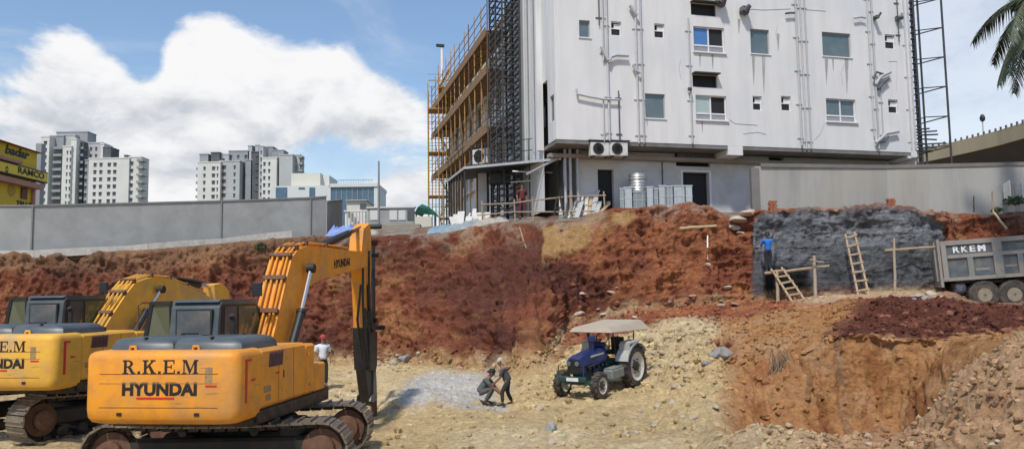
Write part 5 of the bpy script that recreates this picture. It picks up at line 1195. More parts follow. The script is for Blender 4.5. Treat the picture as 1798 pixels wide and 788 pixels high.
        for x, z, a in path:
            Ry = Matrix.Rotation(-a, 3, 'Y')
            Ry = Matrix.Rotation(-a if True else a, 3, 'Y')
            nrm_ = Vector((math.sin(-a), 0, math.cos(a))) if False else Vector((-math.sin(a), 0, math.cos(a)))
            rot = Matrix.Rotation(-a, 3, 'Y')
            c = Vector((x, yc, z)); o_ = rot @ Vector((0, 0, 1))
            if (c-Vector((0, yc, r_))).dot(o_) < 0: o_ = -o_
            sh.box(c, (sw_*.93, wd, .035), rot, 0)
            sh.box(c+o_*.035, (.03, wd*.98, .045), rot, 0)
        rt(sh).build('track_shoes', shoem, tr_)
        ch = MB()
        for x, z, a in path:
            rot = Matrix.Rotation(-a, 3, 'Y'); inw = (Vector((max(-Lh, min(Lh, x)), 0, r_))-Vector((x, 0, z))).normalized()
            ch.box(Vector((x, yc, z))+inw*.06, (sw_*.8, .2, .08), rot)
        rt(ch).build('track_chain', blackm, tr_)
        w = MB(); w.lathe((-Lh, yc-.14, r_+.01), (0, 1, 0), [(.12, -.14), (.20, -.12), (.2, -.02), (.33, 0), (.33, .28), (.2, .3), (.2, .4), (.12, .42)], 20)
        for k in range(14): a = 6.283*k/14; w.box((-Lh+.35*math.cos(a), yc, r_+.01+.35*math.sin(a)), (.07, .06, .07), Matrix.Rotation(-a, 3, 'Y'))
        rt(w).build('sprocket', rustm, tr_)
        w = MB(); w.lathe((Lh, yc-.15, r_+.01), (0, 1, 0), [(.1, -.1), (.22, -.08), (.24, 0), (.34, .02), (.34, .28), (.24, .3), (.22, .38), (.1, .4)], 20); rt(w).build('idler', rustm, tr_)
        for k in range(7):
            w = MB(); x = -1.3+2.6*k/6; w.lathe((x, yc-.14, .17), (0, 1, 0), [(.05, -.05), (.12, -.03), (.12, .31), (.05, .33)], 12); rt(w).build('track_roller', blackm, tr_)
        for x in (-.6, .6):
            w = MB(); w.lathe((x, yc-.1, .74), (0, 1, 0), [(.07, 0), (.07, .2)], 10); rt(w).build('carrier_roller', blackm, tr_)
    if breaker:
        def B(pts, y=-.19): return outline(cmpx(pts, 660), O, rz, y)
        q = MB()
        q.prism(B([(621, 540), (647, 545), (659, 560), (659, 600), (650, 612), (626, 600)]), -.19, .17, 'y'); q.build('linkage', blackp, t)
        q = MB(); q.prism(B([(619, 575), (662, 582), (661, 640), (654, 652), (626, 648)]), -.22, .19, 'y'); q.prism(B([(622, 648), (658, 640), (657, 694), (652, 712), (640, 710)]), -.15, .12, 'y'); q.box((B([(640, 620)])[0][0], 0, B([(640, 620)])[0][1]), (.42, .48, .12), bev=.03); brk = q.build('breaker', blackp, t)
        q = MB(); q.prism(B([(653, 640), (659, 640), (664, 698), (652, 706), (636, 704), (640, 694), (651, 690)]), -.20, -.155, 'y'); q.prism(B([(653, 640), (659, 640), (664, 698), (652, 706), (636, 704), (640, 694), (651, 690)]), .205, .22, 'y'); q.build('side_plate', mat('scuffed_steel', (.2, .19, .17), .6, .3, (.4, .34, .26), 4, .6), brk)
        c0, c1 = B([(650, 700), (653, 738)], 0); q = MB(); q.tube([(c0[0], 0, c0[1]), (c0[0]*.3+c1[0]*.7, 0, c0[1]*.3+c1[1]*.7), (c1[0], 0, c1[1])], [.10, .095, .05], 12); q.build('chisel', rustm, brk)
        for yy, pts in ((.30, [(646, 500), (636, 560), (640, 600), (650, 610)]), (.26, [(640, 470), (634, 540), (644, 620), (652, 680)]), (.34, [(640, 560), (632, 590), (630, 620), (634, 642), (646, 640)]), (.10, [(612, 470), (606, 530), (615, 600), (622, 650)]), (.0, [(616, 480), (608, 540), (612, 600), (630, 640)]), (-.1, [(614, 500), (600, 560), (618, 630)]),  (-.28, [(622, 470), (621, 520), (625, 570), (634, 610)]), (.2, [(640, 420), (643, 500), (652, 560), (664, 590), (655, 620)]), (-.26, [(646, 440), (645, 520), (650, 565), (661, 582)]), (-.25, [(630, 540), (634, 600), (640, 640)]), (-.24, [(641, 545), (645, 590), (648, 650)])):
            q = MB(); o2 = outline([(650-(650-a)*.45, b) for a, b in pts], O, rz, yy); q.tube([(a, yy, b) for a, b in o2], .034, 7); q.build('hose', rubber, brk)
        q = MB(); pk_ = B([(624, 500), (632, 498), (636, 560), (628, 562)], -.2); q.prism(pk_, -.235, -.192, 'y'); q.build('bucket_cylinder', blackp, t)
        q = MB(); k1, k2 = B([(646, 432), (650, 560)], 0); q.tube([(k1[0]+.04, 0, k1[1]), (k2[0]+.0, 0, k2[1])], .06, 10); q.build('bucket_cylinder', blackp, t)
        for px, py in ((622, 562), (655, 575), (628, 448), (640, 398)):
            k = B([(px+4, py)], 0)[0]; q = MB(); q.lathe((k[0], -.27, k[1]), (0, 1, 0), [(.07, 0), (.07, .52)], 12); q.build('pivot_pin', blackp, t)
    else:
        # digging bucket at the end of the stick
        k = sp_[len(sp_)//2]; bx_, bz_ = min(p[0] for p in sp_), min(p[1] for p in sp_)
        q = MB(); q.prism([(bx_+.2, bz_+.2), (bx_+.5, bz_+.1), (bx_+.45, bz_-.4), (bx_+.1, bz_-.75), (bx_-.5, bz_-.6), (bx_-.75, bz_-.2), (bx_-.6, bz_-.35), (bx_-.1, bz_-.4), (bx_+.1, bz_-.1)], -.5, .5, 'y'); bk = q.build('bucket', blackm, t)
        for k in range(5): q = MB(); q.box((bx_-.8, -.42+.21*k, bz_-.12), (.2, .07, .06), Matrix.Rotation(.9, 3, 'Y')); q.build('bucket_tooth', shoem, bk)
    return t
LAST_TOP = [8]
def cmpx(p, x0, k=.42): return [(x0-(x0-a)*k, b) for a, b in p]
E1 = Vector((-5.02, 15.0, .10)); EZ = R(90-7)
excavator(E1, EZ, R(-82), 'yellow excavator with breaker hammer raised beside the dug pit, lettered counterweight towards the viewer', yellow,
    [(478, 598), (490, 548), (503, 490), (513, 452), (524, 438), (540, 431), (575, 434), (617, 440), (645, 444), (643, 468), (622, 474), (585, 484), (556, 493), (543, 503), (530, 530), (515, 575), (508, 600)],
    cmpx([(620, 402), (645, 392), (651, 410), (652, 470), (649, 520), (646, 575), (632, 578), (626, 520), (621, 470), (612, 440)], 652),
    [(563, 432), (612, 410), (641, 397)], [(513, 604), (529, 546), (546, 471)], breaker=True)
E2 = Vector((-9.85, 18.7, .24))
excavator(E2, EZ, R(-22), 'paler yellow excavator parked behind the other one, its bent boom folded low', yellow2,
    [(180, 582), (198, 552), (222, 516), (238, 496), (268, 486), (300, 490), (330, 502), (365, 519), (402, 540), (396, 556), (350, 545), (310, 537), (285, 537), (262, 550), (250, 575), (240, 590)],
    [(376, 500), (390, 497), (402, 510), (407, 560), (402, 640), (390, 642), (384, 560), (378, 520)],
    [(305, 491), (350, 500), (376, 505)], [(235, 585), (258, 545), (283, 508)])
for ex in [o for o in COL.objects if o.name.startswith('excavator')]: pass
# ================================================================ tractor
tblue = mat('tractor_blue', (.006, .016, .088), .4, 0, (.05, .07, .16), 3, .5, spec=.5); tgreen = mat('dark_green_paint', (.01, .055, .05), .5, 0, (.08, .08, .06), 4, .5); canv = mat('beige_canvas', (.42, .35, .27), .8, 0, (.33, .25, .18), 2, .6, .2, 6); rimw = mat('cream_rim', (.55, .53, .47), .5, 0, (.3, .23, .15), 4, .6); fend = mat('pale_grey_fender', (.42, .44, .43), .5, 0, (.28, .22, .15), 3, .6)
def wheel(t, c, r_, w, rr, name='wheel', lugs=16, ax=(0, 1, 0), rimm=rimw):
    c = Vector(c); sgn_ = 1 if c.y > 0 else -1
    q = MB(); q.lathe(c, (0, 1, 0), [(rr, -w/2), (r_*.9, -w/2), (r_*.985, -w*.36), (r_, -w*.15), (r_, w*.15), (r_*.985, w*.36), (r_*.9, w/2), (rr, w/2)], 32, cap=False)
    for k in range(lugs):
        a = 6.283*k/lugs
        for s in (-1, 1): q.box(c+Vector((r_*1.0*math.cos(a+s*.5*6.283/lugs/2), s*w*.24, r_*1.0*math.sin(a+s*.5*6.283/lugs/2))), (.045, w*.5, .05), Matrix.Rotation(-a, 3, 'Y') @ Matrix.Rotation(s*.5, 3, 'X'))
    wh = q.build(name, tyre_m, t)
    q = MB(); q.lathe(c, (0, 1, 0), [(rr*.35, -w*.25), (rr*.8, -w*.3), (rr*1.01, -w*.48), (rr*1.01, w*.48), (rr*.8, w*.3), (rr*.35, w*.25)], 28); q.build('rim', rimm, wh)
    q = MB(); q.lathe(c+Vector((0, sgn_*w*.2, 0)), (0, sgn_, 0), [(rr*.33, 0), (rr*.33, w*.25), (rr*.15, w*.32)], 14)
    for k in range(6): a = 6.283*k/6; q.lathe(c+Vector((rr*.5*math.cos(a), sgn_*w*.27, rr*.5*math.sin(a))), (0, sgn_, 0), [(.02, 0), (.02, .05)], 6)
    q.build('hub', blackm, wh); return wh
TO = Vector((3.12, 25.2, 0)); TZ = math.atan2(-.8, -.6)
g_f = .5*(gz(2.44, 23.3)+gz(1.4, 24.1)); g_r = .5*(gz(3.6, 24.8)+gz(2.6, 25.6)); TO.z = g_r; TP = math.atan2(g_f-g_r, 1.95)
tr_ = empty('tractor', 'dusty blue farm tractor with beige canopy standing on the pit floor', 'tractor', TO, TZ)
tr_.rotation_euler = (0, -TP, TZ)
for y in (-.66, .66): wheel(tr_, (0, y, .62), .62, .34, .43, 'rear_wheel', 18)
for y in (-.63, .63): wheel(tr_, (1.95, y, .37), .37, .22, .235, 'front_wheel', 14)
q = MB(); hd = lambda x, hw, z0, z1: [(x, -hw, z0), (x, -hw, z1-.08), (x, -hw*.8, z1-.01), (x, 0, z1+.01), (x, hw*.8, z1-.01), (x, hw, z1-.08), (x, hw, z0)]
q.loft([hd(.85, .27, .92, 1.30), hd(1.5, .25, .92, 1.27), hd(2.15, .23, .92, 1.20), hd(2.27, .22, .94, 1.15)]); q.build('bonnet', tblue, tr_, smooth=True)
q = MB(); q.box2((1.98, -.22, .70), (2.26, .22, .925), bev=.02); q.build('nose_panel', tblue, tr_)
q = MB(); q.box2((.9, -.17, .66), (1.97, .17, .93), bev=.03)
for k in range(4): q.lathe((1.05+.24*k, .17, .80), (0, 1, 0), [(.06, 0), (.06, .06), (.03, .09)], 10)
q.tube([(1.0, .2, .9), (1.5, .26, .88), (1.9, .22, .86)], .03, 6); q.box2((1.2, .17, .68), (1.6, .27, .76)); q.build('engine_block', mat('oily_blue_black', (.012, .018, .04), .55, 0, (.08, .07, .06), 5, .6), tr_)
q = MB(); q.box2((1.0, .262, 1.12), (1.75, .268, 1.17)); q.build('side_stripe', rimw, tr_)
q = MB(); q.box((2.29, 0, .92), (.03, .40, .38)); gr_ = q.build('grille', blackp, tr_)
for y in (-.14, .14): q = MB(); q.lathe((2.30, y, 1.02), (1, 0, 0), [(.065, 0), (.07, .03), (.05, .035)], 14); q.build('headlight', glass_t, tr_)
q = MB(); q.box((1.3, 0, .58), (1.7, .30, .26), bev=.03); q.box((.3, 0, .62), (.9, .42, .42), bev=.05); q.lathe((0, -.55, .62), (0, 1, 0), [(.12, 0), (.12, 1.1)], 12); q.build('chassis', tgreen, tr_)
q = MB(); q.box((1.95, 0, .42), (.12, 1.1, .12)); q.box((2.42, 0, .60), (.10, .95, .14), bev=.02); q.box((2.2, .0, .55), (.5, .3, .1)); q.build('front_axle_bumper', tgreen, tr_)
for y in (-.42, .42): q = MB(); q.tube([(2.44, y, .66), (2.44, y, 1.0)], .015, 5); q.build('bumper_post', tgreen, tr_)
q = MB(); q.box((2.475, 0.05, .60), (.006, .4, .10)); q.build('number_plate', white_m, tr_)
q = MB(); q.box2((.78, -.24, 1.30), (.95, .24, 1.45), bev=.03); q.build('dashboard', tblue, tr_)
q = MB(); q.tube([(1.35, .1, 1.25), (1.35, .1, 1.55)], .06, 10); q.lathe((1.35, .1, 1.55), (0, 0, 1), [(.10, 0), (.10, .12), (.04, .16)], 12); q.build('air_filter', tblue, tr_)
q = MB(); q.tube([(1.15, -.12, 1.25), (1.15, -.12, 1.8)], .03, 8); q.build('exhaust_pipe', blackp, tr_)
q = MB(); q.tube([(.85, 0, 1.4), (.62, 0, 1.52)], .02, 6); 
ring = [Vector((.60+.05*math.cos(a)*0 - .06*math.sin(a), .2*math.cos(a), 1.53+.19*math.sin(a))) for a in [6.283*k/20 for k in range(21)]]; q.tube(ring, .016, 6, cap=False); q.build('steering_wheel', blackp, tr_)
q = MB(); q.box((-.1, 0, 1.02), (.42, .46, .12), bev=.03); q.box((-.32, 0, 1.25), (.1, .44, .4), bev=.03); q.build('seat', blackp, tr_)
q = MB(); q.box2((.3, -.45, .62), (.95, .45, .66)); q.build('foot_plate', tgreen, tr_)
q = MB(); q.box2((.62, .40, .42), (1.35, .72, .70), bev=.03); q.box2((.66, .42, .703), (1.31, .70, .74)); q.build('battery_box', mat('grey_green_box', (.16, .19, .18), .6, 0, (.35, .28, .2), 3, .6), tr_)
for s in (-1, 1):
    q = MB(); arc = [(.70*math.cos(a), .62+.70*math.sin(a)) for a in [R(20+k*14) for k in range(10)]]
    r1 = [(x, s*.86, z) for x, z in arc]; r2 = [(x, s*.44, z+.0) for x, z in arc]; n_ = len(arc)
    q.add(r1+r2, [(i, i+1, n_+i+1, n_+i) for i in range(n_-1)]); inner_ = [(x*.94, s*.44, .62+(z-.62)*.94) for x, z in arc]+[(x*.94, s*.86, .62+(z-.62)*.94) for x, z in arc]
    q.add(inner_, [(i, i+1, n_+i+1, n_+i) for i in range(n_-1)]); q.add([(x, s*.44, z) for x, z in arc]+[(0, s*.44, .62)], [tuple(range(n_+1))])
    q.box((.1, s*.66, 1.36), (.62, .34, .09), bev=.02); q.box((.42, s*.66, 1.2), (.06, .34, .3)); q.build('fender', fend, tr_)
for x, y, x2 in ((.55, -.42, .75), (.55, .42, .75), (-.5, -.42, -.62), (-.5, .42, -.62)):
    q = MB(); q.tube([(x, y, .9), (x2, y*1.1, 1.86)], .02, 6); q.build('canopy_post', blackp, tr_)
q = MB(); zt = 1.92
rim_ = [(1.3, -.72, zt-.13), (1.3, .72, zt-.13), (-.85, .86, zt-.26), (-.85, -.86, zt-.26)]; topc = [(1.2, -.62, zt+.0), (1.2, .62, zt+.0), (-.7, .66, zt+.02), (-.7, -.66, zt+.02)]
q.add(rim_+topc, [(0, 1, 5, 4), (1, 2, 6, 5), (2, 3, 7, 6), (3, 0, 4, 7), (4, 5, 6, 7)]); und = [(a*.97, b*.97, c+.0) for a, b, c in rim_]+[(a, b, c-.03) for a, b, c in topc]; q.add(und, [(0, 1, 5, 4), (1, 2, 6, 5), (2, 3, 7, 6), (3, 0, 4, 7), (4, 5, 6, 7)])
q.build('canopy', canv, tr_, jit=.015)
q = MB(); q.box((1.0, 0, zt-.12), (.04, 1.3, .05)); q.box((-.9, 0, zt-.12), (.04, 1.4, .05)); q.box((0, .5, zt-.10), (2., .04, .04)); q.box((0, -.5, zt-.10), (2., .04, .04)); q.build('canopy_frame', blackp, tr_)
q = MB(); q.tube([(-.55, -.5, .5), (-1.05, -.45, .55)], .03, 6); q.tube([(-.55, .5, .5), (-1.05, .45, .55)], .03, 6); q.box((-1.0, 0, .5), (.08, .9, .06)); q.build('hitch_bar', blackm, tr_)
# ================================================================ tipper truck
tg = mat('grey_tipper_paint', (.145, .17, .18), .6, 0, (.36, .27, .18), 2.2, .85, .15, 12, c3=(.26, .235, .20), sc3=.9, amt3=.7); tgp = mat('tipper_panel', (.075, .095, .11), .7, 0, (.22, .19, .15), 3, .7); rust_rail = mat('dusty_rail', (.27, .25, .225), .8, 0, (.2, .17, .14), 3, .7)
kp = P(1662, 500, 33.6); KO = Vector((kp.x, kp.y, 2.24)); KZ = R(-10)
KO.z = 2.24
tk = empty('tipper_truck', 'grey ribbed tipper truck with white lettered body parked on the bench', 'truck', KO, KZ)
# local x forward (to the right), y left (away), z up; near side y=0
bz0, bz1 = 1.22, 2.86; BL = 5.6
def kp_(px, py, y=0.): return outline([(px, py)], KO, KZ, y)[0]
q = MB(); q.prism([(.0, bz0), (BL, bz0), (BL, bz1+.0), (.05, bz1-.0)], .09, 2.35, 'y'); body = q.build('tipper_body', tg, tk); body.rotation_euler = (0, R(-3.2), 0); body.location = (0, 0, -.03)
q = MB(); q.box2((-.02, .0, bz1-.17), (BL, .085, bz1+.02)); q.box2((-.02, .0, bz0-.02), (BL, .085, bz0+.13)); q.box2((.22, .0, bz0+.92), (BL, .085, bz0+1.07)); q.build('body_rail', rust_rail, body)
for x, w_ in ((.0, .2), (1.98, .36), (3.6, .2), (5.2, .2)):
    q = MB(); q.box2((x, -.012, bz0+.02), (x+w_, .087, bz1-.02)); q.build('body_post', tg if x else rust_rail, body)
q = MB(); q.box2((.98, .003, bz0+.132), (1.2, .086, bz0+.918)); q.build('body_rib', tg, body); q = MB(); q.box2((2.9, .003, bz0+.132), (3.1, .086, bz0+.918)); q.build('body_rib', tg, body)
for a, b, c, d in ((.21, .97, bz0+.14, bz0+.91), (1.21, 1.97, bz0+.14, bz0+.91), (.21, 1.97, bz0+1.08, bz1-.18), (2.35, 2.89, bz0+.14, bz0+.91), (2.35, 3.59, bz0+1.08, bz1-.18), (3.11, 3.59, bz0+.14, bz0+.91)):
    q = MB(); q.box2((a+.01, .07, c+.01), (b-.01, .088, d-.01)); q.build('side_panel', tgp, body)
q = MB(); text_mb(q, 'R', .36, frame((.62, .066, bz0+1.15), (1, 0, 0), (0, 0, 1)), .008, .003, 0, .26); text_mb(q, 'K', .36, frame((.94, .066, bz0+1.15), (1, 0, 0), (0, 0, 1)), .008, .003, 0, .25); text_mb(q, 'E', .36, frame((1.25, .066, bz0+1.15), (1, 0, 0), (0, 0, 1)), .008, .003, 0, .22); text_mb(q, 'M', .36, frame((1.60, .066, bz0+1.15), (1, 0, 0), (0, 0, 1)), .02, .003, 0, .30); q.build('lettering', white_m, body)
q = MB(); q.box2((1.28, .066, bz0+.36), (1.8, .069, bz0+.44)); q.build('chalk_mark', rust_rail, body); q = MB(); q.box2((2.42, .066, bz0+.42), (2.86, .069, bz0+.5)); q.build('chalk_mark', rust_rail, body)
q = MB(); q.box2((-.14, .0, bz0-.25), (-.03, 2.4, bz1+.1)); q.box2((-.2, .25, bz0), (-.141, .4, bz1)); q.box2((-.2, 1.9, bz0), (-.141, 2.05, bz1)); q.build('tailgate', rust_rail, body)
q = MB(); q.box2((.3, .7, .72), (8.2, .9, 1.0)); q.box2((.3, 1.5, .72), (8.2, 1.7, 1.0)); q.box2((.35, .5, .8), (.5, 1.9, 1.1)); q.build('chassis_frame', blackm, tk)
q = MB(); q.box2((.45, .12, bz0-.1), (.52, 2.2, bz0-.02)); q.box2((.6, .3, bz0-.12), (BL, 2.1, bz0-.025)); q.build('sub_frame', blackm, tk)
hubm = mat('dusty_truck_rim', (.3, .25, .18), .6, .2, (.12, .1, .08), 4, .6)
xw = [kp_(1727, 517, .2)[0], kp_(1779, 517, .2)[0]]
for x in (xw[0], xw[1], 7.0):
    for y in (.28, 2.1):
        c = Vector((x, y, .6)); s_ = -1 if y < 1 else 1
        q = MB(); w_ = .5; q.lathe(c, (0, 1, 0), [(.28, -w_/2), (.53, -w_/2), (.59, -w_*.4), (.60, -.03), (.56, 0), (.60, .03), (.59, w_*.4), (.53, w_/2), (.28, w_/2)], 32, cap=False)
        for k in range(30): a = 6.283*k/30; q.box(c+Vector((.595*math.cos(a), 0, .595*math.sin(a))), (.025, w_*.8, .05), Matrix.Rotation(-a, 3, 'Y'))
        wh = q.build('wheel', tyre_m, tk)
        q = MB(); q.lathe(c+Vector((0, s_*w_/2, 0)), (0, s_, 0), [(.285, 0), (.30, -.01), (.29, -.02), (.22, -.16), (.12, -.16), (.12, -.02), (.06, .0)], 24); q.build('rim', hubm, wh)
q = MB(); q.box2((6.1, .1, .9), (7.9, 2.4, 2.9), bev=.1); cbk = q.build('cab', tg, tk); q = MB(); q.box2((6.9, .085, 2.0), (7.7, .099, 2.7)); q.build('window', glass, cbk); q = MB(); q.box2((7.901, .3, 1.9), (7.92, 2.2, 2.7)); q.build('windscreen', glass, cbk)
for y in (.0, 1.9): q = MB(); q.box2((.28, y+.05, .35), (.3, y+.5, .95)); q.build('mud_flap', rubber, tk)
# plastic litter behind the truck
p, _ = ground(1682, 516)
if p:
    q = MB(); rs = np.random.RandomState(5); pp_ = [Vector((p.x, p.y-.1, p.z+.25)) + Vector(v)*(.28*(1+.4*rs.rand())) for v in IV]; q.add(pp_, IF); tag(q.build('plastic_sack', mat('lilac_plastic', (.5, .5, .68), .5, 0, (.7, .7, .72), 5, .6)), 'crumpled whitish lilac sack lying behind the truck', 'sack')
# ================================================================ people
skin_m = mat('brown_skin', (.26, .13, .08), .6, 0, (.12, .06, .035), 5, .3); hair_m = mat('black_hair', (.01, .009, .008), .7)
def skinned(name, pts, edges, radii, m, parent, root=0, sub=1):
    me = bpy.data.meshes.new(name); me.from_pydata(pts, edges, []); me.materials.append(m)
    o = bpy.data.objects.new(name, me); COL.objects.link(o); o.parent = parent
    s = o.modifiers.new('skin', 'SKIN'); s.use_smooth_shade = True
    if not me.skin_vertices:
        me.attributes
    sv = me.skin_vertices[0].data
    for i, r_ in enumerate(radii): sv[i].radius = (r_, r_) if not isinstance(r_, tuple) else r_; sv[i].use_root = (i == root)
    b = o.modifiers.new('sub', 'SUBSURF'); b.levels = sub; b.render_levels = sub
    dg = bpy.context.evaluated_depsgraph_get(); m2 = bpy.data.meshes.new_from_object(o.evaluated_get(dg)); o.modifiers.clear(); o.data = m2; bpy.data.meshes.remove(me)
    m2.polygons.foreach_set('use_smooth', [True]*len(m2.polygons)); return o
def person(loc, rz, J, label, shirt, trousers, head='hair', headm=None, s=1.):
    t = empty('person', label, 'person', loc, rz); t.scale = (s, s, s)
    V = lambda k: Vector(J[k])
    pts = []; ed = []; rad = []; ix = {}
    def add(k, p, r_, prev=None):
        ix[k] = len(pts); pts.append(tuple(p)); rad.append(r_)
        if prev is not None: ed.append((ix[prev], ix[k]))
    up = (V('head')-V('neck')).normalized(); pel, ch, nk = V('pelvis'), V('chest'), V('neck')
    face = Vector(J.get('face', (1, 0, 0))).normalized()
    add('pelvis', pel, (.13, .10)); add('waist', pel.lerp(ch, .5), (.12, .09), 'pelvis'); add('chest', ch, (.14, .10), 'waist'); add('neck', nk, .052, 'chest')
    add('jaw', nk+up*.09+face*.02, .068, 'neck'); add('skull', nk+up*.17, .092, 'jaw'); add('crown', nk+up*.23-face*.01, .066, 'skull'); add('nose', nk+up*.14+face*.105, .014, 'skull')
    for sd in ('l', 'r'):
        sg = 1 if sd == 'l' else -1
        add('sh'+sd, V('sh'+sd), .058, 'chest'); add('el'+sd, V('el'+sd), .042, 'sh'+sd); add('wr'+sd, V('wr'+sd), .028, 'el'+sd)
        d = (V('wr'+sd)-V('el'+sd)).normalized(); side = d.cross(Vector((0, 1, 0)) if abs(d.y) < .8 else Vector((1, 0, 0))).normalized(); nrm_ = d.cross(side)
        palm = V('wr'+sd)+d*.06; add('pa'+sd, palm, (.034, .020), 'wr'+sd)
        for f in range(4):
            b = palm+d*.035+side*(-.027+.018*f); add('f%d%s' % (f, sd), b, .0105, 'pa'+sd)
            L = (.030, .036, .034, .026)[f]; add('g%d%s' % (f, sd), b+d*L+nrm_*.012, .009, 'f%d%s' % (f, sd)); add('h%d%s' % (f, sd), b+d*L*1.5+nrm_*.032, .008, 'g%d%s' % (f, sd))
        add('t'+sd, V('wr'+sd)+d*.035+side*.045, .011, 'pa'+sd); add('u'+sd, V('wr'+sd)+d*.075+side*.062+nrm_*.01, .009, 't'+sd)
        add('hp'+sd, V('hp'+sd), .085, 'pelvis'); add('kn'+sd, V('kn'+sd), .056, 'hp'+sd); add('an'+sd, V('an'+sd), .038, 'kn'+sd)
        fx = Vector(J.get('toe', (1, 0, 0))).normalized(); add('to'+sd, V('an'+sd)+fx*.15+Vector((0, 0, -.045)), .032, 'an'+sd)
    skinned('body', pts, ed, rad, skin_m, t)
    def cloth(name, keys, edges, radii, m):
        p = [tuple(V(k) if isinstance(k, str) else k) for k in keys]; return skinned(name, p, edges, radii, m, t)
    mid = pel.lerp(ch, .5); elL, elR = V('shl').lerp(V('ell'), .85), V('shr').lerp(V('elr'), .85)
    cloth('shirt', [pel.lerp(ch, -.10), pel.lerp(ch, .2), mid, 'chest', nk.lerp(ch, .45), 'shl', elL, 'shr', elR], [(0, 1), (1, 2), (2, 3), (3, 4), (4, 5), (5, 6), (4, 7), (7, 8)], [(.19, .16), (.18, .15), (.18, .14), (.20, .14), (.13, .10), .082, .062, .082, .062], shirt)
    aL, aR = V('knl').lerp(V('anl'), .92), V('knr').lerp(V('anr'), .92)
    cloth('trousers', ['pelvis', 'hpl', 'knl', aL, 'hpr', 'knr', aR, pel.lerp(ch, .18)], [(0, 1), (1, 2), (2, 3), (0, 4), (4, 5), (5, 6), (0, 7)], [(.14, .12), .10, .074, .060, .10, .074, .060, (.14, .11)], trousers)
    hc = nk+up*.19
    q = MB(); rs = []
    ex = face.cross(up).normalized()
    for z, r_ in ((.0, .104), (.04, .102), (.08, .078), (.105, .03)):
        rs.append([hc+up*z - face*.012 + (face*math.cos(a)+ex*math.sin(a))*r_ for a in [6.283*k/14 for k in range(14)]])
    if head != 'hair': rs = [[p for p in r_] for r_ in rs]; q.loft(rs); q.add([tuple(hc+face*.09+ex*.07), tuple(hc+face*.09-ex*.07), tuple(hc+face*.16-ex*.05-up*.01), tuple(hc+face*.16+ex*.05-up*.01), tuple(hc+face*.09+ex*.07-up*.01), tuple(hc+face*.09-ex*.07-up*.01), tuple(hc+face*.16-ex*.05-up*.02), tuple(hc+face*.16+ex*.05-up*.02)], [(0, 1, 2, 3), (4, 5, 6, 7), (0, 1, 5, 4), (1, 2, 6, 5), (2, 3, 7, 6), (3, 0, 4, 7)])
    else: rs = [[p-face*.02 for p in r_] for r_ in rs]; rs.insert(0, [p - up*.07 - face*.035 for p in rs[0]]); q.loft(rs)
    q.build('hair' if head == 'hair' else head, headm or hair_m, t, smooth=True)
    for sg in (-1, 1):
        q = MB(); q.lathe(nk+up*.165+face*.085+ex*.032*sg, face, [(.011, 0), (.012, .006), (.004, .011)], 8); q.build('eye', blackp, t)
        q = MB(); q.lathe(nk+up*.15+ex*.092*sg, ex*sg, [(.022, -.01), (.026, .004), (.014, .012)], 8); q.build('ear', skin_m, t)
    q = MB(); q.box(nk+up*.10+face*.083, (.014, .045, .009), Matrix((face, -ex, up)).transposed()); q.build('mouth', mat('lips', (.12, .04, .03), .6), t)
    for sd in 'lr':
        a = V('an'+sd); fx = Vector(J.get('toe', (1, 0, 0))).normalized(); sy = Vector((-fx.y, fx.x, 0)); q = MB()
        q.loft([[a+fx*x+sy*y*w+Vector((0, 0, z)) for y, z in ((-1, -.08), (1, -.08), (.8, h), (-.8, h))] for x, w, h in ((-.07, .04, .0), (0, .045, .03), (.1, .05, -.02), (.19, .035, -.05))]); q.build('shoe', blackp, t)
    return t
def base(**k):
    J = dict(pelvis=(0, 0, .93), chest=(.0, 0, 1.27), neck=(.01, 0, 1.44), head=(.03, 0, 1.6), shl=(0, .19, 1.37), shr=(0, -.19, 1.37), ell=(-.03, .25, 1.10), elr=(-.03, -.25, 1.10), wrl=(.08, .24, .88), wrr=(.08, -.24, .88), hpl=(0, .10, .88), hpr=(0, -.10, .88), knl=(.03, .12, .49), knr=(.03, -.12, .49), anl=(0, .13, .08), anr=(0, -.13, .08))
    J.update(k); return J
sh_w = mat('white_shirt', (.66, .68, .72), .8, 0, (.5, .5, .52), 6, .4); sh_b = mat('bright_blue_shirt', (.02, .14, .48), .8, 0, (.02, .1, .34), 6, .4); sh_g = mat('grey_green_shirt', (.10, .115, .11), .85, 0, (.06, .07, .07), 6, .5); sh_d = mat('charcoal_shirt', (.045, .05, .055), .85, 0, (.09, .09, .09), 6, .5); sh_r = mat('maroon_cloth', (.12, .02, .03), .85, 0, (.07, .015, .02), 6, .5)
tr_d = mat('dark_trousers', (.018, .02, .026), .85, 0, (.05, .045, .04), 6, .5); tr_gy = mat('grey_trousers', (.09, .09, .09), .85, 0, (.16, .13, .1), 6, .5)
p = P(566, 673, 27.0); z = gz(p.x, p.y)
hz = PZ(566, 589, 27.0); person((p.x, p.y, hz-1.69), R(-60), base(), 'person in a white shirt and red cap standing behind the excavator', sh_w, tr_d, 'cap', mat('red_cap', (.42, .05, .05), .7))
p, _ = ground(846, 709); pb = ground(889, 711)[0]
person((p.x, p.y, p.z), R(-8), base(pelvis=(-.05, 0, .36), chest=(.14, 0, .66), neck=(.23, 0, .80), head=(.33, 0, .93), shl=(.16, .19, .73), shr=(.16, -.19, .73), ell=(.36, .24, .52), elr=(.36, -.22, .52), wrl=(.56, .12, .36), wrr=(.56, -.1, .34), hpl=(-.02, .11, .34), hpr=(-.02, -.11, .34), knl=(.36, .2, .50), knr=(.36, -.18, .50), anl=(.12, .17, .08), anr=(.12, -.16, .08), face=(1, 0, -.5)), 'dark haired person in grey green shirt squatting on the white rock surface', sh_g, tr_gy, s=.98)
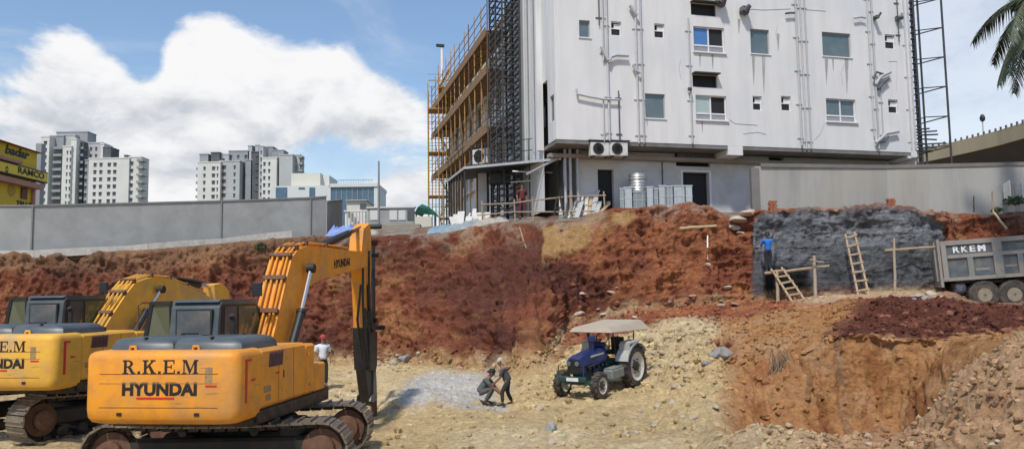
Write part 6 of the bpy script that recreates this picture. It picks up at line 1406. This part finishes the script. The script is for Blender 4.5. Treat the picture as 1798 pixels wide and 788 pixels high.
person((pb.x, pb.y, pb.z), R(176), base(pelvis=(-.06, 0, .78), chest=(.06, 0, 1.08), neck=(.12, 0, 1.23), head=(.18, 0, 1.36), shl=(.09, .19, 1.15), shr=(.09, -.19, 1.15), ell=(.19, .24, .88), elr=(.19, -.24, .88), wrl=(.38, .14, .70), wrr=(.38, -.12, .68), hpl=(-.06, .11, .74), hpr=(-.06, -.11, .74), knl=(.12, .16, .44), knr=(-.02, -.16, .42), anl=(.10, .18, .08), anr=(-.18, -.2, .08), face=(1, 0, -.8)), 'person with pale headcloth and dark clothes bending towards the squatting one', sh_d, tr_d, 'headcloth', mat('pale_headcloth', (.45, .42, .38), .9), s=.88)
fz = PZ(1352, 479, 33.7); p = P(1350, 479, 33.7)
person((p.x, p.y, fz), R(86), base(ell=(.08, .26, 1.12), wrl=(.32, .22, 1.16), elr=(.16, -.30, 1.44), wrr=(.36, -.42, 1.66), knl=(.05, .08, .49), knr=(.05, -.08, .49), anl=(0, .07, .08), anr=(0, -.07, .08), hpl=(0, .09, .88), hpr=(0, -.09, .88)), 'person in a bright blue shirt working high against the sprayed concrete, on the wooden pole', sh_b, tr_d)
p = P(917, 388, 39.0); person((p.x, p.y, gz(p.x, p.y)-.02), R(-70), base(), 'person in maroon clothes standing under the dark canopy behind the pole railing', sh_r, sh_r)
# ================================================================ ladders, poles, trestle
def ladder(label, a0, a1, b0, b1, n):
    """rails a0-a1 and b0-b1 (bottom-top, world)"""
    t = empty('ladder', label, 'ladder', a0)
    for s, e in ((a0, a1), (b0, b1)):
        q = MB(); q.tube([s, s.lerp(e, .5)+Vector((.01, 0, .01)), e], [.05, .045, .04], 7); q.build('rail', wood, t, world=True)
    for k in range(n):
        f = (k+.6)/n; q = MB(); s, e = a0.lerp(a1, f), b0.lerp(b1, f); d = (e-s).normalized()*.07; q.beam(s-d+Vector((0, -.05, rnd.uniform(-.02, .02))), e+d+Vector((0, -.05, rnd.uniform(-.02, .02))), .05, .07); q.build('rung', wood, t, world=True)
    return t
ladder('upright pale wooden ladder leaning on the grey sprayed concrete', P(1507, 519, 33.4), P(1484, 411, 34.2), P(1525, 517, 33.4), P(1500, 407, 34.2), 7)
ladder('short slanting wooden ladder below the blue shirted worker', P(1395, 536, 32.4), P(1354, 472, 33.6), P(1416, 531, 32.7), P(1372, 469, 33.6), 6)
def pole(label, a, b, r_, m=bamboo, name='wooden_pole', group=None, cat='pole'):
    q = MB(); n = 6; pts = [a.lerp(b, i/n) + Vector((rnd.uniform(-.015, .015), 0, rnd.uniform(-.015, .015))) for i in range(n+1)]; q.tube(pts, [r_*(1.1-.25*i/n) for i in range(n+1)], 8); return tag(q.build(name, m), label, cat, group)
pole('short upright wooden post at the foot of the blue shirted worker', P(1366, 540, 33.2), P(1364, 474, 33.5), .07)
pole('upright wooden post at the end of the horizontal pole by the slanting ladder', P(1432, 532, 33.4), P(1430, 448, 33.7), .07)
pole('horizontal wooden pole carrying the blue shirted worker', P(1343, 480, 33.6), P(1456, 467, 33.6), .06)
pole('small forked stick tied across the wooden post by the slanting ladder', P(1422, 456, 33.4), P(1447, 461, 33.4), .035)
pole('slim upright pole standing in front of the sprayed concrete near the truck', P(1572, 518, 33.6), P(1570, 418, 33.9), .055)
pole('horizontal pole fixed across the sprayed concrete just left of the truck body'.replace(' left of', ' behind'), P(1553, 440, 33.9), P(1660, 432, 33.9), .05)
pole('pale beam lying on the red bank below the metal ducts', P(1193, 401, 35.2), P(1258, 397, 35.3), .07, wood, 'timber_beam', cat='beam')
pole('long thin plank lying on the bench in front of the sprayed concrete', P(1440, 541, 30.5), P(1590, 523, 32.5), .05, wood, 'timber_beam', cat='beam')
pole('pale pole leaning on the bank above the truck body', P(1768, 402, 34.6), P(1744, 372, 35.2), .05, wood)
pole('upright stake standing on the bank above the truck body', P(1744, 374, 35.2), P(1742, 336, 35.2), .035)
pole('dark stake standing against the stained wall above the truck', P(1710, 372, 35.6), P(1710, 344, 35.6), .03, post_m)
pole('orange brown timber stub hanging out of the bank below the tan plastered patch', P(970, 500, 34.6), P(966, 442, 35.3), .09, bamboo, 'timber_stub', cat='timber')
pole('white pipe hanging down the red bank with a broken lump at its end', P(1241, 468, 34.6), P(1243, 412, 35.2), .035, white_m, 'broken_pipe', cat='pipe')
rock(1241, 465, 16, 'wht', 'pale broken lump at the lower end of the hanging white pipe', None, 'concrete_lump')
pole('thin root dangling down the bank beside the tan plastered patch', P(925, 440, 36.0), P(912, 398, 36.6), .03, bamboo, 'root', cat='root')
# concrete spur where the bank crest meets the stained wall
for px, py, w, lab in ((1296, 388, 40, 'large pale broken slab at the crest where the red bank meets the stained wall'), (1285, 400, 26, 'mid sized pale block just under the large slab at the bank crest'), (1316, 376, 30, 'pale block touching the end of the stained wall'), (1300, 410, 18, 'small pale block lowest below the large slab at the bank crest')):
    rock(px, py, w, 'wht', lab, None, 'broken_slab', 1.2)
# pole railing along the crest
t = empty('pole_railing', 'rickety railing of pale wooden poles along the crest in front of the canopy', 'railing', P(930, 385, 38))
for pts in ([(845, 359, 39.2), (900, 357, 38.2), (935, 352, 37.8), (1000, 345, 37.4), (1064, 343, 37.2)], [(838, 378, 39.2), (900, 372, 38.2), (985, 372, 37.4), (1050, 370, 37.1)]):
    q = MB(); q.tube([P(*p) for p in pts], .035, 6); q.build('rail', bamboo, t, world=True)
for px, y0, y1, D in ((848, 405, 352, 39.2), (905, 398, 350, 38.2), (937, 392, 346, 37.8), (1003, 388, 338, 37.4), (1062, 366, 336, 37.2)):
    q = MB(); q.tube([P(px, y0, D), P(px-2, y1, D)], .04, 6); q.build('post', bamboo, t, world=True)
# galvanised duct sections on the crest
galv = mat('galvanised_duct', (.58, .59, .59), .4, .6, (.30, .36, .37), 3, .6); galvd = mat('dull_blue_grey_duct', (.27, .30, .31), .5, .5, (.4, .42, .42), 3, .6)
def duct(px0, px1, yt, yb, D, m, label, rz=0.):
    a, b = P(px0, yb, D), P(px1, yb, D); z1 = PZ(px0, yt, D); w = b.x-a.x; g = min(gz(a.x, a.y), gz(b.x, b.y)) - .02
    t = empty('duct_section', label, 'air duct', ((a.x+b.x)/2, a.y, g), rz); h = z1-g
    q = MB(); q.box((0, w*.4, h/2), (w, w*.8, h)); q.build('shell', m, t)
    q = MB(); q.box((0, w*.4, h-.03), (w+.06, w*.8+.06, .05)); q.box((0, w*.4, h*.5), (w+.04, w*.8+.04, .03)); q.box((0, w*.4, .05), (w+.06, w*.8+.06, .05))
    for k in (-.25, .25): q.box((w*k, -.012, h/2), (.02, .02, h*.9))
    q.build('flange', galv, t); return t
for i, (a, b, y, m, lab) in enumerate([(1089, 1096, 330, galvd, 'narrow dark duct standing first in the row, next to the open doorway'), (1097, 1110, 328, galv, 'bright duct section standing next to the round stack, on the doorway side'), (1112, 1134, 336, galvd, 'wide dull duct standing in front of the round stack'),
        (1137, 1147, 327, galv, 'plain duct section standing directly after the round stack'), (1149, 1156, 330, galvd, 'thin dark duct between two bright ones in the middle of the row'), (1158, 1169, 325, galv, 'bright duct in the middle of the row, tallest after the round stack'), (1171, 1182, 326, galvd, 'dark duct beside the big bright duct in front of the dark doorway'),
        (1184, 1203, 325, galv, 'biggest bright duct, standing before the dark framed doorway'), (1205, 1216, 325, galv, 'last bright duct of the row, before the dark framed doorway')]):
    duct(a, b, y, 362, 36.9+.12*(i % 3), m, lab, rnd.uniform(-.15, .15))
a = P(1121, 362, 37.6); g = gz(a.x, a.y); zt = PZ(1121, 306, 37.6); n = 6; hh = (zt-g)/n
for k in range(n):
    q = MB(); r_ = .42+.02*(k % 2); q.lathe((a.x, a.y, g+k*hh), (0, 0, 1), [(r_*.96, .0), (r_, .03), (r_*.93, hh*.3), (r_*1.02, hh*.5), (r_*.93, hh*.75), (r_, hh-.04), (r_*.96, hh-.012)], 22)
    tag(q.build('duct_ring', galv, None, smooth=True), ['lowest', 'second lowest', 'third from the bottom', 'third from the top', 'second from the top', 'topmost'][k] + ' silvery ring in the round duct stack', 'air duct', 'silvery duct rings stacked on the crest')
# leaning boards and frames under the overhang
bm_ = [mat('board_grey', (.42, .42, .40), .8, 0, (.25, .24, .22), 4, .6), mat('board_pale', (.6, .58, .54), .8, 0, (.4, .36, .3), 4, .6), wood, mat('board_dark', (.06, .06, .06), .8, 0, (.15, .14, .12), 4, .6)]
def board(px, pyb, pyt, D, lean, w, m, label, group, name='leaning_board'):
    b = P(px, pyb, D); g = gz(b.x, b.y); b.z = g; tp = P(px+lean, pyt, D+.5); q = MB(); q.beam(b, tp, w, .04); tag(q.build(name, m), label, 'board', group)
for i in range(20):
    px = 985+i*3.9; k = rnd.choice([0, 0, 1, 1, 2, 3]); board(px, 378, rnd.uniform(333, 358), 37.2+rnd.uniform(-.3, .4), rnd.uniform(-3, 16), rnd.uniform(.06, .28), bm_[k], 'board leaning in the jumble under the overhang, between pipes and metal ducts', 'boards leaning under the overhang')
for i in range(14):
    px = 798+i*4.6; k = rnd.choice([0, 1, 1, 1, 2]); board(px, 398, rnd.uniform(366, 388), 40.0+rnd.uniform(-.3, .4), rnd.uniform(-8, 10), rnd.uniform(.08, .45), bm_[k], 'pale board propped up on the crest under the dark canopy', 'boards propped up under the canopy')
t = empty('easel_frame', 'small dark trestle frame standing under the overhang beside the leaning boards', 'trestle', P(980, 378, 37.4))
for s, e in (((972, 380), (978, 344)), ((990, 380), (984, 344)), ((975, 365), (987, 365))):
    q = MB(); q.beam(P(*s, 37.4), P(*e, 37.4), .06, .05); q.build('bar', post_m, t, world=True)
# crumpled sheets and slab stack on the crest between the walls
def sheet(px, py, D, w, d, h, m, label, seed, name='plastic_sheet', cat='sheet'):
    c = P(px, py, D); rs = np.random.RandomState(seed); n = 14; X, Y = np.meshgrid(np.linspace(-1, 1, n), np.linspace(-1, 1, n), indexing='ij')
    pz = np.stack([X.ravel()*2+seed, Y.ravel()*2, np.zeros(n*n)], 1); N_ = fbm(pz, 1.3, 3, seed, .6).reshape(n, n)
    q = MB(); e = np.clip(1-np.maximum(abs(X), abs(Y))**4, 0, 1); vs = []
    for i in range(n):
        for j in range(n):
            x = c.x+X[i, j]*w/2*(1+.15*N_[i, j]); y = c.y+Y[i, j]*d/2; g = gz(x, y); vs.append((x, y, g+.02+h*e[i, j]*(.55+.9*N_[i, j])))
    vs2 = [(x, y, z-.03) for x, y, z in vs]
    q.add(vs, [(i*n+j, i*n+j+1, (i+1)*n+j+1, (i+1)*n+j) for i in range(n-1) for j in range(n-1)]); q.add(vs2, [(i*n+j, i*n+j+1, (i+1)*n+j+1, (i+1)*n+j) for i in range(n-1) for j in range(n-1)])
    return tag(q.build(name, m), label, cat)
sheet(815, 402, 39.2, 2.3, 1.2, .34, mat('grey_blue_sheet', (.20, .24, .25), .6, 0, (.33, .34, .33), 3, .6), 'crumpled grey blue sheet draped over the crest under the canopy', 3)
sheet(775, 408, 39.4, 1.3, .9, .3, mat('pale_blue_sheet', (.15, .24, .33), .6, 0, (.3, .33, .33), 3, .6), 'small pale blue plastic sheet on the crest beside the slab stack', 5)
sheet(860, 398, 38.9, 1.8, 1.0, .3, mat('dusty_white_sheet', (.36, .33, .29), .8, 0, (.28, .22, .16), 3, .6), 'dusty whitish sheet bunched on the crest below the pole railing', 8)
sheet(601, 420, 40.6, 1.6, .9, .55, mat('blue_tarpaulin', (.13, .22, .55), .6, 0, (.4, .45, .6), 3, .6), 'blue tarpaulin bundle lying at the end of the long grey wall', 9, 'blue_tarpaulin', 'tarpaulin')
sheet(640, 415, 40.6, 1.4, .9, .3, mat('dusty_white_sheet', (0, 0, 0)), 'dusty whitish sheet beside the blue tarpaulin at the wall end', 12)
t = empty('slab_stack', 'low stack of long grey brown boards on the crest in front of the pale parapet', 'stack', P(700, 412, 41)); t['label'] = 'long low stack of grey brown boards on the crest before the parapet wall'
slm = mat('grey_brown_slab', (.27, .24, .19), .9, 0, (.38, .34, .28), 2, .7)
for k in range(7):
    a, b = P(612+rnd.uniform(-4, 8), 412-k*2.9, 41.5+k*.35), P(752-k*3+rnd.uniform(-6, 4), 412-k*2.9, 41.5+k*.35); a.z = b.z = PZ(680, 413-k*3.0, 41.5+k*.35); q = MB(); q.box2((a.x, a.y, a.z-.05), (b.x, a.y+.9, a.z+.035)); q.build('slab', slm, t, world=True)
# rubble sacks behind the truck
for px, py, w, k, lab in ((1612, 520, 20, 'wht', 'pale rubble piece in the debris behind the truck, nearest the slim pole'), (1635, 517, 26, 'wht', 'biggest pale rubble piece in the debris behind the truck'), (1625, 526, 18, 'gry', 'grey rubble piece in front of the biggest pale one behind the truck'), (1650, 524, 16, 'wht', 'pale rubble piece closest to the truck tailgate'), (1606, 527, 14, 'gry', 'small grey rubble piece at the edge of the debris behind the truck')):
    rock(px, py, w, k, lab, None, 'rubble_piece', 1.2)
for i, (px, py, L) in enumerate(((1215, 524, 12), (1268, 540, 13), (1290, 538, 10))):
    g, _ = ground(px, py)
    if g:
        q = MB(); q.box(g+Vector((0, 0, .12)), (L*.024, .25, .07), Matrix.Rotation(rnd.uniform(-.5, .5), 3, 'Y') @ Matrix.Rotation(rnd.uniform(-.6, .6), 3, 'Z'), bev=.01); tag(q.build('broken_tile', rk_wht), 'flat white broken piece sticking out of the rubble on the red bench', 'rubble', 'flat white pieces on the red bench')
# white panels leaning on the right wall
for px, lab in ((1770, 'white panel with dark edges leaning on the stained wall above the truck cab side'), (1792, 'second white panel leaning on the stained wall, partly out of the picture')):
    b = P(px, 356, 35.6); q = MB(); tp = P(px-3, 320, 35.9); q.beam(b, tp, .05, .45, 0, (0, 1, 0)); o = q.build('white_board', bm_[1]); tag(o, lab, 'panel')
# ================================================================ vegetation
leaf_g = mat('dark_leaf', (.035, .065, .018), .6, 0, (.08, .11, .03), 3, .6); leaf_p = mat('palm_leaflet', (.035, .055, .022), .55, 0, (.09, .10, .045), 2, .7); stalk = mat('palm_stalk', (.12, .11, .05), .7, 0, (.07, .06, .03), 3, .6); bark = mat('palm_bark', (.19, .15, .11), .9, 0, (.1, .08, .06), 4, .6, .3)
def bush(c, r_, n, m, label, name='bush', cat='bush', flat=.8):
    t = empty(name, label, cat, c); rs = np.random.RandomState(int(abs(c.x*31+c.y*7)) % 1000); q = MB()
    for k in range(n):
        d = Vector(rs.randn(3)).normalized(); d.z = abs(d.z); p = Vector((d.x*r_, d.y*r_, d.z*r_*flat))*rs.rand()**.4; s = r_*.14*(.6+rs.rand()); u = Vector(rs.randn(3)).normalized()*s; w = u.cross(Vector(rs.randn(3))).normalized()*s*.45
        q.add([p-u, p+w, p+u, p-w], [(0, 1, 2, 3)])
    q.build('foliage', m, t)
    q = MB()
    for k in range(6): d = Vector(rs.randn(3)).normalized(); q.tube([(0, 0, -.1), (d.x*r_*.6, d.y*r_*.6, r_*.6)], .015, 4)
    q.build('stem', stalk, t)
g, _ = ground(460, 437); bush(g, .38, 380, leaf_g, 'small dark green bush growing on the bank above the excavator cab')
for px, py, r_, lab in ((1782, 352, .5, 'low green weeds at the foot of the white panels by the stained wall'), (1752, 366, .28, 'small tuft of weeds on the bank near the upright stake'), (170, 437, .15, 'tiny grass tuft at the foot of the long grey wall')):
    g, _ = ground(px, py) 
    if px == 1782 or g is None: g = P(px, py+6, 35.3)
    bush(g, r_, 260, leaf_g, lab, 'weed_clump', 'weeds')
def root_tangle():
    g, _ = ground(1366, 640); t = empty('root_tangle', 'grey tangle of dead palm roots hanging on the trench wall', 'roots', g); q = MB(); rs = np.random.RandomState(2)
    for k in range(70):
        f = rs.rand(); st = g + Vector((-.25+.5*rs.rand()+.25*f, -.05-.15*rs.rand(), .75*(.5-f)*1.3)); d = Vector((rs.randn()*.22+.15, -.15*rs.rand(), -.45-.5*rs.rand())); pts = [st]
        for j in range(4): d = d+Vector((rs.randn()*.2, 0, rs.randn()*.1)); pts.append(pts[-1]+d*.26)
        q.tube([p for p in pts], [.014, .012, .01, .008, .005], 4)
    q.build('roots', mat('grey_root', (.24, .18, .12), .9, 0, (.10, .07, .05), 6, .6), t, world=True)
root_tangle()
def palm():
    D = 30; c = P(1836, -6, D); gb = gz(c.x, c.y); gb = 6.6
    t = empty('palm_tree', 'tall coconut palm whose drooping fronds hang into the sky by the flyover', 'palm tree', (c.x, c.y, gb)); q = MB()
    q.tube([(c.x+.5, c.y, gb-.3), (c.x+.35, c.y, gb+2.5), (c.x+.1, c.y, c.z-2), (c.x, c.y, c.z)], [.26, .2, .17, .16], 14); q.build('trunk', bark, t, world=True)
    rs = np.random.RandomState(4)
    for k in range(26):
        az = 6.283*k/26*1.0+rs.rand()*.2 + .1; el = R(rs.choice([55, 30, 5, -15, -40])) ; L = 3.3+rs.rand()*.7
        d = Vector((math.cos(az)*math.cos(el), math.sin(az)*math.cos(el), math.sin(el))); pts = [c.copy()]; n = 16; dd = d.copy()
        for j in range(n): dd = (dd+Vector((0, 0, -.075-.03*(el > 0)))).normalized(); pts.append(pts[-1]+dd*L/n)
        q = MB(); q.tube(pts, [.035*(1-i/(n+1))+.006 for i in range(n+1)], 5); fr = q.build('frond', stalk, t, world=True)
        q = MB(); 
        for j in range(2*n):
            f = (j+.5)/(2*n)*n; i = int(f); p = pts[i].lerp(pts[i+1], f-i); tn = (pts[i+1]-pts[i]).normalized(); side = tn.cross(Vector((0, 0, 1)))
            side = side.normalized() if side.length > .05 else Vector((1, 0, 0)); ll = .95*math.sin(math.pi*min(.97, .10+f/n*.86))**.6
            for sg in (-1, 1):
                for rep in range(2):
                    e = (side*sg*(.75+.2*rs.rand())+tn*(.45+.2*rs.rand())+Vector((0, 0, -.55-.5*rs.rand()))).normalized()*ll*(.8+.3*rs.rand()); w = tn*.028; p2 = p+tn*(rep*.05)
                    mid_ = p2+e*.5+Vector((0, 0, .04)); q.add([p2-w, p2+w, mid_+w*1.1, p2+e+Vector((0, 0, -.06)), mid_-w*1.1], [(0, 1, 2, 3, 4)])
        q.build('leaflets', leaf_p, fr, world=True)
    for k in range(5):
        a = 1.2*k; q = MB(); q.lathe(c+Vector((math.cos(a)*.25, math.sin(a)*.25, -.3)), (0, 0, 1), [(.03, -.14), (.12, -.06), (.13, .04), (.05, .14)], 10); q.build('coconut', mat('brown_husk', (.15, .11, .04), .8), t, world=True)
palm()
